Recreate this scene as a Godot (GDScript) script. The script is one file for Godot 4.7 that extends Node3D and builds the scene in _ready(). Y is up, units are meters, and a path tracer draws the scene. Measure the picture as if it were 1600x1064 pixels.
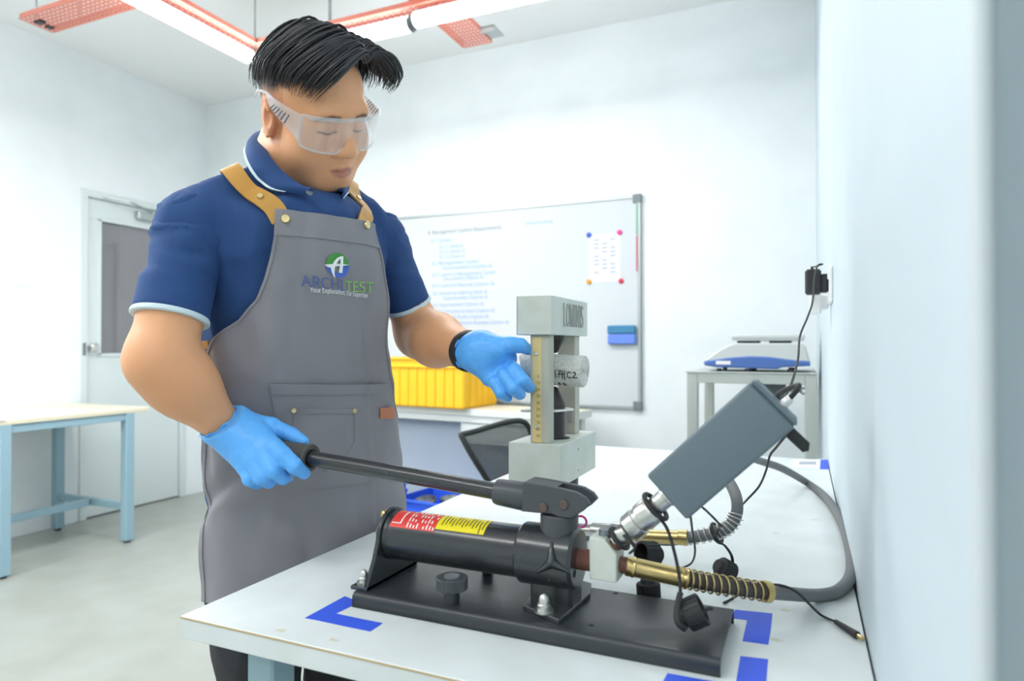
extends Node3D

var M := {}
var person: Node3D


func _ready() -> void:
	set_camera()
	set_light()
	make_materials()
	build_room()
	build_background()
	build_bench()
	build_pump()
	build_frame()
	build_person()


func set_camera() -> void:
	var cam := Camera3D.new()
	cam.name = "camera"
	add_child(cam)
	cam.position = Vector3(0, 1.10, 0)
	cam.rotation = Vector3(deg_to_rad(0.5), deg_to_rad(23.7), 0)
	cam.near = 0.05
	cam.far = 60.0
	cam.fov = rad_to_deg(2.0 * atan(532.0 / 1034.0))
	var lens := CameraAttributesPhysical.new()
	lens.frustum_focal_length = 12.0 * 1034.0 / 532.0
	lens.frustum_focus_distance = 1.06
	lens.exposure_aperture = 4.2
	lens.frustum_near = 0.05
	lens.frustum_far = 60.0
	cam.attributes = lens
	cam.current = true


func set_light() -> void:
	var env := Environment.new()
	env.background_mode = Environment.BG_COLOR
	env.background_color = Color(0.5, 0.55, 0.6)
	env.tonemap_mode = Environment.TONE_MAPPER_LINEAR
	env.tonemap_exposure = 1.27
	env.sdfgi_enabled = true
	env.ssao_enabled = true
	env.ssil_enabled = true
	var we := WorldEnvironment.new()
	we.name = "world_environment"
	we.environment = env
	add_child(we)


# ---------------------------------------------------------------- naming and placing

func thing(called: String, label: String, category: String, at := Vector3.ZERO, group := "") -> Node3D:
	var o := Node3D.new()
	o.name = called
	o.position = at
	o.set_meta("label", label)
	o.set_meta("category", category)
	if group != "":
		o.set_meta("group", group)
	add_child(o, true)
	return o


# a mesh built in room coordinates becomes a child of a thing or of a part
func part(parent: Node3D, called: String, mesh: Mesh, material: Material, label := "") -> MeshInstance3D:
	var o := MeshInstance3D.new()
	o.name = called
	o.mesh = mesh
	o.material_override = material
	if label != "":
		o.set_meta("label", label)
	parent.add_child(o, true)
	if parent.get_parent() == self and parent != self:
		o.position = -parent.position
	return o


# a thing that is one mesh
func solo(called: String, mesh: Mesh, material: Material, label: String, category: String, group := "") -> MeshInstance3D:
	var o := part(self, called, mesh, material, label)
	o.set_meta("category", category)
	if group != "":
		o.set_meta("group", group)
	return o


func struct(called: String, mesh: Mesh, material: Material, label: String) -> MeshInstance3D:
	var o := part(self, called, mesh, material, label)
	o.set_meta("kind", "structure")
	o.set_meta("category", called.split("_")[0])
	return o


func lettering(parent: Node3D, called: String, words: String, size: float, xf: Transform3D, material: Material, depth := 0.0006, stretch := 1.0, sans := true) -> MeshInstance3D:
	var o := part(parent, called, text_mesh(words, size, depth, sans), material)
	o.transform = Transform3D(Basis.IDENTITY, o.position) * xf * Transform3D(Basis.from_scale(Vector3(stretch, 1, 1)))
	return o


func text_mesh(words: String, size: float, depth: float, sans := true) -> TextMesh:
	var t := TextMesh.new()
	var f := SystemFont.new()
	f.font_names = PackedStringArray(["Droid Sans" if sans else "Droid Serif"])
	t.font = f
	t.text = words
	t.font_size = 32
	t.pixel_size = size / 32.0
	t.depth = depth
	t.curve_step = 2.0
	return t


# right, up and outward axes at a point
func facing(at: Vector3, out: Vector3, up := Vector3.UP) -> Transform3D:
	var z := out.normalized()
	var x := up.cross(z).normalized()
	return Transform3D(Basis(x, z.cross(x), z), at)


# y along a direction
func along(at: Vector3, dir: Vector3) -> Transform3D:
	var y := dir.normalized()
	var side := Vector3.UP if absf(y.y) < 0.9 else Vector3.RIGHT
	var x := side.cross(y).normalized()
	return Transform3D(Basis(x, y, x.cross(y)), at)


# ---------------------------------------------------------------- materials

func mat(called: String, r: int, g: int, b: int, rough := 0.6, metal := 0.0) -> StandardMaterial3D:
	var m := StandardMaterial3D.new()
	m.resource_name = called
	m.albedo_color = Color8(r, g, b)
	m.roughness = rough
	m.metallic = metal
	M[called] = m
	return m


func noise_tex(freq: float, seed_: int, lo: Color, hi: Color, size := 512, octaves := 4, normal := false, bump := 4.0) -> NoiseTexture2D:
	var n := FastNoiseLite.new()
	n.noise_type = FastNoiseLite.TYPE_SIMPLEX_SMOOTH
	n.seed = seed_
	n.frequency = freq
	n.fractal_octaves = octaves
	var t := NoiseTexture2D.new()
	t.width = size
	t.height = size
	t.seamless = true
	t.noise = n
	if normal:
		t.as_normal_map = true
		t.bump_strength = bump
	else:
		var ramp := Gradient.new()
		ramp.set_color(0, lo)
		ramp.set_color(1, hi)
		t.color_ramp = ramp
	return t


func tri_map(m: StandardMaterial3D, scale: float) -> void:
	m.uv1_triplanar = true
	m.uv1_scale = Vector3.ONE * scale


func make_materials() -> void:
	var m := mat("wall_paint", 240, 246, 248, 0.75)
	m.albedo_texture = noise_tex(0.006, 3, Color(0.965, 0.97, 0.97), Color(1, 1, 1))
	tri_map(m, 0.6)
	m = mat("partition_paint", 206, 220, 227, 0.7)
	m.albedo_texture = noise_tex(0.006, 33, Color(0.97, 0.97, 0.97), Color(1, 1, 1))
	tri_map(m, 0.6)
	m = mat("ceiling_paint", 244, 247, 247, 0.9)
	m = mat("floor_epoxy", 164, 169, 164, 0.28)
	m.albedo_texture = noise_tex(0.008, 5, Color(0.93, 0.925, 0.9), Color(1, 1, 1))
	tri_map(m, 0.8)
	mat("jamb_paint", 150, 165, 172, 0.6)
	mat("bead_paint", 205, 214, 218, 0.5)
	mat("door_paint", 214, 224, 224, 0.5)
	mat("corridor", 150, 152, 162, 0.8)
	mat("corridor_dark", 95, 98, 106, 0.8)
	m = mat("glass", 255, 255, 255, 0.05)
	m.transparency = BaseMaterial3D.TRANSPARENCY_ALPHA
	m.albedo_color.a = 0.08
	mat("chrome", 215, 215, 215, 0.18, 1.0)
	mat("steel", 190, 190, 186, 0.3, 1.0)
	mat("zinc", 205, 205, 200, 0.34, 1.0)
	mat("brass", 205, 182, 125, 0.3, 1.0)
	mat("gold", 225, 205, 150, 0.3, 1.0)
	mat("rust", 112, 72, 60, 0.7)
	mat("pin_brown", 92, 78, 74, 0.5)
	m = mat("bench_top", 228, 235, 236, 0.42)
	m.albedo_texture = noise_tex(0.01, 8, Color(0.95, 0.95, 0.94), Color(1, 1, 1))
	tri_map(m, 1.4)
	mat("stain", 214, 208, 188, 0.5)
	mat("seam_brown", 196, 172, 128, 0.7)
	m = mat("steel_blue", 150, 182, 196, 0.45)
	mat("leg_blue", 158, 186, 198, 0.45)
	m = mat("tape_blue", 58, 98, 232, 0.55)
	m.albedo_texture = noise_tex(0.05, 18, Color(0.88, 0.9, 0.95), Color(1, 1, 1))
	tri_map(m, 9.0)
	mat("paper", 244, 246, 248, 0.8)
	mat("sheet_paper", 226, 229, 238, 0.8)
	mat("print_grey", 170, 178, 190, 0.8)
	mat("print_blue", 128, 170, 222, 0.8)
	mat("print_dark", 120, 132, 140, 0.8)
	m = mat("pump_black", 48, 52, 55, 0.28)
	m.clearcoat_enabled = true
	m.clearcoat = 0.4
	m.clearcoat_roughness = 0.2
	m.roughness_texture = noise_tex(0.02, 41, Color(0.85, 0.85, 0.85), Color(1, 1, 1))
	tri_map(m, 4.0)
	m = mat("plate_black", 52, 56, 60, 0.38)
	m.roughness_texture = noise_tex(0.02, 42, Color(0.86, 0.86, 0.86), Color(1, 1, 1))
	tri_map(m, 4.0)
	mat("lever_grey", 72, 76, 80, 0.4)
	mat("rubber", 38, 39, 41, 0.6)
	mat("grip_foam", 84, 82, 78, 0.85)
	m = mat("hose_rubber", 112, 115, 117, 0.6)
	mat("hose_dark", 74, 70, 66, 0.7)
	mat("label_red", 226, 62, 58, 0.4)
	mat("label_yellow", 240, 222, 32, 0.4)
	mat("label_white", 246, 244, 240, 0.5)
	mat("ink", 34, 36, 40, 0.7)
	m = mat("frame_paint", 212, 219, 211, 0.42)
	m.albedo_texture = noise_tex(0.012, 9, Color(0.94, 0.94, 0.92), Color(1, 1, 1))
	tri_map(m, 3.0)
	mat("frame_edge", 186, 186, 172, 0.5)
	mat("scale_yellow", 222, 200, 138, 0.5)
	mat("scale_ink", 92, 78, 52, 0.7)
	mat("letter_grey", 160, 164, 160, 0.5)
	mat("platen", 66, 62, 64, 0.38, 0.3)
	m = mat("core_stone", 244, 244, 240, 0.85)
	m.albedo_texture = noise_tex(0.035, 12, Color(0.74, 0.75, 0.74), Color(1.0, 1.0, 0.99), 512, 5)
	m.normal_enabled = true
	m.normal_texture = noise_tex(0.06, 13, Color.BLACK, Color.WHITE, 512, 4, true, 5.0)
	tri_map(m, 10.0)
	m = mat("gauge_body", 102, 117, 125, 0.5)
	m = mat("board_white", 206, 213, 217, 0.45)
	m.metallic_specular = 0.25
	mat("aluminium", 176, 184, 184, 0.4, 0.6)
	mat("profile", 188, 194, 188, 0.45, 0.2)
	mat("grey_plastic", 120, 128, 134, 0.5)
	mat("magnet_pink", 240, 60, 150, 0.4)
	mat("magnet_blue", 50, 100, 205, 0.4)
	mat("magnet_orange", 245, 160, 40, 0.4)
	mat("magnet_red", 215, 50, 85, 0.4)
	mat("eraser_teal", 62, 130, 170, 0.7)
	mat("eraser_blue", 105, 140, 225, 0.7)
	mat("marker_green", 130, 190, 160, 0.5)
	mat("marker_red", 215, 110, 130, 0.5)
	mat("crate_yellow", 255, 200, 40, 0.45)
	mat("crate_blue", 48, 98, 224, 0.45)
	mat("desk_top", 228, 221, 198, 0.4)
	mat("desk_edge", 228, 232, 230, 0.5)
	mat("desk_panel", 172, 184, 200, 0.6)
	mat("pink_card", 240, 90, 130, 0.6)
	mat("chair_frame", 46, 48, 48, 0.5)
	m = mat("chair_mesh", 78, 80, 80, 0.8)
	m.transparency = BaseMaterial3D.TRANSPARENCY_ALPHA
	m.albedo_color.a = 0.86
	mat("chair_fabric", 58, 60, 62, 0.9)
	mat("balance_white", 206, 210, 208, 0.45)
	mat("balance_blue", 78, 112, 180, 0.4)
	mat("plastic_black", 36, 37, 40, 0.45)
	mat("plastic_white", 242, 244, 244, 0.4)
	m = mat("tray_coral", 226, 140, 122, 0.5)
	m = mat("lamp_body", 240, 242, 244, 0.5)
	mat("purple_wire", 190, 40, 130, 0.5)
	m = mat("lamp_glow", 255, 255, 255, 0.5)
	m.emission_enabled = true
	m.emission = Color(0.985, 0.995, 1.0)
	m.emission_energy_multiplier = 19.0


# ---------------------------------------------------------------- mesh building

class MB:
	var st := SurfaceTool.new()
	var grp := 1

	func _init() -> void:
		st.begin(Mesh.PRIMITIVE_TRIANGLES)

	func flat() -> void:
		st.set_smooth_group(-1)

	func smooth() -> void:
		grp += 1
		st.set_smooth_group(grp)

	# corners counter-clockwise seen from outside
	func tri(a: Vector3, b: Vector3, c: Vector3) -> void:
		st.add_vertex(a)
		st.add_vertex(c)
		st.add_vertex(b)

	func quad(a: Vector3, b: Vector3, c: Vector3, d: Vector3) -> void:
		tri(a, b, c)
		tri(a, c, d)

	func out_tri(a: Vector3, b: Vector3, c: Vector3, centre: Vector3) -> void:
		if (b - a).cross(c - a).dot((a + b + c) / 3.0 - centre) < 0.0:
			tri(a, c, b)
		else:
			tri(a, b, c)

	func out_quad(a: Vector3, b: Vector3, c: Vector3, d: Vector3, centre: Vector3) -> void:
		out_tri(a, b, c, centre)
		out_tri(a, c, d, centre)

	# box with chamfered edges
	func box(xf: Transform3D, size: Vector3, c := 0.0) -> MB:
		flat()
		var h := size * 0.5
		var mid := xf.origin
		if c <= 0.0:
			for a in 3:
				for s: float in [-1.0, 1.0]:
					var q: Array[Vector3] = []
					for uv: Vector2 in [Vector2(-1, -1), Vector2(1, -1), Vector2(1, 1), Vector2(-1, 1)]:
						var p := Vector3.ZERO
						p[a] = s * h[a]
						p[(a + 1) % 3] = uv.x * h[(a + 1) % 3]
						p[(a + 2) % 3] = uv.y * h[(a + 2) % 3]
						q.append(xf * p)
					out_quad(q[0], q[1], q[2], q[3], mid)
			return self
		for a in 3:
			var b := (a + 1) % 3
			var d := (a + 2) % 3
			for s: float in [-1.0, 1.0]:
				out_quad(xf * _cv(h, c, a, b, d, s, -1, -1), xf * _cv(h, c, a, b, d, s, 1, -1), xf * _cv(h, c, a, b, d, s, 1, 1), xf * _cv(h, c, a, b, d, s, -1, 1), mid)
				for t: float in [-1.0, 1.0]:
					out_quad(xf * _cv(h, c, a, b, d, s, t, -1), xf * _cv(h, c, a, b, d, s, t, 1), xf * _cv(h, c, b, d, a, t, 1, s), xf * _cv(h, c, b, d, a, t, -1, s), mid)
		for i in 8:
			var sx := 1.0 if i & 1 else -1.0
			var sy := 1.0 if i & 2 else -1.0
			var sz := 1.0 if i & 4 else -1.0
			out_tri(xf * _cv(h, c, 0, 1, 2, sx, sy, sz), xf * _cv(h, c, 1, 2, 0, sy, sz, sx), xf * _cv(h, c, 2, 0, 1, sz, sx, sy), mid)
		return self

	func _cv(h: Vector3, c: float, a: int, b: int, d: int, sa: float, sb: float, sd: float) -> Vector3:
		var p := Vector3.ZERO
		p[a] = sa * h[a]
		p[b] = sb * (h[b] - c)
		p[d] = sd * (h[d] - c)
		return p

	# axis-aligned box between two corners
	func span(a: Vector3, b: Vector3, c := 0.0) -> MB:
		return box(Transform3D(Basis.IDENTITY, (a + b) * 0.5), (b - a).abs(), c)

	# square bar from a to b
	func bar(a: Vector3, b: Vector3, w: float, d: float, c := 0.0, up := Vector3.UP) -> MB:
		var y := (b - a).normalized()
		var s := up if absf(y.dot(up)) < 0.95 else Vector3.RIGHT
		var x := s.cross(y).normalized()
		return box(Transform3D(Basis(x, y, x.cross(y)), (a + b) * 0.5), Vector3(w, a.distance_to(b), d), c)

	func tube(path: PackedVector3Array, radii: Variant, sides := 10, caps := true, squash := 1.0, up := Vector3.ZERO) -> MB:
		smooth()
		var n := path.size()
		var rings: Array[PackedVector3Array] = []
		var t0 := (path[1] - path[0]).normalized()
		var nrm := up
		if nrm == Vector3.ZERO:
			nrm = Vector3.UP if absf(t0.y) < 0.9 else Vector3.RIGHT
		for i in n:
			var t := (path[mini(i + 1, n - 1)] - path[maxi(i - 1, 0)]).normalized()
			nrm = (nrm - t * nrm.dot(t)).normalized()
			var bi := t.cross(nrm)
			var r: float = radii if radii is float else radii[i]
			var ring := PackedVector3Array()
			for j in sides:
				var a := TAU * j / sides
				ring.append(path[i] + nrm * (cos(a) * r * squash) + bi * (sin(a) * r))
			rings.append(ring)
		for i in n - 1:
			for j in sides:
				var k := (j + 1) % sides
				quad(rings[i][j], rings[i][k], rings[i + 1][k], rings[i + 1][j])
		if caps:
			flat()
			for j in range(1, sides - 1):
				tri(rings[0][0], rings[0][j + 1], rings[0][j])
				tri(rings[n - 1][0], rings[n - 1][j], rings[n - 1][j + 1])
		return self

	# closed loop tube
	func loop(path: PackedVector3Array, r: float, sides := 8, squash := 1.0, up := Vector3.UP) -> MB:
		smooth()
		var n := path.size()
		var rings: Array[PackedVector3Array] = []
		for i in n:
			var t := (path[(i + 1) % n] - path[(i + n - 1) % n]).normalized()
			var nr := (up - t * up.dot(t)).normalized()
			var bi := t.cross(nr)
			var ring := PackedVector3Array()
			for j in sides:
				var a := TAU * j / sides
				ring.append(path[i] + nr * (cos(a) * r * squash) + bi * (sin(a) * r))
			rings.append(ring)
		for i in n:
			for j in sides:
				var k := (j + 1) % sides
				quad(rings[i][j], rings[i][k], rings[(i + 1) % n][k], rings[(i + 1) % n][j])
		return self

	# profile points (radius, height), bottom to top, turned about y
	func lathe(xf: Transform3D, prof: Array, sides := 24, squash := 1.0) -> MB:
		smooth()
		for i in prof.size() - 1:
			var p: Vector2 = prof[i]
			var q: Vector2 = prof[i + 1]
			if i > 0:
				var o: Vector2 = prof[i - 1]
				if absf((p - o).angle_to(q - p)) > 0.6:
					smooth()
			for j in sides:
				var a := TAU * j / sides
				var b := TAU * (j + 1) / sides
				var u := Vector3(cos(a), 0, -sin(a) * squash)
				var v := Vector3(cos(b), 0, -sin(b) * squash)
				var p0 := xf * (u * p.x + Vector3(0, p.y, 0))
				var p1 := xf * (v * p.x + Vector3(0, p.y, 0))
				var q0 := xf * (u * q.x + Vector3(0, q.y, 0))
				var q1 := xf * (v * q.x + Vector3(0, q.y, 0))
				if p.x > 1e-6:
					tri(p0, p1, q1)
				if q.x > 1e-6:
					tri(p0, q1, q0)
		return self

	# closed cylinder from a to b
	func rod(a: Vector3, b: Vector3, r: float, sides := 16, r2 := -1.0, c := 0.0) -> MB:
		var y := (b - a).normalized()
		var s := Vector3.UP if absf(y.y) < 0.9 else Vector3.RIGHT
		var x := s.cross(y).normalized()
		var l := a.distance_to(b)
		var e := r if r2 < 0.0 else r2
		if c > 0.0:
			return lathe(Transform3D(Basis(x, y, x.cross(y)), a), [Vector2(0, 0), Vector2(r - c, 0), Vector2(r, c), Vector2(e, l - c), Vector2(e - c, l), Vector2(0, l)], sides)
		return lathe(Transform3D(Basis(x, y, x.cross(y)), a), [Vector2(0, 0), Vector2(r, 0), Vector2(e, l), Vector2(0, l)], sides)

	# polygon in the xy plane of xf, pushed out along z from z0 to z1
	func prism(xf: Transform3D, poly_: PackedVector2Array, z0: float, z1: float, round_sides := false, c := 0.0) -> MB:
		var poly := poly_
		if Geometry2D.is_polygon_clockwise(poly):
			poly = poly.duplicate()
			poly.reverse()
		var inner := poly
		if c > 0.0:
			var n0 := poly.size()
			inner = PackedVector2Array()
			for i in n0:
				var e0 := (poly[i] - poly[(i + n0 - 1) % n0]).normalized()
				var e1 := (poly[(i + 1) % n0] - poly[i]).normalized()
				var bis := Vector2(-e0.y - e1.y, e0.x + e1.x).normalized()
				inner.append(poly[i] + bis * c / maxf(0.35, bis.dot(Vector2(-e0.y, e0.x))))
		flat()
		var ids := Geometry2D.triangulate_polygon(inner)
		for i in range(0, ids.size(), 3):
			var a := inner[ids[i]]
			var b := inner[ids[i + 1]]
			var d := inner[ids[i + 2]]
			if (b - a).cross(d - a) < 0.0:
				var w := b
				b = d
				d = w
			tri(xf * Vector3(a.x, a.y, z1), xf * Vector3(b.x, b.y, z1), xf * Vector3(d.x, d.y, z1))
			tri(xf * Vector3(a.x, a.y, z0), xf * Vector3(d.x, d.y, z0), xf * Vector3(b.x, b.y, z0))
		var n := poly.size()
		if c > 0.0:
			for i in n:
				var k := (i + 1) % n
				quad(xf * Vector3(poly[i].x, poly[i].y, z1 - c), xf * Vector3(poly[k].x, poly[k].y, z1 - c), xf * Vector3(inner[k].x, inner[k].y, z1), xf * Vector3(inner[i].x, inner[i].y, z1))
				quad(xf * Vector3(inner[i].x, inner[i].y, z0), xf * Vector3(inner[k].x, inner[k].y, z0), xf * Vector3(poly[k].x, poly[k].y, z0 + c), xf * Vector3(poly[i].x, poly[i].y, z0 + c))
		if round_sides:
			smooth()
		for i in n:
			var k := (i + 1) % n
			quad(xf * Vector3(poly[i].x, poly[i].y, z0 + c), xf * Vector3(poly[k].x, poly[k].y, z0 + c), xf * Vector3(poly[k].x, poly[k].y, z1 - c), xf * Vector3(poly[i].x, poly[i].y, z1 - c))
		return self

	# two-sided cloth: rows of points, pushed apart by its thickness
	func sheet(rows: Array[PackedVector3Array], thick: float) -> MB:
		smooth()
		var nr := rows.size()
		var nc := rows[0].size()
		var nor: Array[PackedVector3Array] = []
		for i in nr:
			var line := PackedVector3Array()
			for j in nc:
				var du := rows[i][mini(j + 1, nc - 1)] - rows[i][maxi(j - 1, 0)]
				var dv := rows[mini(i + 1, nr - 1)][j] - rows[maxi(i - 1, 0)][j]
				line.append(du.cross(dv).normalized() * (thick * 0.5))
			nor.append(line)
		for s in 2:
			smooth()
			for i in nr - 1:
				for j in nc - 1:
					var f := 1.0 if s == 0 else -1.0
					var a := rows[i][j] + nor[i][j] * f
					var b := rows[i][j + 1] + nor[i][j + 1] * f
					var c := rows[i + 1][j + 1] + nor[i + 1][j + 1] * f
					var d := rows[i + 1][j] + nor[i + 1][j] * f
					if s == 0:
						quad(a, b, c, d)
					else:
						quad(a, d, c, b)
		smooth()
		for i in nr - 1:
			for j: int in [0, nc - 1]:
				var a := rows[i][j] + nor[i][j]
				var b := rows[i][j] - nor[i][j]
				var c := rows[i + 1][j] - nor[i + 1][j]
				var d := rows[i + 1][j] + nor[i + 1][j]
				if j == 0:
					quad(a, d, c, b)
				else:
					quad(a, b, c, d)
		smooth()
		for j in nc - 1:
			for i: int in [0, nr - 1]:
				var a := rows[i][j] + nor[i][j]
				var b := rows[i][j] - nor[i][j]
				var c := rows[i][j + 1] - nor[i][j + 1]
				var d := rows[i][j + 1] + nor[i][j + 1]
				if i == 0:
					quad(a, b, c, d)
				else:
					quad(a, d, c, b)
		return self

	func done() -> ArrayMesh:
		st.generate_normals()
		return st.commit()


# smooth path through points
func curve(pts: Array, n := 8) -> PackedVector3Array:
	var out := PackedVector3Array()
	for i in pts.size() - 1:
		var a: Vector3 = pts[maxi(i - 1, 0)]
		var b: Vector3 = pts[i]
		var c: Vector3 = pts[i + 1]
		var d: Vector3 = pts[mini(i + 2, pts.size() - 1)]
		for k in n:
			out.append(b.cubic_interpolate(c, a, d, float(k) / n))
	out.append(pts[pts.size() - 1])
	return out


func helix(path: PackedVector3Array, r: float, turns: float, steps := 14) -> PackedVector3Array:
	var out := PackedVector3Array()
	var n := path.size() - 1
	var total := int(turns * steps)
	for k in total + 1:
		var f := float(k) / total * n
		var i := mini(int(f), n - 1)
		var p := path[i].lerp(path[i + 1], f - i)
		var t := (path[i + 1] - path[i]).normalized()
		var x := Vector3.UP.cross(t).normalized()
		var a := TAU * turns * k / total
		out.append(p + x * (cos(a) * r) + t.cross(x) * (sin(a) * r))
	return out


func circle(r: float, n := 24, c := Vector2.ZERO) -> PackedVector2Array:
	var p := PackedVector2Array()
	for i in n:
		p.append(c + Vector2(cos(TAU * i / n), sin(TAU * i / n)) * r)
	return p


func rounded(w: float, h: float, r: float, n := 5) -> PackedVector2Array:
	var p := PackedVector2Array()
	for q in 4:
		var c := Vector2((w * 0.5 - r) * (1 if q in [0, 3] else -1), (h * 0.5 - r) * (1 if q < 2 else -1))
		for i in n + 1:
			var a := PI * 0.5 * (q + float(i) / n)
			p.append(c + Vector2(cos(a), sin(a)) * r)
	return p


func rng(s: int) -> RandomNumberGenerator:
	var r := RandomNumberGenerator.new()
	r.seed = s
	return r


# ---------------------------------------------------------------- the room

const WL := -4.17
const WR := 0.066
const WB := -3.70
const CEIL := 2.95
const FRONT := 2.6
const SIDE := 1.7
const JAMB := -0.335


func slab(called: String, m: String, label: String, boxes: Array) -> MeshInstance3D:
	var b := MB.new()
	for q in boxes:
		b.span(q[0], q[1])
	return struct(called, b.done(), M[m], label)


func build_room() -> void:
	slab("floor", "floor_epoxy", "pale glossy epoxy floor of the laboratory", [[Vector3(WL - 0.15, -0.12, WB - 0.15), Vector3(SIDE + 0.15, 0, FRONT + 0.15)]])
	slab("ceiling", "ceiling_paint", "plain pale ceiling above the hanging lights", [[Vector3(WL - 0.15, CEIL, WB - 0.15), Vector3(SIDE + 0.15, CEIL + 0.12, FRONT + 0.15)]])
	slab("wall_back", "wall_paint", "white back wall behind the whiteboard", [[Vector3(WL - 0.15, 0, WB - 0.14), Vector3(WR + 0.16, CEIL, WB)]])
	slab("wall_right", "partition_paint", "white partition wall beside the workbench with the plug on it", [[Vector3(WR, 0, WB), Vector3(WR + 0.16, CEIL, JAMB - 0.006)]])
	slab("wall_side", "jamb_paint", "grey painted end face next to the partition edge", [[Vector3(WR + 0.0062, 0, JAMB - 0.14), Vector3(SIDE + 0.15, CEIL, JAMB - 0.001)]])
	slab("wall_far", "wall_paint", "white wall on the camera's own side of the room", [[Vector3(SIDE, 0, JAMB), Vector3(SIDE + 0.15, CEIL, FRONT)]])
	slab("wall_front", "wall_paint", "white wall behind the camera", [[Vector3(WL - 0.15, 0, FRONT), Vector3(SIDE + 0.15, CEIL, FRONT + 0.14)]])
	var z0 := -3.505
	var z1 := -2.72
	var top := 2.1
	slab("wall_left", "wall_paint", "white left wall with the grey door and the socket", [
		[Vector3(WL - 0.14, 0, WB), Vector3(WL, CEIL, z0)], [Vector3(WL - 0.14, 0, z1), Vector3(WL, CEIL, FRONT)], [Vector3(WL - 0.14, top, z0), Vector3(WL, CEIL, z1)]])
	var bead := MB.new()
	bead.rod(Vector3(WR + 0.004, 0, JAMB - 0.003), Vector3(WR + 0.004, CEIL, JAMB - 0.003), 0.0045, 16)
	struct("trim_1", bead.done(), M.bead_paint, "rounded grey corner bead on the near edge of the partition")
	build_door(z0, z1, top)
	# a dim corridor behind the door's glass
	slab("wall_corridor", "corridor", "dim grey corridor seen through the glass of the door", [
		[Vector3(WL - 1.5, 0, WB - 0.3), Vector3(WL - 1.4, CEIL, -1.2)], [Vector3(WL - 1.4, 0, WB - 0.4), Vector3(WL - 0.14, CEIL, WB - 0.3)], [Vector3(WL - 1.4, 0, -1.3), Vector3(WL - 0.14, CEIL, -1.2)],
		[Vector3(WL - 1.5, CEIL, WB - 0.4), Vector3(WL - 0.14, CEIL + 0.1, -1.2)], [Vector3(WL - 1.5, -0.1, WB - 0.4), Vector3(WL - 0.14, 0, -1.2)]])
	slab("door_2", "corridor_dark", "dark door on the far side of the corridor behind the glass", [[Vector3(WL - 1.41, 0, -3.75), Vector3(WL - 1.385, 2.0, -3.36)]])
	var l := OmniLight3D.new()
	l.name = "corridor_light"
	l.position = Vector3(WL - 0.7, 2.6, -2.2)
	l.light_energy = 0.35
	l.light_size = 0.15
	l.omni_range = 6.0
	l.omni_attenuation = 2.0
	l.shadow_enabled = true
	add_child(l)
	build_lights()


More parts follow.
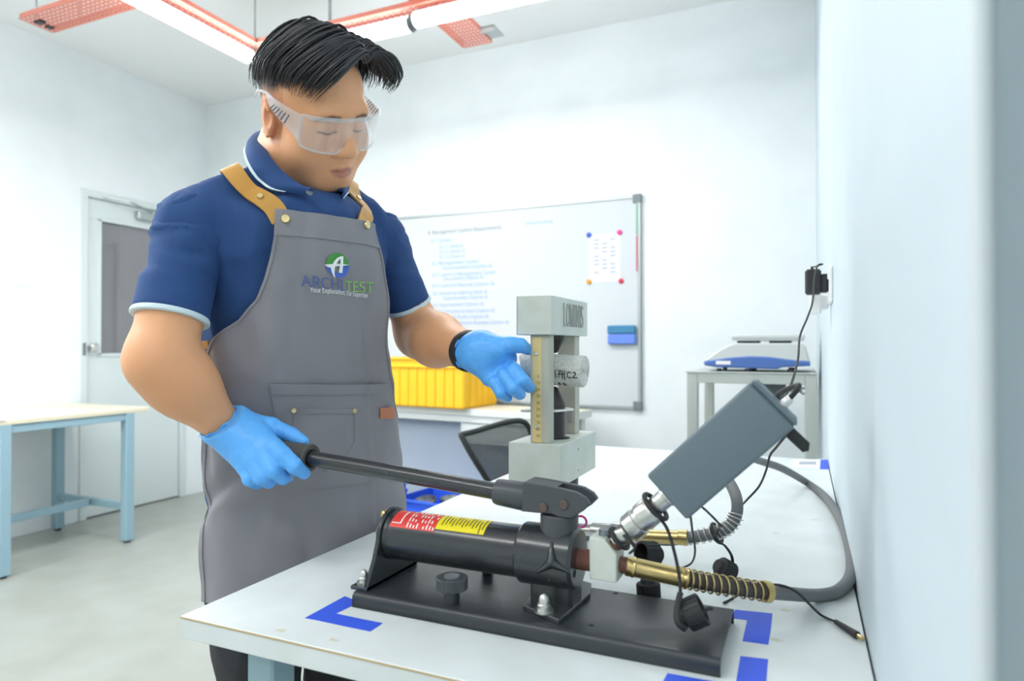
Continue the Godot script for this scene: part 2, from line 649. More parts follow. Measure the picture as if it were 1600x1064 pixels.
func build_door(z0: float, z1: float, top: float) -> void:
	var d := Node3D.new()
	d.name = "door_1"
	d.position = Vector3(WL, 0, (z0 + z1) * 0.5)
	d.set_meta("kind", "structure")
	d.set_meta("label", "pale grey metal door with a tall glass pane in the left wall")
	d.set_meta("category", "door")
	add_child(d)
	var b := MB.new()
	var f := 0.045
	b.span(Vector3(WL - 0.13, 0, z0), Vector3(WL + 0.012, top, z0 + f), 0.003)
	b.span(Vector3(WL - 0.13, 0, z1 - f), Vector3(WL + 0.012, top, z1), 0.003)
	b.span(Vector3(WL - 0.13, top - f, z0 + f), Vector3(WL + 0.012, top, z1 - f), 0.003)
	part(d, "door_frame", b.done(), M.door_paint)
	# leaf with the window opening
	var w0 := -3.5574 + 0.06
	var w1: float = -2.8559
	var y0: float = 1.0420
	var y1: float = 1.9268
	var a := z0 + f + 0.003
	var e := z1 - f - 0.003
	b = MB.new()
	var xa := WL - 0.055
	var xb := WL - 0.012
	b.span(Vector3(xa, 0.008, a), Vector3(xb, y0, e), 0.002)
	b.span(Vector3(xa, y1, a), Vector3(xb, top - f - 0.003, e), 0.002)
	b.span(Vector3(xa, y0, a), Vector3(xb, y1, w0))
	b.span(Vector3(xa, y0, w1), Vector3(xb, y1, e))
	var leaf := part(d, "door_leaf", b.done(), M.door_paint)
	b = MB.new()
	for q in [[Vector3(0, y0 - 0.012, w0 - 0.012), Vector3(0, y0 + 0.012, w1 + 0.012)], [Vector3(0, y1 - 0.012, w0 - 0.012), Vector3(0, y1 + 0.012, w1 + 0.012)], [Vector3(0, y0, w0 - 0.012), Vector3(0, y1, w0 + 0.012)], [Vector3(0, y0, w1 - 0.012), Vector3(0, y1, w1 + 0.012)]]:
		b.span(q[0] + Vector3(xb - 0.001, 0, 0), q[1] + Vector3(xb + 0.006, 0, 0), 0.002)
	part(leaf, "glazing_bead", b.done(), M.door_paint)
	b = MB.new()
	b.span(Vector3(WL - 0.036, y0, w0), Vector3(WL - 0.032, y1, w1))
	part(leaf, "window_pane", b.done(), M.glass, "clear glass pane in the door")
	var k: Vector3 = Vector3(-4.1820, 1.0919, -2.7986)
	b = MB.new()
	b.lathe(along(k, Vector3.RIGHT), [Vector2(0, 0), Vector2(0.032, 0), Vector2(0.032, 0.004), Vector2(0.013, 0.008), Vector2(0.011, 0.03), Vector2(0.024, 0.04), Vector2(0.028, 0.054), Vector2(0.02, 0.066), Vector2(0, 0.068)], 24)
	part(leaf, "door_knob", b.done(), M.chrome, "round chrome knob")
	b = MB.new()
	b.span(Vector3(WL + 0.0115, k.y - 0.05, z1 - 0.036), Vector3(WL + 0.0135, k.y + 0.03, z1 - 0.014), 0.0005)
	part(d, "strike_plate", b.done(), M.grey_plastic)
	b = MB.new()
	b.span(Vector3(WL - 0.012, top - 0.13, -3.3), Vector3(WL + 0.035, top - 0.075, -3.1), 0.006)
	b.bar(Vector3(WL + 0.03, top - 0.07, -3.2), Vector3(WL + 0.11, top - 0.05, -2.99), 0.018, 0.006)
	b.bar(Vector3(WL + 0.11, top - 0.045, -2.99), Vector3(WL + 0.013, top - 0.03, -2.86), 0.018, 0.006)
	part(d, "door_closer", b.done(), M.aluminium, "silver closer with a folding arm")


func lamp(a: Vector3, b: Vector3, label: String, energy: float) -> void:
	var mid := (a + b) * 0.5
	var o := thing("ceiling_light", label, "light", mid, "tube lights under the coral trays")
	var dir := (b - a).normalized()
	var x := dir.cross(Vector3.UP).normalized()
	var len := a.distance_to(b)
	var xf := Transform3D(Basis(x, Vector3.UP, x.cross(Vector3.UP)), mid)
	var m := MB.new()
	m.box(xf.translated_local(Vector3(0, 0.031, 0)), Vector3(0.05, 0.022, len), 0.003)
	part(o, "lamp_body", m.done(), M.lamp_body)
	m = MB.new()
	var prof := PackedVector2Array()
	for i in 17:
		var t := PI * i / 16.0
		prof.append(Vector2(cos(t) * 0.036, -sin(t) * 0.03 + 0.01))
	prof.append(Vector2(-0.036, 0.02))
	prof.append(Vector2(0.036, 0.02))
	m.prism(xf, prof, -len * 0.5 + 0.012, len * 0.5 - 0.012, true)
	part(o, "lamp_diffuser", m.done(), M.lamp_glow, "glowing white diffuser")
	for s: float in [-1.0, 1.0]:
		m = MB.new()
		var cap := PackedVector2Array()
		for q in prof:
			cap.append(Vector2(q.x * 1.05, q.y * 1.05 - 0.0005))
		m.prism(xf, cap, s * len * 0.5 - 0.007, s * len * 0.5 + 0.007, true)
		part(o, "end_cap", m.done(), M.grey_plastic)
	var l := AreaLight3D.new()
	l.name = "tube_light"
	l.area_size = Vector2(len - 0.05, 0.06)
	l.light_energy = energy
	l.light_color = Color(0.985, 0.99, 0.99)
	l.area_range = 12.0
	l.area_attenuation = 2.0
	l.shadow_enabled = true
	o.add_child(l)
	l.global_transform = Transform3D(Basis(dir, dir.cross(Vector3.DOWN) * -1.0, Vector3.UP), mid + Vector3(0, -0.026, 0))


# perforated cable tray from a to b
func tray(a: Vector3, b: Vector3, w: float, label: String, ends: bool) -> Node3D:
	var o := thing("cable_tray", label, "cable tray", (a + b) * 0.5, "")
	var dir := (b - a).normalized()
	var x := dir.cross(Vector3.UP).normalized()
	var len := a.distance_to(b)
	var xf := Transform3D(Basis(x, Vector3.UP, -dir), a)
	var m := MB.new()
	m.flat()
	var pitch := 0.02
	var nx := int(w / pitch)
	var px := w / nx
	var nz := int(len / 0.03)
	var pz := len / nz
	# bars between the slots: lengthwise ribs, then short bridges across each slot row
	for i in nx + 1:
		var u := -w * 0.5 + i * px
		m.box(xf * Transform3D(Basis.IDENTITY, Vector3(u, 0, -len * 0.5)), Vector3(px * 0.56, 0.0016, len))
	for j in nz + 1:
		m.box(xf * Transform3D(Basis.IDENTITY, Vector3(0, 0, -j * pz)), Vector3(w, 0.0017, pz * 0.42))
	part(o, "tray_floor", m.done(), M.tray_coral)
	for s: float in [-1.0, 1.0]:
		m = MB.new()
		m.box(xf * Transform3D(Basis.IDENTITY, Vector3(s * w * 0.5, 0.011, -len * 0.5)), Vector3(0.0018, 0.024, len))
		m.box(xf * Transform3D(Basis.IDENTITY, Vector3(s * (w * 0.5 - 0.004), 0.023, -len * 0.5)), Vector3(0.009, 0.0018, len))
		part(o, "tray_rim", m.done(), M.tray_coral)
	if ends:
		m = MB.new()
		m.box(xf * Transform3D(Basis.IDENTITY, Vector3(-0.02, -0.005, -len + 0.06)), Vector3(0.03, 0.01, 0.05), 0.002)
		m.box(xf * Transform3D(Basis.IDENTITY, Vector3(0.03, -0.005, -len + 0.05)), Vector3(0.03, 0.01, 0.03), 0.002)
		part(o, "tray_clip", m.done(), M.plastic_black)
	return o


func rods(points: Array, label: String) -> void:
	for p: Vector3 in points:
		var m := MB.new()
		m.rod(p, Vector3(p.x, CEIL, p.z), 0.004, 8)
		solo("hanger_rod", m.done(), M.aluminium, label + ["", ", the second of the pair"][points.find(p)], "rod", "hanger rods of the coral trays")


func build_lights() -> void:
	var c: Vector3 = Vector3(-2.5017, 2.5200, -2.4918)
	var q: Vector3 = Vector3(-1.5712, 2.5200, -2.5103)
	var zr := (c.z + q.z) * 0.5
	var e := 0.95
	lamp(Vector3(c.x, 2.52, c.z + 0.02), Vector3(c.x, 2.52, c.z + 1.22), "glowing tube light running away along the left tray to the corner", e * 1.5)
	lamp(Vector3(c.x, 2.52, c.z + 1.26), Vector3(c.x, 2.52, c.z + 2.46), "tube light along the left tray, outside the photo", e)
	lamp(Vector3(c.x, 2.52, c.z + 2.5), Vector3(c.x, 2.52, c.z + 3.7), "second tube light along the left tray, outside the photo", e)
	lamp(Vector3(c.x + 0.04, 2.52, zr), Vector3(q.x - 0.014, 2.52, zr), "glowing tube light partly behind the black hair, crosswise to the back wall", e * 0.8)
	lamp(Vector3(q.x + 0.014, 2.52, zr + 0.02), Vector3(q.x + 1.21, 2.52, zr + 0.02), "longer glowing tube light over the whiteboard in front of a coral tray end", e * 0.55)
	lamp(Vector3(-1.7, 2.52, 0.5), Vector3(-0.5, 2.52, 0.5), "crosswise tube light just behind the camera", e * 0.5)
	lamp(Vector3(-0.2, 2.52, 1.6), Vector3(1.0, 2.52, 1.6), "crosswise tube light well behind the camera", e * 0.7)
	lamp(Vector3(-3.3, 2.52, -0.95), Vector3(-3.3, 2.52, 0.25), "tube light near the left wall, outside the photo", e * 2.0)
	var y := 2.585
	tray(Vector3(c.x, y, 1.6), Vector3(c.x, y, c.z - 0.05), 0.11, "coral tray carrying the tube light that runs away from the camera", false)
	tray(Vector3(c.x + 0.058, y, zr - 0.01), Vector3(0.03, y, zr - 0.01), 0.11, "coral tray carrying the two tube lights parallel to the back wall", false)
	var a: Vector3 = Vector3(-3.3634, 2.6400, -1.9801)
	tray(Vector3(-1.75, 2.64, a.z), Vector3(a.x, 2.64, a.z), 0.15, "perforated coral tray ending in the upper left corner near the left wall", true)
	var t: Vector3 = Vector3(-1.5152, 2.6400, -3.0125)
	tray(Vector3(t.x, 2.64, 1.4), Vector3(t.x, 2.64, t.z), 0.16, "short coral tray end pointing at the back wall above the whiteboard", false)
	var b := MB.new()
	b.span(Vector3(t.x + 0.085, 2.645, t.z + 0.02), Vector3(t.x + 0.16, 2.652, t.z + 0.14), 0.002)
	b.span(Vector3(t.x + 0.085, 2.62, t.z + 0.13), Vector3(t.x + 0.16, 2.652, t.z + 0.14), 0.002)
	solo("tray_bracket", b.done(), M.aluminium, "small grey bracket beside the coral tray end above the whiteboard", "bracket")
	rods([Vector3(c.x - 0.02, 2.59, zr - 0.02), Vector3(c.x + 0.03, 2.59, zr + 0.03)], "thin grey hanger rod at the corner of the coral trays")
	rods([Vector3(c.x + 0.42, 2.59, zr - 0.05), Vector3(c.x + 0.47, 2.59, zr)], "thin grey hanger rod over the black hair")
	rods([Vector3(a.x + 0.1, 2.64, a.z + 0.06), Vector3(a.x + 0.24, 2.64, a.z - 0.05)], "thin grey hanger rod over the upper left tray end")


# ---------------------------------------------------------------- things along the walls

func build_background() -> void:
	build_whiteboard()
	build_desk()
	build_chair()
	build_stand()
	build_left_table()
	build_sockets()


func build_whiteboard() -> void:
	var a: Vector3 = Vector3(-0.8315, 1.9507, -3.6800)
	var e: Vector3 = Vector3(-0.8227, 0.7461, -3.6800)
	var x0 := -3.2
	var x1 := (a.x + e.x) * 0.5
	var y1 := a.y
	var y0 := e.y
	var zf := WB + 0.02
	var o := thing("whiteboard", "large whiteboard with faint blue handwriting on the back wall", "whiteboard", Vector3(x1, y0, WB))
	var b := MB.new()
	b.span(Vector3(x0, y0, WB + 0.002), Vector3(x1, y1, zf - 0.004))
	var face := part(o, "board_panel", b.done(), M.board_white)
	b = MB.new()
	b.span(Vector3(x0, y1 - 0.018, WB + 0.002), Vector3(x1, y1, zf + 0.003), 0.002)
	b.span(Vector3(x0, y0, WB + 0.002), Vector3(x1, y0 + 0.018, zf + 0.003), 0.002)
	b.span(Vector3(x1 - 0.018, y0, WB + 0.002), Vector3(x1, y1, zf + 0.003), 0.002)
	b.span(Vector3(x0, y0, WB + 0.002), Vector3(x0 + 0.018, y1, zf + 0.003), 0.002)
	part(o, "board_frame", b.done(), M.aluminium)
	for p: Vector2 in [Vector2(x1, y1), Vector2(x1, y0), Vector2(x0, y1), Vector2(x0, y0)]:
		b = MB.new()
		var cx := p.x - 0.02 if p.x > -2.0 else p.x + 0.02
		var cy := p.y - 0.02 if p.y > 1.4 else p.y + 0.02
		b.box(Transform3D(Basis.IDENTITY, Vector3(cx, cy, WB + 0.014)), Vector3(0.05, 0.05, 0.026), 0.004)
		part(o, "corner_cap", b.done(), M.grey_plastic, "grey plastic corner cap")
	# handwriting
	var lines := [
		[Vector3(-2.2099, 1.8300, -3.6800), "8. Management System Requirements", 0.034, "print_dark"],
		[Vector3(-2.1860, 1.7748, -3.6800), "8.1 Options", 0.033, "print_blue"],
		[Vector3(-2.1246, 1.7340, -3.6800), "8.1.1 General", 0.032, "print_blue"],
		[Vector3(-2.1246, 1.7013, -3.6800), "8.1.2 Option A", 0.032, "print_blue"],
		[Vector3(-2.1245, 1.6685, -3.6800), "8.1.3 Option B", 0.032, "print_blue"],
		[Vector3(-2.1811, 1.6304, -3.6800), "8.2 Management System", 0.034, "print_blue"],
		[Vector3(-2.1010, 1.5978, -3.6800), "Documentation (Option A)", 0.033, "print_blue"],
		[Vector3(-2.1763, 1.5561, -3.6800), "8.3 Control of Management System", 0.032, "print_blue"],
		[Vector3(-2.0963, 1.5282, -3.6800), "Documents (Option A)", 0.032, "print_blue"],
		[Vector3(-2.1762, 1.4862, -3.6800), "8.4 Control of Records (Option A)", 0.033, "print_blue"],
		[Vector3(-2.1714, 1.4367, -3.6800), "8.5 Actions to Address Risks &", 0.032, "print_blue"],
		[Vector3(-2.0962, 1.4058, -3.6800), "Opportunities (Option A)", 0.032, "print_blue"],
		[Vector3(-2.1713, 1.3628, -3.6800), "8.6 Improvement (Option A)", 0.032, "print_blue"],
		[Vector3(-2.1524, 1.3213, -3.6800), "8.7 Corrective Actions (Option A)", 0.032, "print_blue"],
		[Vector3(-2.1523, 1.2845, -3.6800), "8.8 Internal Audits (Option A)", 0.032, "print_blue"],
		[Vector3(-2.1053, 1.2469, -3.6800), "8.9 Management Reviews (Option A)", 0.032, "print_blue"],
		[Vector3(-1.5311, 1.8412, -3.6800), "Internal Auditing", 0.026, "print_blue"],
	]
	for l in lines:
		var at: Vector3 = l[0]
		var n := lettering(face, "handwriting", l[1], l[2], Transform3D(Basis.IDENTITY, Vector3(at.x, at.y, zf - 0.0036)), M[l[3]], 0.0006, 0.9)
		var tm: TextMesh = n.mesh
		tm.horizontal_alignment = HORIZONTAL_ALIGNMENT_LEFT
	# sheet held by four magnets
	var s0: Vector3 = Vector3(-1.1304, 1.4702, -3.6800)
	var s1: Vector3 = Vector3(-0.9451, 1.7465, -3.6800)
	b = MB.new()
	b.span(Vector3(s0.x, s0.y, zf - 0.0036), Vector3(s1.x, s1.y, zf - 0.0030))
	var sheet := thing("paper_sheet", "white printed sheet held on the whiteboard by four round magnets", "paper", Vector3((s0.x + s1.x) * 0.5, s0.y, zf))
	part(sheet, "sheet", b.done(), M.sheet_paper)
	b = MB.new()
	var w := s1.x - s0.x
	var h := s1.y - s0.y
	for r in 9:
		for k in 3:
			if (r * 3 + k) % 4 == 1:
				continue
			var xx := s0.x + w * (0.16 + 0.26 * k)
			var yy := s1.y - h * (0.14 + 0.085 * r)
			b.span(Vector3(xx, yy, zf - 0.0031), Vector3(xx + w * 0.17, yy + h * 0.03, zf - 0.0026))
	part(sheet, "print", b.done(), M.print_grey).set_meta("kind", "stuff")
	var spots := [[Vector3(-1.1301, 1.7445, -3.6800), "magnet_blue", "blue"], [Vector3(-0.9488, 1.7467, -3.6800), "magnet_pink", "pink"], [Vector3(-1.1303, 1.4739, -3.6800), "magnet_orange", "orange"], [Vector3(-0.9418, 1.4701, -3.6800), "magnet_red", "crimson"]]
	for s in spots:
		b = MB.new()
		b.lathe(along(Vector3(s[0].x, s[0].y, zf - 0.003), Vector3.BACK), [Vector2(0, 0), Vector2(0.015, 0), Vector2(0.014, 0.007), Vector2(0.011, 0.009), Vector2(0, 0.0095)], 20)
		solo("magnet", b.done(), M[s[1]], "small round %s magnet on a corner of the sheet on the whiteboard" % s[2], "magnet", "magnets on the whiteboard")
	# two erasers, one above the other
	var e0: Vector3 = Vector3(-1.0149, 1.1692, -3.6600)
	var e1: Vector3 = Vector3(-0.8534, 1.2180, -3.6600)
	var e2: Vector3 = Vector3(-1.0113, 1.1110, -3.6600)
	b = MB.new()
	b.span(Vector3(e0.x, e0.y + 0.001, zf - 0.0036), Vector3(e1.x, e1.y, zf + 0.028), 0.006)
	solo("board_eraser", b.done(), M.eraser_teal, "teal board eraser, the upper of two on the whiteboard", "eraser", "")
	b = MB.new()
	b.span(Vector3(e0.x + 0.002, e2.y, zf - 0.0036), Vector3(e1.x, e0.y - 0.001, zf + 0.028), 0.006)
	solo("board_eraser", b.done(), M.eraser_blue, "light blue board eraser under the teal one on the whiteboard", "eraser", "")
	# coloured strips on the frame
	var g0: Vector3 = Vector3(-0.8424, 1.9193, -3.6800)
	var g1: Vector3 = Vector3(-0.8427, 1.7250, -3.6800)
	var g2: Vector3 = Vector3(-0.8394, 1.5199, -3.6800)
	b = MB.new()
	b.span(Vector3(x1 - 0.026, g1.y + 0.004, zf - 0.0036), Vector3(x1 - 0.018, g0.y, zf + 0.006), 0.002)
	solo("magnetic_strip", b.done(), M.marker_green, "thin green strip at the right edge of the whiteboard", "strip")
	b = MB.new()
	b.span(Vector3(x1 - 0.026, g2.y, zf - 0.0036), Vector3(x1 - 0.018, g1.y - 0.004, zf + 0.006), 0.002)
	solo("magnetic_strip", b.done(), M.marker_red, "thin pink red strip below the green one on the whiteboard", "strip")


func build_desk() -> void:
	# a desk standing slightly askew against the back wall
	var c := Vector3(-1.10, 0, -3.235)
	var turn := deg_to_rad(-6.0)
	var xf := Transform3D(Basis(Vector3.UP, turn), c)
	var o := thing("office_desk", "pale desk with beige top under the whiteboard, carrying the yellow crate", "desk", c)
	var len := 1.9
	var dep := 0.30
	var b := MB.new()
	b.box(xf * Transform3D(Basis.IDENTITY, Vector3(-len * 0.5, 0.7485, -dep * 0.5)), Vector3(len, 0.003, dep))
	var topm := part(o, "desk_top", b.done(), M.desk_top)
	b = MB.new()
	b.box(xf * Transform3D(Basis.IDENTITY, Vector3(-len * 0.5, 0.728, -dep * 0.5)), Vector3(len + 0.002, 0.0375, dep + 0.002), 0.003)
	part(topm, "edge_band", b.done(), M.desk_edge)
	b = MB.new()
	b.box(xf * Transform3D(Basis.IDENTITY, Vector3(-len * 0.5, 0.69, -0.02)), Vector3(len - 0.06, 0.038, 0.02), 0.002)
	part(o, "front_rail", b.done(), M.desk_edge)
	b = MB.new()
	b.box(xf * Transform3D(Basis.IDENTITY, Vector3(-len * 0.5, 0.385, -0.10)), Vector3(len - 0.12, 0.57, 0.018), 0.002)
	part(o, "modesty_panel", b.done(), M.desk_panel, "grey blue panel under the top")
	var k: Vector3 = xf.affine_inverse() * Vector3(-1.8091, 0.6950, -3.0541)
	b = MB.new()
	b.box(xf * Transform3D(Basis.IDENTITY, Vector3(k.x + 0.24, 0.61, -0.05)), Vector3(0.48, 0.115, 0.06), 0.004)
	var dr := part(o, "drawer", b.done(), M.desk_edge)
	b = MB.new()
	b.box(xf * Transform3D(Basis.IDENTITY, Vector3(k.x + 0.24, 0.61, -0.019)), Vector3(0.43, 0.07, 0.004), 0.001)
	part(dr, "drawer_front", b.done(), M.desk_edge)
	for x: float in [-0.05, -len + 0.05]:
		for z: float in [-0.06, -dep + 0.05]:
			b = MB.new()
			b.box(xf * Transform3D(Basis.IDENTITY, Vector3(x, 0.355, z)), Vector3(0.045, 0.71, 0.045), 0.003)
			part(o, "leg", b.done(), M.desk_edge)
	# yellow crate on the desk
	var kc: Vector3 = Vector3(-1.7154, 0.7510, -3.2324)
	var cx := Transform3D(xf.basis, Vector3(kc.x, 0.7505, kc.z)) * Transform3D(Basis.IDENTITY, Vector3(-0.30, 0, -0.19))
	crate("storage_crate", "yellow ribbed plastic crate standing on the desk behind the apron", "crate_yellow", cx, Vector3(0.60, 0.285, 0.36), 9)
	b = MB.new()
	b.box(cx * Transform3D(Basis(Vector3.BACK, 0.05), Vector3(-0.13, 0.2, -0.02)), Vector3(0.17, 0.23, 0.02), 0.003)
	b.box(cx * Transform3D(Basis(Vector3.BACK, -0.04), Vector3(-0.10, 0.195, 0.04)), Vector3(0.15, 0.21, 0.015), 0.003)
	solo("pink_folder", b.done(), M.pink_card, "pink folders sticking up out of the yellow crate", "folder")
	# blue crates on the floor
	var f0: Vector3 = Vector3(-1.7549, 0.3000, -2.9252)
	crate("storage_crate", "blue plastic crate on the floor holding silver bowls", "crate_blue", Transform3D(Basis(Vector3.UP, -0.12), Vector3(f0.x + 0.02, 0.001, f0.z - 0.17)), Vector3(0.46, 0.30, 0.34), 6)
	var f1: Vector3 = Vector3(-1.9287, 0.3600, -3.0298)
	crate("storage_crate", "taller blue plastic crate on the floor behind the one with silver bowls", "crate_blue", Transform3D(Basis(Vector3.UP, -0.12), Vector3(f0.x - 0.36, 0.001, f0.z - 0.02)), Vector3(0.26, 0.37, 0.30), 4)
	for i in 3:
		b = MB.new()
		var p := Vector3(f0.x - 0.085 + 0.105 * i, 0.225, f0.z - 0.13 - 0.085 * (i % 2))
		b.lathe(Transform3D(Basis(Vector3.RIGHT, 0.25 - 0.2 * i), p), [Vector2(0, 0), Vector2(0.03, 0.0), Vector2(0.052, 0.03), Vector2(0.058, 0.06), Vector2(0.061, 0.06), Vector2(0.055, 0.028), Vector2(0.031, -0.003), Vector2(0, -0.003)], 24)
		solo("metal_bowl", b.done(), M.steel, ["silver bowl lying in the blue crate nearest the apron", "silver bowl in the middle of the blue crate on the floor", "silver bowl lying in the blue crate farthest from the apron"][i], "bowl", "silver bowls in the blue crate")


# open stacking crate with ribs, floor at xf
func crate(called: String, label: String, m: String, xf: Transform3D, s: Vector3, ribs: int) -> void:
	var o := thing(called, label, "crate", xf.origin, "")
	var b := MB.new()
	var w := 0.004
	b.box(xf * Transform3D(Basis.IDENTITY, Vector3(0, 0.004, 0)), Vector3(s.x - 0.02, 0.008, s.z - 0.02))
	for q: float in [-1.0, 1.0]:
		b.box(xf * Transform3D(Basis.IDENTITY, Vector3(0, s.y * 0.5, q * (s.z * 0.5 - 0.012))), Vector3(s.x - 0.02, s.y, w))
		b.box(xf * Transform3D(Basis.IDENTITY, Vector3(q * (s.x * 0.5 - 0.012), s.y * 0.5, 0)), Vector3(w, s.y, s.z - 0.02))
	var body := part(o, "crate_wall", b.done(), M[m])
	b = MB.new()
	for y: float in [0.0, -0.045]:
		for q: float in [-1.0, 1.0]:
			b.box(xf * Transform3D(Basis.IDENTITY, Vector3(0, s.y - 0.008 + y, q * (s.z * 0.5 - 0.006))), Vector3(s.x, 0.012, 0.014), 0.003)
			b.box(xf * Transform3D(Basis.IDENTITY, Vector3(q * (s.x * 0.5 - 0.006), s.y - 0.008 + y, 0)), Vector3(0.014, 0.012, s.z), 0.003)
	part(o, "crate_rim", b.done(), M[m])
	for q: float in [-1.0, 1.0]:
		for i in ribs + 1:
			b = MB.new()
			b.box(xf * Transform3D(Basis.IDENTITY, Vector3((float(i) / ribs - 0.5) * (s.x - 0.024), s.y * 0.5 - 0.02, q * (s.z * 0.5 - 0.007))), Vector3(0.008, s.y - 0.05, 0.010), 0.002)
			part(body, "rib", b.done(), M[m])
		var n := maxi(3, int(ribs * s.z / s.x))
		for i in n + 1:
			b = MB.new()
			b.box(xf * Transform3D(Basis.IDENTITY, Vector3(q * (s.x * 0.5 - 0.007), s.y * 0.5 - 0.02, (float(i) / n - 0.5) * (s.z - 0.024))), Vector3(0.010, s.y - 0.05, 0.008), 0.002)
			part(body, "rib", b.done(), M[m])


func build_chair() -> void:
	var pts: Array = [Vector3(-1.0507, 0.8038, -1.9662), Vector3(-1.0301, 0.8081, -2.0298), Vector3(-0.9891, 0.8229, -2.1131), Vector3(-0.9496, 0.8330, -2.1632), Vector3(-0.9236, 0.8273, -2.2074), Vector3(-0.9138, 0.7935, -2.2448), Vector3(-0.9092, 0.7264, -2.2584), Vector3(-0.9139, 0.6207, -2.2573), Vector3(-0.9152, 0.5314, -2.2357), Vector3(-0.9271, 0.5039, -2.1980), Vector3(-0.9448, 0.5302, -2.1245), Vector3(-0.9582, 0.5952, -2.0524), Vector3(-0.9882, 0.6835, -1.9948), Vector3(-1.0207, 0.7517, -1.9689)]
	var mid := Vector3.ZERO
	for p in pts:
		mid += p / pts.size()
	var o := thing("office_chair", "black mesh-back office chair behind the workbench", "chair", Vector3(mid.x - 0.12, 0, mid.z - 0.12))
	var ring := pts.duplicate()
	ring.append(pts[0])
	var path := curve(ring, 5)
	path.remove_at(path.size() - 1)
	var b := MB.new()
	b.loop(path, 0.010, 8, 1.0, Vector3(0.5, 0.2, 0.85))
	var fr := part(o, "backrest_frame", b.done(), M.chair_frame)
	# bowed mesh panel
	b = MB.new()
	b.smooth()
	var n := path.size()
	var nor := Vector3.ZERO
	for i in n:
		nor += (path[i] - mid).cross(path[(i + 1) % n] - mid)
	nor = nor.normalized()
	for r in 6:
		for i in n:
			var k := (i + 1) % n
			var f0 := r / 6.0
			var f1 := (r + 1) / 6.0
			var a := mid.lerp(path[i], f0) - nor * 0.02 * (1 - f0 * f0)
			var c := mid.lerp(path[k], f0) - nor * 0.02 * (1 - f0 * f0)
			var d := mid.lerp(path[k], f1) - nor * 0.02 * (1 - f1 * f1)
			var e := mid.lerp(path[i], f1) - nor * 0.02 * (1 - f1 * f1)
			b.quad(a, c, d, e)
	part(o, "backrest_mesh", b.done(), M.chair_mesh, "see-through grey mesh panel")
	var back := Vector3(mid.x, 0, mid.z)
	var fwd := Vector3(0.94, 0, 0.3).normalized()
	var seat := back + fwd * 0.26
	b = MB.new()
	b.prism(Transform3D(Basis(Vector3.RIGHT, -PI / 2), Vector3(seat.x, 0.43, seat.z)) , rounded(0.44, 0.44, 0.12, 6), 0.0, 0.07, true, 0.012)
	part(o, "seat", b.done(), M.chair_fabric)
	b = MB.new()
	b.tube(curve([Vector3(seat.x, 0.42, seat.z), Vector3(back.x, 0.44, back.z) - fwd * 0.02, Vector3(back.x, 0.60, back.z) - fwd * 0.03], 8), 0.02, 10)
	part(o, "back_support", b.done(), M.chair_frame)
	b = MB.new()
	b.rod(Vector3(seat.x, 0.1, seat.z), Vector3(seat.x, 0.43, seat.z), 0.025, 16)
	part(o, "gas_column", b.done(), M.chair_frame)
	for i in 5:
		b = MB.new()
		var d := Vector3(cos(TAU * i / 5.0), 0, sin(TAU * i / 5.0))
		b.tube(PackedVector3Array([Vector3(seat.x, 0.115, seat.z), Vector3(seat.x, 0.1, seat.z) + d * 0.15, Vector3(seat.x, 0.075, seat.z) + d * 0.29]), [0.028, 0.022, 0.016], 10)
		var leg := part(o, "leg", b.done(), M.chair_frame)
		b = MB.new()
		var h := Vector3(seat.x, 0.03, seat.z) + d * 0.29
		var sd := d.cross(Vector3.UP)
		b.rod(h - sd * 0.022, h - sd * 0.006, 0.028, 16, -1.0, 0.003)
		b.rod(h + sd * 0.006, h + sd * 0.022, 0.028, 16, -1.0, 0.003)
		b.rod(h - sd * 0.006, h + sd * 0.006, 0.008, 10)
		b.rod(h, h + Vector3(0, 0.05, 0), 0.006, 8)
		part(leg, "caster", b.done(), M.plastic_black)
	fr.set_meta("label", "black rounded backrest frame")


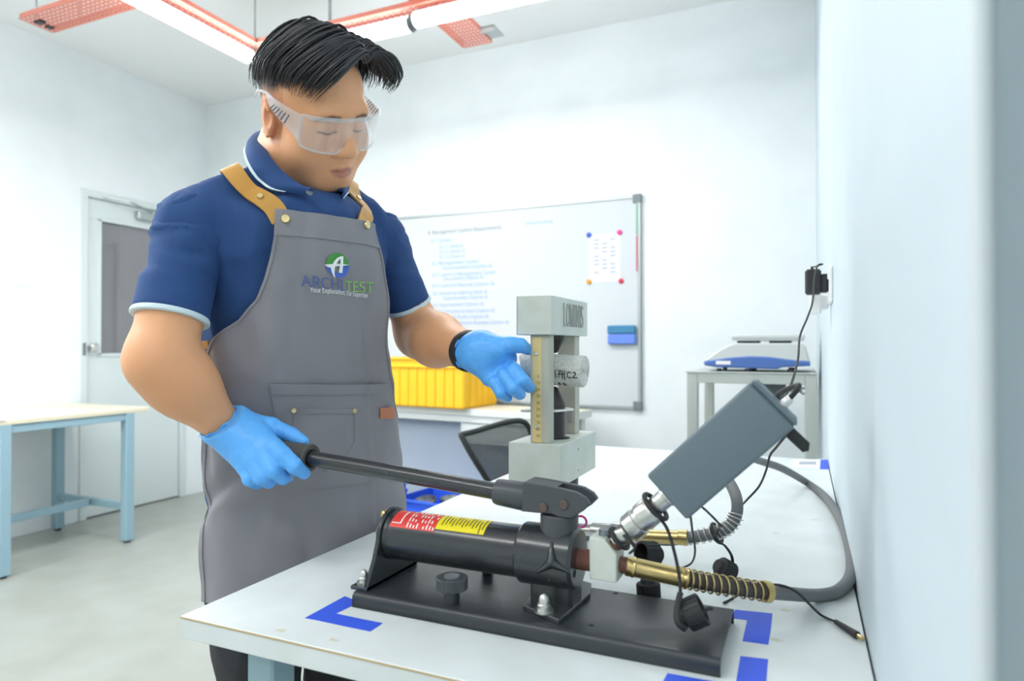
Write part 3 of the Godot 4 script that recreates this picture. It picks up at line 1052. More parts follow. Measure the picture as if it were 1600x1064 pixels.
func build_stand() -> void:
	var a: Vector3 = Vector3(-0.4298, 0.9990, -2.7400)
	var x0 := a.x
	var x1 := 0.05
	var y := a.y
	var z1 := -2.74
	var z0 := -3.3
	var o := thing("instrument_stand", "grey aluminium profile stand under the weighing scale by the partition", "stand", Vector3((x0 + x1) * 0.5, 0, (z0 + z1) * 0.5))
	var b := MB.new()
	b.span(Vector3(x0 - 0.005, y - 0.006, z0), Vector3(x1, y, z1 + 0.003), 0.002)
	part(o, "stand_top", b.done(), M.profile)
	var w := 0.042
	for z: float in [z1 - w, z0]:
		b = MB.new()
		b.span(Vector3(x0 + w, y - 0.046, z), Vector3(x1 - w, y - 0.006, z + w), 0.002)
		part(o, "rail", b.done(), M.profile)
	for x: float in [x0, x1 - w]:
		b = MB.new()
		b.span(Vector3(x, y - 0.046, z0 + w), Vector3(x + w, y - 0.006, z1 - w), 0.002)
		part(o, "rail", b.done(), M.profile)
		for z: float in [z1 - w, z0]:
			b = MB.new()
			b.span(Vector3(x, 0, z), Vector3(x + w, y - 0.006, z + w), 0.003)
			for s: float in [0.0, 1.0]:
				b.span(Vector3(x + w * 0.42, 0.01, z + s * w - 0.001), Vector3(x + w * 0.58, y - 0.05, z + s * w + 0.001))
			part(o, "leg", b.done(), M.profile)
	# weighing hook below
	var h: Vector3 = Vector3(-0.1242, 0.9081, -3.0000)
	b = MB.new()
	b.span(Vector3(h.x - 0.045, h.y - 0.10, -3.03), Vector3(h.x + 0.06, y - 0.007, -2.97), 0.004)
	part(o, "hook_block", b.done(), M.grey_plastic, "dark grey block under the top")
	var k: Vector3 = Vector3(0.0044, 0.9143, -3.0000)
	b = MB.new()
	b.rod(Vector3(h.x + 0.05, k.y, -3.0), Vector3(k.x - 0.01, k.y, -3.0), 0.006, 10)
	var ring := PackedVector3Array()
	for i in 20:
		ring.append(Vector3(k.x + cos(TAU * i / 20) * 0.012, k.y + sin(TAU * i / 20) * 0.012, -3.0))
	b.loop(ring, 0.004, 8, 1.0, Vector3.BACK)
	part(o, "hook_rod", b.done(), M.aluminium)
	# the scale
	var s := thing("weighing_scale", "white weighing scale with a blue base on the grey stand", "scale", Vector3((x0 + x1) * 0.5 + 0.02, y, -2.86))
	var zf := -2.76
	var zb := -3.06
	var side := Transform3D(Basis.IDENTITY, Vector3.ZERO)
	b = MB.new()
	b.prism(side, PackedVector2Array([Vector2(-0.3671, 1.0354), Vector2(-0.3520, 1.0433), Vector2(-0.2658, 1.0568), Vector2(-0.1937, 1.0623), Vector2(-0.1231, 1.0602), Vector2(-0.0315, 1.0485), Vector2(0.0267, 1.0417), Vector2(0.0267, 1.0246), Vector2(-0.0725, 1.0185), Vector2(-0.0909, 1.0108), Vector2(-0.3149, 1.0154), Vector2(-0.3621, 1.0225)]), zb, zf, true, 0.006)
	part(s, "scale_base", b.done(), M.balance_blue, "blue lower housing")
	b = MB.new()
	b.prism(side, PackedVector2Array([Vector2(-0.3677, 1.0379), Vector2(-0.3402, 1.0614), Vector2(-0.3054, 1.0872), Vector2(-0.2710, 1.1052), Vector2(-0.2467, 1.1128), Vector2(-0.0042, 1.1123), Vector2(0.0114, 1.1001), Vector2(0.0268, 1.0391), Vector2(-0.1704, 1.0372)]), zb + 0.005, zf - 0.005, true, 0.006)
	part(s, "scale_housing", b.done(), M.balance_white)
	var p0: Vector3 = Vector3(-0.2608, 1.1230, -2.7600)
	var p1: Vector3 = Vector3(0.0093, 1.1464, -2.7600)
	b = MB.new()
	b.span(Vector3(p0.x, p0.y + 0.004, zb + 0.01), Vector3(p1.x, p1.y, zf - 0.005), 0.005)
	b.span(Vector3(p0.x + 0.004, p0.y - 0.001, zb + 0.014), Vector3(p1.x - 0.004, p0.y + 0.006, zf - 0.009))
	part(s, "weighing_pan", b.done(), M.balance_white)
	b = MB.new()
	for x: float in [p0.x + 0.06, p1.x - 0.09]:
		b.span(Vector3(x - 0.04, p0.y - 0.014, -2.98), Vector3(x + 0.04, p0.y + 0.001, -2.80), 0.002)
	part(s, "pan_support", b.done(), M.grey_plastic)
	for q: Vector3 in [Vector3(-0.3098, 1.0046, -2.7800), Vector3(-0.1952, 1.0062, -2.7800), Vector3(-0.0387, 1.0084, -2.7800)]:
		for z: float in [zf - 0.03, zb + 0.04]:
			b = MB.new()
			b.rod(Vector3(q.x, y, z), Vector3(q.x, y + 0.012, z), 0.016 if q.x > x0 + 0.15 else 0.01, 16)
			part(s, "foot", b.done(), M.plastic_black)
	var l: Vector3 = Vector3(-0.2903, 1.0336, -2.7600)
	b = MB.new()
	b.span(Vector3(l.x - 0.028, l.y - 0.006, zf - 0.001), Vector3(l.x + 0.028, l.y + 0.008, zf + 0.0006))
	part(s, "name_plate", b.done(), M.label_white)


func build_left_table() -> void:
	var fr: Vector3 = Vector3(-3.4733, 0.0000, -2.5458)
	var bk: Vector3 = Vector3(-4.2496, 0.0000, -2.5980)
	var nr: Vector3 = Vector3(-3.4875, 0.0000, -1.9114)
	var o := thing("side_table", "steel blue framed table with a beige top against the left wall", "table", Vector3(-3.8, 0, -2.3))
	var x1 := (fr.x + nr.x) * 0.5
	var x0 := -4.09
	var z0 := fr.z
	var z1 := nr.z
	var w := 0.05
	var y := 0.725
	for x: float in [x0, x1]:
		for z: float in [z0, z1]:
			var b := MB.new()
			b.span(Vector3(x - w * 0.5, 0.012, z - w * 0.5), Vector3(x + w * 0.5, y, z + w * 0.5), 0.003)
			var leg := part(o, "leg", b.done(), M.steel_blue)
			b = MB.new()
			b.rod(Vector3(x, 0, z), Vector3(x, 0.014, z), 0.018, 14)
			part(leg, "foot", b.done(), M.rubber)
	var rails := [
		[Vector3(x0, y - 0.02, z0), Vector3(x1, y - 0.02, z0)], [Vector3(x0, y - 0.02, z1), Vector3(x1, y - 0.02, z1)], [Vector3(x0, y - 0.02, z0), Vector3(x0, y - 0.02, z1)], [Vector3(x1, y - 0.02, z0), Vector3(x1, y - 0.02, z1)],
		[Vector3(x0, 0.2, z0), Vector3(x1, 0.2, z0)], [Vector3(x0, 0.2, z1), Vector3(x1, 0.2, z1)], [Vector3((x0 + x1) * 0.5, 0.2, z0), Vector3((x0 + x1) * 0.5, 0.2, z1)]]
	for q in rails:
		var b := MB.new()
		var d: Vector3 = (q[1] - q[0]).normalized() * 0.02
		b.bar(q[0] + d, q[1] - d, 0.03 if q[0].y < 0.5 else 0.03, 0.04, 0.002)
		part(o, "rail", b.done(), M.steel_blue)
	var e: Vector3 = Vector3(-3.4564, 0.7500, -2.6478)
	var t := MB.new()
	t.span(Vector3(WL + 0.01, y, z0 - 0.12), Vector3(e.x, 0.75, z1 + 0.25), 0.003)
	part(o, "table_top", t.done(), M.desk_top)
	var p0: Vector3 = Vector3(-3.6784, 0.7510, -2.0053)
	var p1: Vector3 = Vector3(-3.6386, 0.7510, -2.3484)
	var sh := MB.new()
	sh.box(Transform3D(Basis(Vector3.UP, 0.35), Vector3(p1.x - 0.02, 0.7515, p1.z + 0.32)), Vector3(0.3, 0.002, 0.42))
	sh.box(Transform3D(Basis(Vector3.UP, 0.2), Vector3(p1.x - 0.03, 0.7535, p1.z + 0.30)), Vector3(0.21, 0.0015, 0.297))
	solo("paper_sheets", sh.done(), M.paper, "white papers lying on the steel blue table by the left wall", "paper")


func socket_plate(at: Vector3, out: Vector3, w: float, h: float, label: String) -> void:
	var o := thing("wall_socket", label, "socket", at)
	var xf := facing(at, out)
	var b := MB.new()
	b.prism(xf, rounded(w, h, 0.006), 0.0, 0.008, true, 0.002)
	part(o, "face_plate", b.done(), M.plastic_white)
	b = MB.new()
	for q: Vector2 in [Vector2(-0.016, -0.004), Vector2(0.016, -0.004), Vector2(0, 0.018)]:
		b.box(xf * Transform3D(Basis.IDENTITY, Vector3(q.x, q.y, 0.0081)), Vector3(0.006, 0.004, 0.0008) if q.x != 0 else Vector3(0.004, 0.008, 0.0008))
	part(o, "socket_slots", b.done(), M.grey_plastic)
	b = MB.new()
	b.box(xf * Transform3D(Basis.IDENTITY, Vector3(w * 0.28, h * 0.26, 0.009)), Vector3(0.012, 0.018, 0.004), 0.001)
	part(o, "switch", b.done(), M.plastic_white)


func build_sockets() -> void:
	socket_plate(Vector3(-4.1700, 1.4919, -2.3794), Vector3.RIGHT, 0.11, 0.085, "white wall socket on the left wall above the steel blue table")
	var a: Vector3 = Vector3(0.0660, 1.2567, -1.7789)
	socket_plate(Vector3(WR, a.y - 0.01, a.z - 0.01), Vector3.LEFT, 0.15, 0.085, "white wall socket on the partition behind the black adapter")
	var o := thing("power_adapter", "black plug adapter on the partition with a thin cable hanging down to the gauge", "adapter", Vector3(WR - 0.008, a.y, a.z))
	var b := MB.new()
	b.box(Transform3D(Basis.IDENTITY, Vector3(WR - 0.042, a.y, a.z)), Vector3(0.036, 0.060, 0.052), 0.005)
	part(o, "adapter_body", b.done(), M.plastic_black)
	b = MB.new()
	b.box(Transform3D(Basis.IDENTITY, Vector3(WR - 0.017, a.y - 0.004, a.z)), Vector3(0.017, 0.044, 0.042), 0.003)
	part(o, "plug_neck", b.done(), M.plastic_black)
	var c := Vector3(WR - 0.044, a.y + 0.03, a.z)
	b = MB.new()
	b.rod(c, c + Vector3(0, 0.009, 0), 0.004, 10, 0.003)
	b.tube(curve([c + Vector3(0, 0.006, 0), Vector3(0.0392, 1.2733, -1.5445), Vector3(0.0286, 1.2656, -1.5072), Vector3(0.0216, 1.2290, -1.4499), Vector3(0.0181, 1.1859, -1.3723), Vector3(0.0086, 1.1521, -1.2811), Vector3(-0.0037, 1.1167, -1.1777), Vector3(-0.0061, 1.0820, -1.0678), Vector3(-0.0124, 1.0546, -0.9451), Vector3(-0.0197, 1.0381, -0.8547), Vector3(-0.0225, 1.0297, -0.8263)], 8), 0.0017, 8)
	part(o, "adapter_cable", b.done(), M.rubber, "thin dark cable")
	b = MB.new()
	b.box(Transform3D(Basis.IDENTITY, Vector3(WR - 0.036, a.y - 0.048, a.z - 0.075)), Vector3(0.028, 0.055, 0.04), 0.004)
	b.box(Transform3D(Basis.IDENTITY, Vector3(WR - 0.015, a.y - 0.045, a.z - 0.075)), Vector3(0.02, 0.035, 0.03), 0.003)
	solo("white_plug", b.done(), M.plastic_white, "white plug below and behind the black adapter on the partition", "plug")


# ---------------------------------------------------------------- workbench

const TOP := 0.77


# flat polygon lying on the bench
func flat_piece(pts: Array, thick: float) -> ArrayMesh:
	var poly := PackedVector2Array()
	for p: Vector3 in pts:
		poly.append(Vector2(p.x, -p.z))
	var b := MB.new()
	b.prism(Transform3D(Basis(Vector3.RIGHT, -PI / 2), Vector3(0, TOP, 0)), poly, 0.0001, thick)
	return b.done()


func build_bench() -> void:
	var x0 := -0.699
	var x1 := 0.0635
	var z1 := -0.582
	var z0: float = -2.1250
	var o := thing("workbench", "long white-topped workbench with steel blue legs against the partition", "workbench", Vector3((x0 + x1) * 0.5, 0, (z0 + z1) * 0.5))
	var b := MB.new()
	b.span(Vector3(x0, TOP - 0.0022, z0), Vector3(x1, TOP, z1), 0.0007)
	var t := part(o, "bench_top", b.done(), M.bench_top)
	b = MB.new()
	b.span(Vector3(x0 - 0.0008, TOP - 0.0028, z0), Vector3(x1, TOP - 0.0012, z1 + 0.0008))
	part(t, "seam", b.done(), M.seam_brown, "brown glue line under the laminate")
	b = MB.new()
	b.span(Vector3(x0, TOP - 0.027, z0), Vector3(x1, TOP - 0.0026, z1), 0.001)
	part(t, "edge_band", b.done(), M.bench_top)
	b = MB.new()
	var rnd := rng(31)
	for q: Vector3 in [Vector3(-0.0202, 0.7700, -0.8989), Vector3(-0.0281, 0.7700, -0.8028), Vector3(-0.0445, 0.7700, -1.2600), Vector3(0.0201, 0.7700, -1.3873), Vector3(-0.0603, 0.7700, -1.7600), Vector3(-0.3890, 0.7700, -1.4599), Vector3(-0.5551, 0.7700, -0.5989), Vector3(-0.4843, 0.7700, -0.6025)]:
		var blob := PackedVector2Array()
		for i in 14:
			blob.append(Vector2(q.x, -q.z) + Vector2(cos(TAU * i / 14) * 1.5, sin(TAU * i / 14)) * rnd.randf_range(0.002, 0.0062))
		b.prism(Transform3D(Basis(Vector3.RIGHT, -PI / 2), Vector3(0, TOP, 0)), blob, 0.00002, 0.0001)
	part(t, "stains", b.done(), M.stain, "faint brown stains").set_meta("kind", "stuff")
	var w := 0.042
	var l: Vector3 = Vector3(-0.6429, 0.7066, -0.6300)
	for x: float in [l.x, x1 - 0.08]:
		for z: float in [z1 - 0.05 - w, z0 + 0.05]:
			b = MB.new()
			b.span(Vector3(x, 0.01, z), Vector3(x + w, TOP - 0.027, z + w), 0.003)
			var leg := part(o, "leg", b.done(), M.leg_blue)
			b = MB.new()
			b.rod(Vector3(x + w * 0.5, 0, z + w * 0.5), Vector3(x + w * 0.5, 0.012, z + w * 0.5), 0.02, 14)
			part(leg, "foot", b.done(), M.rubber)
	for x: float in [l.x + 0.004, x1 - 0.076]:
		b = MB.new()
		b.span(Vector3(x, TOP - 0.068, z0 + 0.09), Vector3(x + 0.03, TOP - 0.0271, z1 - 0.09), 0.002)
		part(o, "rail", b.done(), M.leg_blue)
	for z: float in [z1 - 0.40, z0 + 0.056]:
		b = MB.new()
		b.span(Vector3(l.x + w, TOP - 0.068, z), Vector3(x1 - 0.08, TOP - 0.0271, z + 0.03), 0.002)
		part(o, "rail", b.done(), M.leg_blue)
	var tapes := [
		[[Vector3(-0.5540, 0.7700, -0.6371), Vector3(-0.5541, 0.7700, -0.7131), Vector3(-0.5239, 0.7700, -0.7049), Vector3(-0.5283, 0.7700, -0.6629), Vector3(-0.4940, 0.7700, -0.6622), Vector3(-0.4592, 0.7700, -0.6623), Vector3(-0.4589, 0.7700, -0.6374), Vector3(-0.4983, 0.7700, -0.6373), Vector3(-0.5357, 0.7700, -0.6378)], "blue tape corner on the bench left of the black base plate"],
		[[Vector3(-0.0783, 0.7700, -0.8734), Vector3(-0.0351, 0.7700, -0.8794), Vector3(-0.0351, 0.7700, -0.8271), Vector3(-0.0358, 0.7700, -0.7864), Vector3(-0.0627, 0.7700, -0.7841), Vector3(-0.0622, 0.7700, -0.8466), Vector3(-0.0800, 0.7700, -0.8450)], "blue tape corner on the bench right of the black base plate"],
		[[Vector3(-0.0616, 0.7700, -0.7453), Vector3(-0.0344, 0.7700, -0.7494), Vector3(-0.0337, 0.7700, -0.6824), Vector3(-0.0609, 0.7700, -0.6783)], "square blue tape patch on the bench below the right tape corner"],
		[[Vector3(-0.1258, 0.7700, -0.6766), Vector3(-0.0928, 0.7700, -0.6778), Vector3(-0.0664, 0.7700, -0.6799), Vector3(-0.0696, 0.7700, -0.6539), Vector3(-0.1274, 0.7700, -0.6491)], "blue tape strip on the bench in front of the black base plate"],
	]
	for q in tapes:
		solo("tape_mark", flat_piece(q[0], 0.0005), M.tape_blue, q[1], "tape", "blue tape marks")
	var n := thing("paper_note", "white paper note taped to the far end of the bench by the partition", "paper", Vector3(0.0171, 0.7700, -2.0363))
	part(n, "sheet", flat_piece([Vector3(-0.0248, 0.7700, -2.0921), Vector3(0.0606, 0.7700, -2.1415), Vector3(0.0591, 0.7700, -1.9805), Vector3(-0.0299, 0.7700, -1.9673)], 0.0005), M.paper)
	part(n, "tape_strip", flat_piece([Vector3(0.0467, 0.7700, -2.1235), Vector3(0.0654, 0.7700, -2.1317), Vector3(0.0633, 0.7700, -1.9672), Vector3(0.0415, 0.7700, -1.9626)], 0.0009), M.tape_blue, "blue tape at its end")
	part(n, "print", flat_piece([Vector3(-0.0094, 0.7700, -2.0640), Vector3(0.0342, 0.7700, -2.0889), Vector3(0.0348, 0.7700, -2.0277), Vector3(-0.0108, 0.7700, -2.0131)], 0.0008), M.print_grey)


# ---------------------------------------------------------------- hand pump

const PZ := -0.76
const PY := 0.8455


func hex_bolt(parent: Node3D, called: String, at: Vector3, dir: Vector3, r: float, h: float, m: String) -> void:
	var b := MB.new()
	b.lathe(along(at, dir), [Vector2(0, 0), Vector2(r * 0.92, 0), Vector2(r, h * 0.12), Vector2(r, h * 0.8), Vector2(r * 0.8, h), Vector2(0, h)], 6)
	part(parent, called, b.done(), M[m])


# domed nut on a washer
func acorn(parent: Node3D, at: Vector3, r: float) -> void:
	var b := MB.new()
	b.lathe(Transform3D(Basis.IDENTITY, at), [Vector2(0, 0), Vector2(r * 1.35, 0), Vector2(r * 1.35, r * 0.25), Vector2(0, r * 0.25)], 20)
	b.lathe(Transform3D(Basis.IDENTITY, at), [Vector2(0, r * 0.2), Vector2(r, r * 0.25), Vector2(r, r * 0.95), Vector2(r * 0.86, r * 1.1), Vector2(0, r * 1.1)], 6)
	b.lathe(Transform3D(Basis.IDENTITY, at), [Vector2(r * 0.78, r * 1.05), Vector2(r * 0.76, r * 1.6), Vector2(r * 0.6, r * 2.1), Vector2(r * 0.32, r * 2.4), Vector2(0, r * 2.5)], 18)
	part(parent, "acorn_nut", b.done(), M.zinc, "domed steel nut")


# patch wrapped round the cylinder from angle a to b (0 = towards the camera, 90 = up)
func wrapped_patch(x0: float, x1: float, r: float, a: float, b: float) -> ArrayMesh:
	var m := MB.new()
	m.smooth()
	var n := 12
	for i in n:
		var p := deg_to_rad(lerpf(a, b, float(i) / n))
		var q := deg_to_rad(lerpf(a, b, float(i + 1) / n))
		var u := Vector3(0, sin(p), cos(p)) * r
		var v := Vector3(0, sin(q), cos(q)) * r
		var c := Vector3(0, PY, PZ)
		m.quad(c + u + Vector3(x0, 0, 0), c + u + Vector3(x1, 0, 0), c + v + Vector3(x1, 0, 0), c + v + Vector3(x0, 0, 0))
	return m.done()


func build_pump() -> void:
	var o := thing("hand_pump", "black hydraulic hand pump with a long lever on its base plate", "hand pump", Vector3(-0.3, TOP, PZ))
	var x0 := -0.523
	var x1 := -0.076
	var zf := -0.688
	var zb := -0.832
	var yt := 0.7885
	var b := MB.new()
	# folded sheet: flat top with rounded lips front and back
	var prof := PackedVector2Array()
	var r := 0.007
	var outer := [Vector2(zf, TOP + 0.0005)]
	for i in 7:
		var a := PI * 0.5 * i / 6.0
		outer.append(Vector2(zf - r + cos(a) * r, yt - r + sin(a) * r))
	for i in 7:
		var a := PI * 0.5 * (1.0 + i / 6.0)
		outer.append(Vector2(zb + r + cos(a) * r, yt - r + sin(a) * r))
	outer.append(Vector2(zb, TOP + 0.0005))
	for q: Vector2 in outer:
		prof.append(q)
	for i in range(outer.size() - 1, -1, -1):
		var q: Vector2 = outer[i]
		var mid := Vector2((zf + zb) * 0.5, TOP)
		var w := Vector2(q.x, q.y)
		w.x += 0.0035 * signf(mid.x - q.x)
		w.y = maxf(TOP + 0.0005, q.y - 0.0035)
		prof.append(w)
	# profile plane: x of the polygon = world z, y = world y, pushed along -x
	var xf := Transform3D(Basis(Vector3(0, 0, 1), Vector3(0, 1, 0), Vector3(-1, 0, 0)), Vector3.ZERO)
	b.prism(xf, prof, -x1, -x0, true)
	var plate := part(o, "base_plate", b.done(), M.plate_black, "folded black steel plate")
	b = MB.new()
	for q: Vector3 in [Vector3(-0.2168, 0.7885, -0.8192), Vector3(-0.2169, 0.7885, -0.7146), Vector3(-0.4986, 0.7885, -0.7836)]:
		b.rod(Vector3(q.x, yt - 0.002, q.z), Vector3(q.x, yt + 0.0002, q.z), 0.0034, 14)
	part(plate, "bolt_holes", b.done(), M.ink).set_meta("kind", "stuff")
	# end bracket
	var xb: float = -0.5102
	var rc := 0.0315
	b = MB.new()
	var arch := PackedVector2Array()
	for i in 15:
		var a := PI * i / 14.0
		arch.append(Vector2(cos(a) * (rc + 0.005), PY + sin(a) * (rc + 0.005)))
	arch.append(Vector2(-0.052, PY - 0.025))
	arch.append(Vector2(-0.058, yt))
	arch.append(Vector2(0.064, yt))
	arch.append(Vector2(0.045, PY - 0.022))
	var bx := Transform3D(Basis(Vector3(0, 0, 1), Vector3(0, 1, 0), Vector3(-1, 0, 0)), Vector3(xb, 0, PZ))
	b.prism(bx, arch, -0.003, 0.003, true, 0.001)
	b.span(Vector3(xb - 0.022, yt, PZ - 0.058), Vector3(xb + 0.003, yt + 0.005, PZ + 0.064), 0.001)
	var brk := part(o, "end_bracket", b.done(), M.pump_black)
	hex_bolt(brk, "hex_bolt", Vector3(xb - 0.003, PY + 0.005, PZ + 0.012), Vector3.LEFT, 0.011, 0.011, "grey_plastic")
	hex_bolt(brk, "hex_bolt", Vector3(xb - 0.003, PY + 0.027, PZ + 0.008), Vector3.LEFT, 0.007, 0.008, "brass")
	acorn(o, Vector3(xb - 0.012, yt + 0.005, PZ + 0.048), 0.0068)
	# reservoir
	var xh: float = -0.3180
	var xe: float = -0.2457
	b = MB.new()
	b.lathe(along(Vector3(xb + 0.003, PY, PZ), Vector3.RIGHT), [Vector2(0, 0), Vector2(rc, 0), Vector2(rc + 0.0012, 0.001), Vector2(rc + 0.0012, 0.006), Vector2(rc, 0.007), Vector2(rc, xh - xb), Vector2(0, xh - xb)], 48)
	var res := part(o, "reservoir", b.done(), M.pump_black, "glossy black cylinder")
	var r0: float = xb + 0.012
	var r1: float = -0.4315
	var y1: float = -0.3621
	var lab := part(res, "label_red", wrapped_patch(r0, r1, rc + 0.0004, 34, 104), M.label_red, "red warning label with white lines")
	b = MB.new()
	for i in 9:
		var xx: float = lerpf(r0 + 0.026, r1 - 0.002, i / 8.0)
		for k in 4:
			if (i + k) % 5 == 4:
				continue
			st_wrap(b, xx - 0.0009, xx + 0.0009, rc + 0.0006, 37.0 + k * 16.0, 50.0 + k * 16.0 - (i % 3) * 3.0)
	st_wrap(b, r0 + 0.014, r0 + 0.016, rc + 0.0006, 46.0, 92.0)
	st_wrap(b, r0 + 0.002, r0 + 0.016, rc + 0.0006, 44.0, 46.5)
	part(lab, "print", b.done(), M.label_white).set_meta("kind", "stuff")
	lab = part(res, "label_yellow", wrapped_patch(r1 + 0.0006, y1, rc + 0.0004, 42, 104), M.label_yellow, "yellow warning label with dark lines")
	b = MB.new()
	for i in 13:
		var xx: float = lerpf(r1 + 0.008, y1 - 0.004, i / 12.0)
		st_wrap(b, xx - 0.0007, xx + 0.0007, rc + 0.0006, 54.0 + (i % 3) * 3.0, 92.0 - (i % 4) * 4.0)
	st_wrap(b, y1 - 0.0085, y1 - 0.0072, rc + 0.0006, 42.5, 60.0)
	part(lab, "print", b.done(), M.ink).set_meta("kind", "stuff")
	# pump head
	b = MB.new()
	b.lathe(along(Vector3(xh, PY, PZ), Vector3.RIGHT), [Vector2(0, 0), Vector2(rc + 0.003, 0), Vector2(rc + 0.0052, 0.003), Vector2(rc + 0.0052, xe - xh - 0.004), Vector2(rc + 0.002, xe - xh), Vector2(0, xe - xh)], 48)
	b.span(Vector3(xh + 0.016, PY - 0.0565, PZ - 0.022), Vector3(xe - 0.003, PY - 0.018, PZ + 0.020), 0.004)
	var head := part(o, "pump_head", b.done(), M.pump_black)
	b = MB.new()
	b.rod(Vector3(xe - 0.001, PY - 0.012, PZ + 0.018), Vector3(xe + 0.0004, PY - 0.012, PZ + 0.018), 0.0045, 16)
	part(head, "port_hole", b.done(), M.ink)
	# three-pointed raised mark on the side of the head
	var sp: Vector3 = Vector3(-0.2673, 0.8550, -0.7235)
	b = MB.new()
	for i in 3:
		var a := deg_to_rad(98.0 + 120.0 * i)
		var arm := PackedVector3Array()
		var rad := []
		for k in 7:
			var f := k / 6.0
			var u := cos(a) * 0.024 * f
			var v := (sin(a) * 0.024 * f + 0.004) / (rc + 0.0052)
			arm.append(Vector3(sp.x + u, PY + sin(v) * (rc + 0.0054), PZ + cos(v) * (rc + 0.0054)))
			rad.append(lerpf(0.0078, 0.0014, pow(f, 0.7)))
		b.tube(arm, rad, 4, true, 0.7, Vector3(0, 0.2, 1))
	part(head, "star_mark", b.done(), M.pump_black, "raised three-pointed star")
	# front foot with its nut
	var fp: Array = [Vector3(-0.3036, 0.7885, -0.7236), Vector3(-0.2503, 0.7885, -0.7000), Vector3(-0.2414, 0.7885, -0.7899), Vector3(-0.2507, 0.7885, -0.8261), Vector3(-0.2941, 0.7885, -0.8404), Vector3(-0.3101, 0.7885, -0.7830)]
	var poly := PackedVector2Array()
	for q: Vector3 in fp:
		poly.append(Vector2(q.x, -q.z))
	b = MB.new()
	b.prism(Transform3D(Basis(Vector3.RIGHT, -PI / 2), Vector3(0, yt, 0)), poly, 0.0, 0.006, false, 0.001)
	part(o, "mounting_foot", b.done(), M.pump_black)
	var nut: Vector3 = Vector3(-0.2740, 0.7945, -0.7160)
	acorn(o, nut, 0.0085)
	# release knob
	var kb: Vector3 = Vector3(-0.3918, 0.7885, -0.7105)
	b = MB.new()
	b.lathe(Transform3D(Basis.IDENTITY, kb), [Vector2(0, 0), Vector2(0.0095, 0), Vector2(0.0095, 0.013), Vector2(0.007, 0.013), Vector2(0.007, 0.018), Vector2(0.0, 0.018)], 24)
	var kn := MB.new()
	var teeth := PackedVector2Array()
	for i in 96:
		var a := TAU * i / 96.0
		teeth.append(Vector2(cos(a), sin(a)) * (0.0195 if i % 2 == 0 else 0.0187))
	kn.prism(Transform3D(Basis(Vector3.RIGHT, -PI / 2), kb), teeth, 0.0165, 0.031, false, 0.0008)
	part(o, "knob_stem", b.done(), M.plate_black)
	var knob := part(o, "release_knob", kn.done(), M.lever_grey, "knurled round release knob")
	b = MB.new()
	b.lathe(Transform3D(Basis.IDENTITY, kb), [Vector2(0, 0.0305), Vector2(0.0095, 0.0305), Vector2(0.0095, 0.0325), Vector2(0.008, 0.0325), Vector2(0.006, 0.0318), Vector2(0, 0.0318)], 24)
	part(knob, "knob_insert", b.done(), M.grey_plastic)
	var ks: Vector3 = Vector3(-0.3953, 0.7885, -0.8177)
	b = MB.new()
	b.rod(ks, ks + Vector3(0, 0.018, 0), 0.008, 20, -1.0, 0.002)
	b.rod(ks + Vector3(0, 0.018, 0), ks + Vector3(0, 0.03, 0), 0.012, 20, -1.0, 0.002)
	part(o, "filler_plug", b.done(), M.plate_black)
	build_lever(o, xe)
	build_valve(o, xe)
	build_gauge()
	build_hose()


func st_wrap(m: MB, x0: float, x1: float, r: float, a: float, b: float) -> void:
	var n := 4
	for i in n:
		var p := deg_to_rad(lerpf(a, b, float(i) / n))
		var q := deg_to_rad(lerpf(a, b, float(i + 1) / n))
		var u := Vector3(0, sin(p), cos(p)) * r
		var v := Vector3(0, sin(q), cos(q)) * r
		var c := Vector3(0, PY, PZ)
		m.quad(c + u + Vector3(x0, 0, 0), c + u + Vector3(x1, 0, 0), c + v + Vector3(x1, 0, 0), c + v + Vector3(x0, 0, 0))


func xy(pts: Array) -> PackedVector2Array:
	var out := PackedVector2Array()
	for p: Vector3 in pts:
		out.append(Vector2(p.x, p.y))
	return out


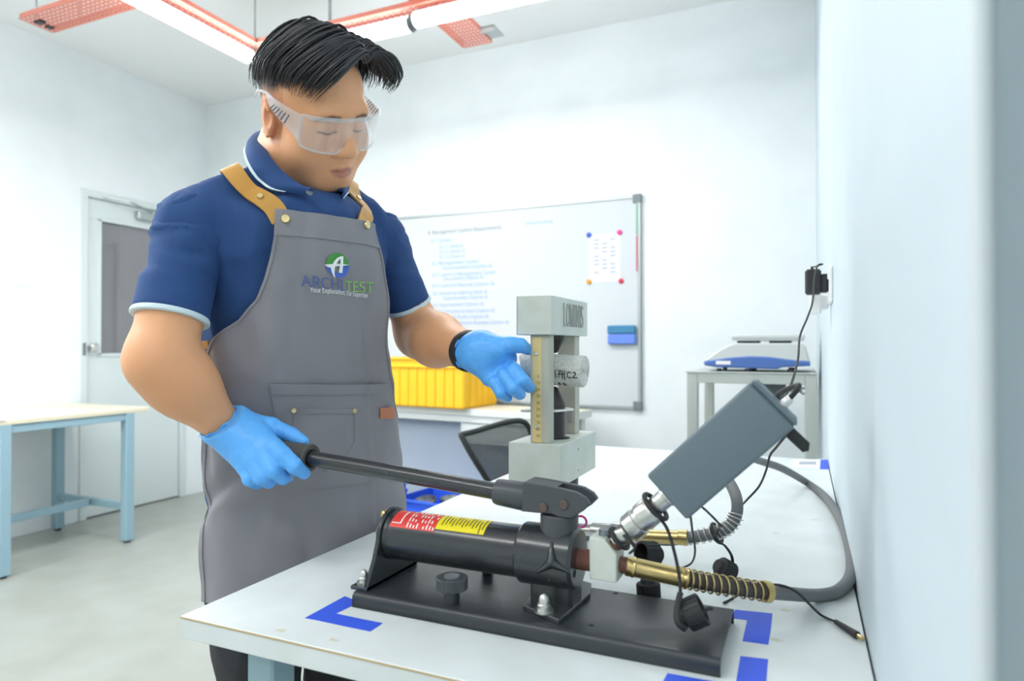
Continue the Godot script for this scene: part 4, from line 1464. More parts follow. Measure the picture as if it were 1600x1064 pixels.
func build_lever(o: Node3D, xe: float) -> void:
	var id := Transform3D.IDENTITY
	# piston block under the clevis
	var p0: Vector3 = Vector3(-0.2950, 0.8722, -0.7450)
	var p1: Vector3 = Vector3(-0.2471, 0.9017, -0.7450)
	var b := MB.new()
	b.rod(Vector3((p0.x + p1.x) * 0.5, PY + 0.024, PZ), Vector3((p0.x + p1.x) * 0.5, p1.y - 0.004, PZ), (p1.x - p0.x) * 0.48, 28, -1.0, 0.002)
	b.span(Vector3(p0.x + 0.004, p1.y - 0.018, PZ - 0.014), Vector3(p1.x - 0.004, p1.y + 0.012, PZ + 0.010), 0.003)
	part(o, "piston", b.done(), M.lever_grey)
	# clevis: two side plates, joined at the left
	var side: Array = [Vector3(-0.3096, 0.9355, -0.7420), Vector3(-0.2880, 0.9342, -0.7420), Vector3(-0.2596, 0.9313, -0.7420), Vector3(-0.2438, 0.9289, -0.7420), Vector3(-0.2321, 0.9233, -0.7420), Vector3(-0.2266, 0.9164, -0.7420), Vector3(-0.2344, 0.9082, -0.7420), Vector3(-0.2493, 0.8977, -0.7420), Vector3(-0.2661, 0.8974, -0.7420), Vector3(-0.2741, 0.9004, -0.7420), Vector3(-0.2963, 0.8997, -0.7420), Vector3(-0.3130, 0.8996, -0.7420)]
	b = MB.new()
	b.prism(id, xy(side), -0.748, -0.741, false, 0.0012)
	b.prism(id, xy(side), -0.779, -0.772, false, 0.0012)
	var web: Array = [Vector3(-0.3096, 0.9355, -0.7420), Vector3(-0.2693, 0.9320, -0.7420), Vector3(-0.2741, 0.9179, -0.7420), Vector3(-0.3130, 0.8996, -0.7420)]
	b.prism(id, xy(web), -0.772, -0.748, false)
	var cl := part(o, "lever_clevis", b.done(), M.lever_grey)
	for q: Vector3 in [Vector3(-0.2843, 0.9072, -0.7410), Vector3(-0.2585, 0.9128, -0.7410)]:
		b = MB.new()
		b.rod(q, q + Vector3(0, 0, 0.0028), 0.0058, 20, -1.0, 0.001)
		part(cl, "pivot_pin", b.done(), M.pin_brown, "dull brown pin head")
	# socket, rod and grip along one line
	var a: Vector3 = Vector3(-0.3145, 0.9135, -0.7600)
	var e: Vector3 = Vector3(-0.6495, 0.9383, -0.7600)
	var d := (e - a).normalized()
	var l0 := a.distance_to(Vector3(-0.3566, 0.9161, -0.7600))
	b = MB.new()
	b.lathe(along(a - d * 0.006, d), [Vector2(0, 0), Vector2(0.017, 0), Vector2(0.0178, 0.002), Vector2(0.0165, l0), Vector2(0.0155, l0 + 0.004), Vector2(0, l0 + 0.004)], 30)
	part(o, "lever_socket", b.done(), M.lever_grey)
	var l1 := a.distance_to(e)
	b = MB.new()
	b.lathe(along(a, d), [Vector2(0.0108, l0 - 0.01), Vector2(0.0108, l1 + 0.02), Vector2(0, l1 + 0.02)], 30)
	part(o, "lever_rod", b.done(), M.pump_black, "glossy dark lever rod")
	b = MB.new()
	b.lathe(along(e, d), [Vector2(0.0108, 0.004), Vector2(0.014, 0.0), Vector2(0.0192, 0.0005), Vector2(0.0205, 0.003), Vector2(0.0205, 0.006), Vector2(0.0188, 0.009), Vector2(0.0188, 0.128), Vector2(0.016, 0.134), Vector2(0, 0.136)], 30)
	part(o, "lever_grip", b.done(), M.grip_foam, "dark grey foam grip")


func build_valve(o: Node3D, xe: float) -> void:
	var id := Transform3D.IDENTITY
	var b0: Vector3 = Vector3(-0.2275, 0.8777, -0.7420)
	var b1: Vector3 = Vector3(-0.1956, 0.8296, -0.7420)
	var b := MB.new()
	var z0 := -0.778
	var z1 := -0.742
	# block with one cut corner
	b.prism(id, PackedVector2Array([Vector2(b0.x, b1.y), Vector2(b1.x, b1.y), Vector2(b1.x, b0.y - 0.016), Vector2(b1.x - 0.014, b0.y), Vector2(b0.x, b0.y)]), z0, z1, false, 0.001)
	var blk := part(o, "valve_block", b.done(), M.frame_paint, "pale steel valve block")
	b = MB.new()
	b.rod(Vector3(xe - 0.002, PY, PZ), Vector3(b0.x + 0.003, PY, PZ), 0.0125, 20)
	part(o, "threaded_stub", b.done(), M.rust, "brown sealed thread")
	b = MB.new()
	b.rod(Vector3(b0.x + 0.014, b0.y - 0.001, PZ), Vector3(b0.x + 0.014, b0.y + 0.007, PZ), 0.008, 6)
	part(blk, "block_plug", b.done(), M.grey_plastic)


func strap(parent: Node3D, called: String, pts: Array, r: float, m: String) -> MeshInstance3D:
	var b := MB.new()
	b.tube(curve(pts, 6), r, 8, true, 0.5)
	return part(parent, called, b.done(), M[m])


# ribbed rubber dust cap, open end along dir
func dust_cap(parent: Node3D, at: Vector3, dir: Vector3, r: float, h: float) -> void:
	var b := MB.new()
	var x := along(at, dir)
	b.lathe(x, [Vector2(0, 0), Vector2(r * 0.62, 0), Vector2(r * 0.7, h * 0.2), Vector2(r, h * 0.24), Vector2(r, h), Vector2(r * 0.84, h), Vector2(r * 0.8, h * 0.4), Vector2(0, h * 0.4)], 26)
	var n := 18
	for i in n:
		var a := TAU * i / n
		b.box(x * Transform3D(Basis(Vector3.UP, a), Vector3(cos(a) * r, h * 0.62, -sin(a) * r)), Vector3(0.0014, h * 0.7, 0.0022))
	part(parent, "dust_cap", b.done(), M.rubber, "black ribbed rubber cap")


func build_gauge() -> void:
	var z := -0.755
	var a: Vector3 = Vector3(-0.1378, 0.9335, -0.7550)
	var e: Vector3 = Vector3(-0.0307, 1.0381, -0.7550)
	var d := (e - a).normalized()
	var len := a.distance_to(e) + 0.002
	var s: Vector3 = Vector3(-0.1982, 0.8687, -0.7550)
	var o := thing("pressure_gauge", "dark grey box-shaped pressure gauge leaning over the pump on a steel coupling", "gauge", s)
	var nrm := d.cross(Vector3.BACK).normalized()
	var w := Vector3(-0.1580, 0.9599, -0.7350).distance_to(Vector3(-0.1129, 0.9163, -0.7350))
	# x across, y along, z towards the room
	var xf := Transform3D(Basis(nrm, d, nrm.cross(d)), a)
	var b := MB.new()
	b.prism(xf * Transform3D(Basis(Vector3.RIGHT, -PI / 2), Vector3.ZERO), rounded(w, 0.046, 0.004, 3), 0.001, len, true, 0.002)
	part(o, "gauge_body", b.done(), M.gauge_body)
	b = MB.new()
	b.prism(xf * Transform3D(Basis(Vector3.RIGHT, -PI / 2), Vector3.ZERO), rounded(w * 0.99, 0.045, 0.004, 3), len, len + 0.006, true, 0.003)
	part(o, "end_cap", b.done(), M.gauge_body)
	# plug of the adapter cable at the top
	var c := xf * Vector3(0.008, len + 0.006, 0.004)
	b = MB.new()
	b.rod(c, c + d * 0.011, 0.0048, 14)
	part(o, "cable_socket", b.done(), M.chrome)
	b = MB.new()
	var wire_end: Vector3 = Vector3(-0.0225, 1.0297, -0.8263)
	b.tube(curve([c + d * 0.008, c + d * 0.022 + Vector3(0, 0.006, 0), wire_end + Vector3(-0.004, 0.014, 0), wire_end], 6), 0.003, 8)
	part(o, "cable_plug", b.done(), M.rubber)
	# bracket end at the right corner
	var h := xf * Vector3(w * 0.42, len - 0.012, -0.008)
	b = MB.new()
	b.prism(facing(h, Vector3(0.1, 0.0, 1)), PackedVector2Array([Vector2(0, 0.012), Vector2(0.026, -0.014), Vector2(0.025, -0.022), Vector2(0.019, -0.024), Vector2(-0.008, 0.002)]), -0.004, 0.004, false, 0.001)
	part(o, "side_bracket", b.done(), M.plastic_black)
	# stem, ring and coupling down to the block
	var q := a - d * 0.0
	b = MB.new()
	b.lathe(along(q, -d), [Vector2(0, 0), Vector2(0.0125, 0), Vector2(0.0125, 0.005), Vector2(0.0108, 0.006), Vector2(0.0108, 0.026), Vector2(0, 0.026)], 28)
	part(o, "stem", b.done(), M.zinc)
	b = MB.new()
	b.lathe(along(q - d * 0.026, -d), [Vector2(0, 0), Vector2(0.0155, 0), Vector2(0.0165, 0.002), Vector2(0.0165, 0.016), Vector2(0.0148, 0.017), Vector2(0.0148, 0.022), Vector2(0.0165, 0.023), Vector2(0.0165, 0.036), Vector2(0.0135, 0.04), Vector2(0, 0.04)], 30)
	part(o, "quick_coupling", b.done(), M.zinc, "steel quick coupling sleeve")
	b = MB.new()
	b.rod(q - d * 0.066, q - d * 0.078, 0.0125, 6)
	b.rod(q - d * 0.078, q - d * 0.087, 0.0085, 16)
	part(o, "hex_nut", b.done(), M.zinc)
	b = MB.new()
	b.rod(q - d * 0.087, s - d * 0.004, 0.0088, 16)
	part(o, "threaded_stub", b.done(), M.rust, "brown sealed thread")
	# rubber rings with the cap tether
	for f: Array in [[0.022, 0.0172], [0.0805, 0.0135]]:
		var ring := PackedVector3Array()
		var k := along(q - d * f[0], d)
		for i in 26:
			ring.append(k * Vector3(cos(TAU * i / 26) * f[1], 0, sin(TAU * i / 26) * f[1]))
		b = MB.new()
		b.loop(ring, 0.0028, 8, 1.0, d)
		part(o, "rubber_ring", b.done(), M.rubber)
	strap(o, "tether", [Vector3(-0.1458, 0.9056, -0.7482), Vector3(-0.1373, 0.8946, -0.7444), Vector3(-0.1285, 0.8707, -0.7376), Vector3(-0.1229, 0.8473, -0.7326), Vector3(-0.1213, 0.8335, -0.7269)], 0.0026, "rubber")
	strap(o, "tether", [Vector3(-0.1213, 0.8349, -0.7269), Vector3(-0.1224, 0.8231, -0.7134), Vector3(-0.1205, 0.8116, -0.7056), Vector3(-0.1125, 0.8036, -0.7092)], 0.0034, "rubber")
	strap(o, "tether", [Vector3(-0.1848, 0.8875, -0.7346), Vector3(-0.1765, 0.8823, -0.7306), Vector3(-0.1720, 0.8752, -0.7327), Vector3(-0.1782, 0.8682, -0.7344)], 0.003, "rubber")
	var cc: Vector3 = Vector3(-0.1208, 0.8074, -0.7274)
	dust_cap(o, cc, Vector3(-0.0908, 0.8239, -0.7327) - cc, 0.0165, 0.026)
	b = MB.new()
	b.tube(curve([Vector3(-0.0989, 0.8150, -0.7238), Vector3(-0.0939, 0.8218, -0.7259), Vector3(-0.0883, 0.8231, -0.7284)], 5), 0.0022, 8)
	part(o, "cap_loop", b.done(), M.rubber)
	# thin lead that hangs down behind
	b = MB.new()
	b.tube(curve([Vector3(-0.0202, 0.9902, -0.8659), Vector3(-0.0309, 0.9717, -0.9051), Vector3(-0.0402, 0.9545, -0.9448), Vector3(-0.0475, 0.9255, -0.9965), Vector3(-0.0597, 0.8925, -1.0461), Vector3(-0.0793, 0.8633, -1.0814), Vector3(-0.1022, 0.8245, -1.1591), Vector3(-0.1340, 0.7740, -1.1675)], 6), 0.0016, 8)
	part(o, "thin_lead", b.done(), M.rubber)
	b = MB.new()
	b.tube(curve([Vector3(-0.1200, 0.9027, -0.7902), Vector3(-0.1272, 0.8680, -0.8529), Vector3(-0.1348, 0.8206, -0.9264), Vector3(-0.1474, 0.7886, -0.9758), Vector3(-0.1643, 0.7745, -0.9904)], 6), 0.0014, 8)
	part(o, "thin_lead", b.done(), M.rubber)
	strap(o, "tether", [Vector3(-0.1111, 0.9051, -0.8268), Vector3(-0.1088, 0.8796, -0.8936), Vector3(-0.1018, 0.8532, -0.9461)], 0.002, "rubber")


func build_hose() -> void:
	var s: Vector3 = Vector3(-0.1980, 0.8458, -0.7600)
	var o := thing("hydraulic_hose", "long grey hydraulic hose looping along the partition with brass ends and spring guards", "hose", s)
	var e: Vector3 = Vector3(-0.1269, 0.8322, -0.7823)
	var d := (e - s).normalized()
	var b := MB.new()
	b.rod(s, s + d * 0.011, 0.0095, 16)
	part(o, "threaded_stub", b.done(), M.rust, "brown sealed thread")
	b = MB.new()
	b.rod(s + d * 0.009, s + d * 0.018, 0.0115, 6)
	b.lathe(along(s + d * 0.016, d), [Vector2(0, 0), Vector2(0.0115, 0), Vector2(0.0122, 0.002), Vector2(0.0108, 0.004), Vector2(0.0104, 0.062), Vector2(0.0112, 0.064), Vector2(0, 0.065)], 26)
	part(o, "brass_ferrule", b.done(), M.brass, "long brass hose end")
	var main := curve([s + d * 0.06, e, Vector3(-0.0925, 0.8223, -0.8052), Vector3(-0.0482, 0.8100, -0.8389), Vector3(-0.0144, 0.8006, -0.8702), Vector3(0.0171, 0.7790, -0.9425), Vector3(0.0404, 0.7790, -0.9674), Vector3(0.0579, 0.7790, -1.0245), Vector3(0.0657, 0.7790, -1.1013), Vector3(0.0679, 0.7790, -1.2138), Vector3(0.0617, 0.7790, -1.3880), Vector3(0.0428, 0.7790, -1.5646), Vector3(0.0100, 0.7790, -1.7016), Vector3(-0.0425, 0.8285, -1.5894), Vector3(-0.0906, 0.8504, -1.5462), Vector3(-0.1259, 0.8830, -1.4321), Vector3(-0.1400, 0.8983, -1.2729), Vector3(-0.1250, 0.8974, -1.1266), Vector3(-0.1006, 0.8961, -1.0390), Vector3(-0.0864, 0.8828, -0.9907), Vector3(-0.0864, 0.8617, -0.9800), Vector3(-0.0980, 0.8446, -0.9751), Vector3(-0.1191, 0.8337, -0.9769), Vector3(-0.1523, 0.8239, -0.9788), Vector3(-0.1847, 0.8158, -0.9810), Vector3(-0.2225, 0.8171, -0.9808)], 8)
	b = MB.new()
	b.tube(main, 0.0082, 14)
	part(o, "hose", b.done(), M.hose_rubber, "grey rubber hose")
	# spring guards over both ends
	var g := PackedVector3Array()
	for i in range(6, 27):
		g.append(main[i])
	b = MB.new()
	b.tube(helix(g, 0.0112, 13.0), 0.0012, 6)
	var sp := part(o, "spring_guard", b.done(), M.brass, "brass spring guard")
	b = MB.new()
	b.tube(PackedVector3Array([main[8], main[14], main[20], main[25]]), 0.0092, 12)
	part(sp, "sleeve", b.done(), M.hose_dark)
	b = MB.new()
	var t := (main[27] - main[26]).normalized()
	b.lathe(along(main[25], t), [Vector2(0.008, 0), Vector2(0.0125, 0), Vector2(0.0125, 0.008), Vector2(0.008, 0.008)], 22)
	part(sp, "end_collar", b.done(), M.brass)
	var n := main.size()
	g = PackedVector3Array()
	for i in range(n - 42, n - 14):
		g.append(main[i])
	b = MB.new()
	b.tube(helix(g, 0.0102, 13.0), 0.0011, 6)
	part(o, "spring_guard", b.done(), M.zinc, "steel spring guard")
	var u0 := main[n - 17]
	var u1: Vector3 = Vector3(-0.2242, 0.8171, -0.9800)
	var ud := (u1 - u0).normalized()
	b = MB.new()
	b.lathe(along(u0, ud), [Vector2(0, 0), Vector2(0.0112, 0), Vector2(0.0112, 0.012), Vector2(0.0102, 0.013), Vector2(0.0102, u0.distance_to(u1)), Vector2(0, u0.distance_to(u1))], 24)
	part(o, "brass_ferrule", b.done(), M.brass, "long brass hose end")
	# steel couplings towards the load frame
	var c0: Vector3 = Vector3(-0.2262, 0.8205, -0.9846)
	var c1: Vector3 = Vector3(-0.3483, 0.8079, -1.0076)
	var cd := (c1 - c0).normalized()
	b = MB.new()
	b.lathe(along(c0, cd), [Vector2(0, 0), Vector2(0.0135, 0), Vector2(0.0145, 0.002), Vector2(0.0145, 0.019), Vector2(0.0128, 0.02), Vector2(0.0128, 0.023), Vector2(0.0145, 0.024), Vector2(0.0145, 0.04), Vector2(0.012, 0.043), Vector2(0.012, 0.075), Vector2(0.009, 0.077), Vector2(0.009, c0.distance_to(c1)), Vector2(0, c0.distance_to(c1))], 28)
	part(o, "quick_coupling", b.done(), M.zinc, "steel quick coupling sleeve")
	b = MB.new()
	var ring := PackedVector3Array()
	for i in 16:
		ring.append(Vector3(-0.2919, 0.8483, -0.9118) + Vector3(cos(TAU * i / 16) * 0.008, sin(TAU * i / 16) * 0.008, 0))
	b.loop(ring, 0.0016, 6, 1.0, Vector3.BACK)
	part(o, "cable_tie", b.done(), M.purple_wire, "magenta plastic tie")
	b = MB.new()
	b.tube(curve([Vector3(-0.2272, 0.8180, -0.9405), Vector3(-0.2101, 0.8194, -0.9261), Vector3(-0.2046, 0.8144, -0.9177)], 5), 0.0018, 6)
	part(o, "cable_tie", b.done(), M.purple_wire, "magenta plastic tie")
	# caps hanging from the couplings
	dust_cap(o, Vector3(-0.1775, 0.8203, -0.8968), Vector3(-0.2058, 0.8266, -0.8624) - Vector3(-0.1775, 0.8203, -0.8968), 0.0165, 0.03)
	var lc: Vector3 = Vector3(-0.1831, 0.8016, -0.8508)
	dust_cap(o, lc, Vector3(0.08, -1, 0.05), 0.0145, 0.024)
	dust_cap(o, Vector3(-0.1114, 0.7924, -0.9697), Vector3(-0.0905, 0.7772, -0.9845) - Vector3(-0.1114, 0.7924, -0.9697), 0.0145, 0.026)
	strap(o, "tether", [Vector3(-0.1089, 0.8451, -0.9648), Vector3(-0.1133, 0.8340, -0.9576), Vector3(-0.1090, 0.8254, -0.9650), Vector3(-0.1014, 0.8203, -0.9739), Vector3(-0.0929, 0.8043, -0.9832), Vector3(-0.0918, 0.7882, -0.9893)], 0.0028, "rubber")
	b = MB.new()
	ring = PackedVector3Array()
	var rc: Vector3 = Vector3(-0.1120, 0.8354, -0.9767)
	var rx := along(rc, Vector3(-0.0980, 0.8446, -0.9751) - Vector3(-0.1264, 0.8295, -0.9792))
	for i in 22:
		ring.append(rx * Vector3(cos(TAU * i / 22) * 0.0135, 0, sin(TAU * i / 22) * 0.0135))
	b.loop(ring, 0.0026, 8, 1.0, rx.basis.y)
	part(o, "rubber_ring", b.done(), M.rubber)
	# loose lead with a jack on the bench
	var w := thing("audio_lead", "thin black lead ending in a slim jack on the bench by the partition", "cable", Vector3(0.0503, 0.7720, -0.8595))
	b = MB.new()
	b.tube(curve([Vector3(-0.0931, 0.7725, -0.8846), Vector3(-0.0841, 0.7725, -0.9050), Vector3(-0.0631, 0.7940, -0.8872), Vector3(-0.0430, 0.8096, -0.8631), Vector3(-0.0233, 0.8143, -0.8553), Vector3(-0.0072, 0.8111, -0.8493), Vector3(0.0045, 0.7998, -0.8523), Vector3(0.0195, 0.7740, -0.8883), Vector3(0.0355, 0.7750, -0.8703)], 7), 0.0016, 8)
	part(w, "wire", b.done(), M.rubber)
	var j0: Vector3 = Vector3(0.0342, 0.7755, -0.8704)
	var j1: Vector3 = Vector3(0.0555, 0.7755, -0.8382)
	b = MB.new()
	b.rod(j0, j1, 0.003, 14, 0.0045, 0.001)
	part(w, "jack_body", b.done(), M.rubber)
	b = MB.new()
	var jd := (j1 - j0).normalized()
	b.lathe(along(j1, jd), [Vector2(0, 0), Vector2(0.0026, 0), Vector2(0.0026, 0.007), Vector2(0.0018, 0.0078), Vector2(0.0022, 0.009), Vector2(0, 0.011)], 14)
	part(w, "jack_tip", b.done(), M.brass)


# ---------------------------------------------------------------- load frame with the stone core

func build_frame() -> void:
	var o := thing("load_frame", "pale grey load frame with two columns and facing cone points behind the pump", "load frame", Vector3(-0.394, TOP, -1.082))
	var cx := -0.388
	var cz := -1.066
	var yb0: float = 0.8769
	var yb1: float = 0.9439
	var yt0: float = 1.1183
	var yt1: float = 1.1813
	var b := MB.new()
	b.span(Vector3(-0.4400, yb0, -1.1765), Vector3(-0.3486, yb1, -0.9875), 0.0012)
	var base := part(o, "base_box", b.done(), M.frame_paint)
	b = MB.new()
	for q: Vector3 in [Vector3(-0.3447, 0.9256, -1.0736), Vector3(-0.3448, 0.8899, -1.0738)]:
		b.rod(Vector3(-0.3488, q.y, q.z), Vector3(-0.3482, q.y, q.z), 0.0016, 12)
	part(base, "screw_holes", b.done(), M.ink).set_meta("kind", "stuff")
	b = MB.new()
	b.lathe(Transform3D(Basis.IDENTITY, Vector3(cx, yb1, cz)), [Vector2(0, 0.0003), Vector2(0.026, 0.0003), Vector2(0.026, 0.0), Vector2(0.0, 0.0)], 28)
	part(base, "ram_bore", b.done(), M.ink)
	b = MB.new()
	b.span(Vector3(-0.4245, yt0, -1.178), Vector3(-0.3644, yt1, -0.9868), 0.0012)
	var top := part(o, "top_box", b.done(), M.frame_paint)
	b = MB.new()
	b.span(Vector3(-0.4252, yt0, -0.9885), Vector3(-0.4240, yt1, -0.9872))
	part(top, "edge_shadow_gap", b.done(), M.letter_grey)
	var ln: Vector3 = Vector3(-0.3644, 1.1512, -1.0958)
	lettering(top, "raised_letters", "LOMINIS", 0.052, facing(Vector3(-0.3643, ln.y, ln.z), Vector3.RIGHT), M.letter_grey, 0.0028, 0.52)
	# columns
	var z1 := -0.995
	b = MB.new()
	b.span(Vector3(-0.4045, yb1, z1 - 0.022), Vector3(-0.3715, yt0, z1), 0.0012)
	part(o, "column", b.done(), M.frame_edge)
	b = MB.new()
	b.span(Vector3(-0.4045, yb1, -1.152), Vector3(-0.3715, yt0, -1.126), 0.0012)
	var rear := part(o, "column", b.done(), M.frame_edge)
	b = MB.new()
	b.span(Vector3(-0.385, yb1 + 0.02, -1.1262), Vector3(-0.377, yb1 + 0.045, -1.1235), 0.0008)
	part(rear, "latch_tab", b.done(), M.letter_grey)
	# scale on the front column
	var s0: float = -0.4000
	var s1: float = -0.3845
	b = MB.new()
	b.span(Vector3(s0, yb1 + 0.001, z1 - 0.0005), Vector3(s1, yt0 - 0.004, z1 + 0.0008))
	var sc := part(o, "measuring_scale", b.done(), M.scale_yellow, "yellow scale strip with numbers")
	var n0: float = 1.0515
	var n9: float = 0.9555
	for i in 10:
		lettering(sc, "scale_number", str(i * 10), 0.0062, Transform3D(Basis.IDENTITY, Vector3((s0 + s1) * 0.5 + 0.002, lerpf(n0, n9, i / 9.0), z1 + 0.0008)), M.scale_ink, 0.0003)
	for q: Vector3 in [Vector3(-0.3935, 1.0876, -0.9940), Vector3(-0.3935, 0.9700, -0.9940)]:
		b = MB.new()
		b.lathe(along(Vector3(q.x, q.y, z1 + 0.0007), Vector3.BACK), [Vector2(0, 0), Vector2(0.0036, 0), Vector2(0.0034, 0.0014), Vector2(0.0022, 0.0026), Vector2(0, 0.003)], 18)
		part(o, "screw", b.done(), M.zinc)
	# upper point
	var tu: float = 1.0881
	var tl: float = 1.0315
	b = MB.new()
	b.lathe(Transform3D(Basis.IDENTITY, Vector3(cx, 0, cz)), [Vector2(0, tu), Vector2(0.003, tu + 0.0006), Vector2(0.006, tu + 0.003), Vector2(0.0165, tu + 0.0215), Vector2(0.0185, tu + 0.024), Vector2(0.0185, yt0 + 0.001), Vector2(0, yt0 + 0.001)], 32)
	part(o, "upper_cone", b.done(), M.platen, "dark steel cone pointing down")
	# lower point on its ram
	var pl: float = 0.9993
	b = MB.new()
	b.lathe(Transform3D(Basis.IDENTITY, Vector3(cx, 0, cz)), [Vector2(0, pl - 0.002), Vector2(0.0185, pl - 0.002), Vector2(0.0185, pl), Vector2(0.0172, pl + 0.004), Vector2(0.0058, tl - 0.0032), Vector2(0.003, tl - 0.0006), Vector2(0, tl)], 32)
	part(o, "lower_cone", b.done(), M.platen, "dark steel cone pointing up")
	b = MB.new()
	b.rod(Vector3(cx, yb1 - 0.002, cz), Vector3(cx, pl - 0.001, cz), 0.0178, 32)
	part(o, "ram", b.done(), M.platen)
	# pointer plate round the ram
	b = MB.new()
	var py: float = 0.9917
	b.prism(Transform3D(Basis(Vector3.RIGHT, -PI / 2), Vector3(cx, py - 0.0015, cz)), PackedVector2Array([Vector2(0.012, -0.028), Vector2(0.030, 0.012), Vector2(0.016, 0.026), Vector2(-0.02, 0.024), Vector2(-0.036, -0.014), Vector2(-0.044, -0.046), Vector2(-0.030, -0.050), Vector2(-0.018, -0.032)]), 0.0, 0.0035, false, 0.0006)
	part(o, "pointer_plate", b.done(), M.label_white, "white pointer plate")
	# cylinder below the base box
	b = MB.new()
	b.lathe(Transform3D(Basis.IDENTITY, Vector3(cx + 0.004, TOP, cz - 0.02)), [Vector2(0, 0.0002), Vector2(0.05, 0.0002), Vector2(0.05, 0.008), Vector2(0.034, 0.011), Vector2(0.030, 0.02), Vector2(0.030, yb0 - TOP), Vector2(0, yb0 - TOP)], 36)
	part(o, "jack_cylinder", b.done(), M.plate_black, "black hydraulic cylinder under the box")
	# stone core between the points
	var a := Vector3(-0.4475, (tu + tl) * 0.5 + 0.0015, cz)
	var e := Vector3(-0.3345, (tu + tl) * 0.5 - 0.002, cz)
	a.y += 0.001
	var c := thing("stone_core", "grey drilled stone core with black handwriting held between the cones", "stone core", (a + e) * 0.5)
	var x := along(a, e - a)
	var len := a.distance_to(e)
	var r := 0.0268
	var m := MB.new()
	m.smooth()
	var rnd := rng(7)
	var ringn := 40
	var rows: Array[PackedVector3Array] = []
	var stations := [0.0, 0.0, 0.003, 0.01, 0.03, 0.06, 0.09, 1.0, 1.0, 1.0]
	var rr := [0.0, 0.90, 0.975, 1.0, 1.0, 1.0, 1.0, 1.0, 0.96, 0.0]
	for i in stations.size():
		var ring := PackedVector3Array()
		for j in ringn:
			var t := TAU * j / ringn
			var st: float = stations[i] if i < 7 else len * stations[i]
			if i < 3:
				st += 0.007 * (sin(t * 2.0 + 1.0) * 0.5 + sin(t * 5.0) * 0.22 + 0.3) * (1.0 if rr[i] > 0 else 0.4)
			if i == 7:
				st -= 0.0012
			if i > 7:
				st += 0.0005 * sin(t * 3.0)
			var q: float = r * rr[i] * (1.0 + 0.008 * sin(t * 7.0 + i))
			ring.append(x * Vector3(cos(t) * q, st, -sin(t) * q))
		rows.append(ring)
	for i in rows.size() - 1:
		if i in [1, 2, 8]:
			m.smooth()
		for j in ringn:
			var k := (j + 1) % ringn
			m.quad(rows[i][j], rows[i][k], rows[i + 1][k], rows[i + 1][j])
	part(c, "core", m.done(), M.core_stone)
	# handwriting: strokes laid on the round side, u along the core, v around it
	var strokes := [
		[[0.0, 1.0], [0.05, 0.2], [0.05, -1.0]],
		[[0.24, 0.85], [0.52, 0.9], [0.36, 0.1], [0.3, -0.9]], [[0.24, 0.0], [0.58, 0.05]],
		[[0.66, 1.0], [0.62, 0.1], [0.64, -1.3]], [[0.86, 0.9], [0.8, -0.3], [0.82, -1.5]], [[0.62, 0.0], [0.84, 0.1]],
		[[1.36, 0.55], [1.22, 0.75], [1.06, 0.3], [1.06, -0.5], [1.22, -0.85], [1.42, -0.6]],
		[[1.52, 0.45], [1.66, 0.75], [1.78, 0.4], [1.66, -0.2], [1.5, -0.75], [1.9, -0.6]],
		[[-0.36, 0.55], [-0.34, 0.5]], [[-0.30, -0.1], [-0.28, -0.15]], [[0.98, 0.6], [1.0, 0.55]], [[0.96, -0.6], [0.98, -0.65]],
		[[0.34, -2.75], [0.18, -2.55], [0.22, -3.0], [0.34, -3.35], [0.14, -3.5]], [[0.52, -2.75], [0.72, -2.65], [0.66, -3.2], [0.56, -3.6], [0.84, -3.45]],
	]
	m = MB.new()
	for s in strokes:
		var pts := PackedVector3Array()
		for k in s.size() - 1:
			for f in 4:
				var p: Vector2 = Vector2(s[k][0], s[k][1]).lerp(Vector2(s[k + 1][0], s[k + 1][1]), f / 4.0)
				pts.append(core_point(x, r, p))
		pts.append(core_point(x, r, Vector2(s[-1][0], s[-1][1])))
		m.tube(pts, 0.0008, 6)
	part(c, "handwriting", m.done(), M.ink, "black handwritten marks").set_meta("kind", "stuff")


func core_point(x: Transform3D, r: float, p: Vector2) -> Vector3:
	var world_z := x.basis.inverse() * Vector3.BACK
	var world_y := x.basis.inverse() * Vector3.UP
	var a := deg_to_rad(-12.0 + p.y * 14.5)
	var side := (world_z * cos(a) + world_y * sin(a))
	side.y = 0.0
	return x * (side.normalized() * (r + 0.0003) + Vector3(0, 0.0695 + p.x * 0.0205, 0))


# ---------------------------------------------------------------- smooth bodies: joined distance fields meshed as surface nets

class Prim:
	var kind := 0        # 0 tapered capsule, 1 ellipsoid, 2 half space, 3 torso
	var op := 0          # 0 join, 1 cut away, 2 keep inside
	var k := 0.01
	var a := Vector3.ZERO
	var ab := Vector3.ZERO
	var il := 0.0
	var r := 0.0
	var dr := 0.0
	var inv := Transform3D.IDENTITY
	var rad := Vector3.ONE
	var flat := false
	var sc := 1.0

	func dist(p: Vector3) -> float:
		if kind == 0:
			if flat:
				p = inv * p
			var pa := p - a
			var h := clampf(pa.dot(ab) * il, 0.0, 1.0)
			return ((pa - ab * h).length() - r - dr * h) * sc
		if kind == 1:
			var q := inv * p
			var e := q / rad
			var k0 := e.length()
			var k1 := (e / rad).length()
			if k1 < 1e-6:
				return -minf(rad.x, minf(rad.y, rad.z))
			return k0 * (k0 - 1.0) / k1
		if kind == 2:
			return (p - a).dot(ab)
		return Torso.dist(p, rad.x, rad.y, r)


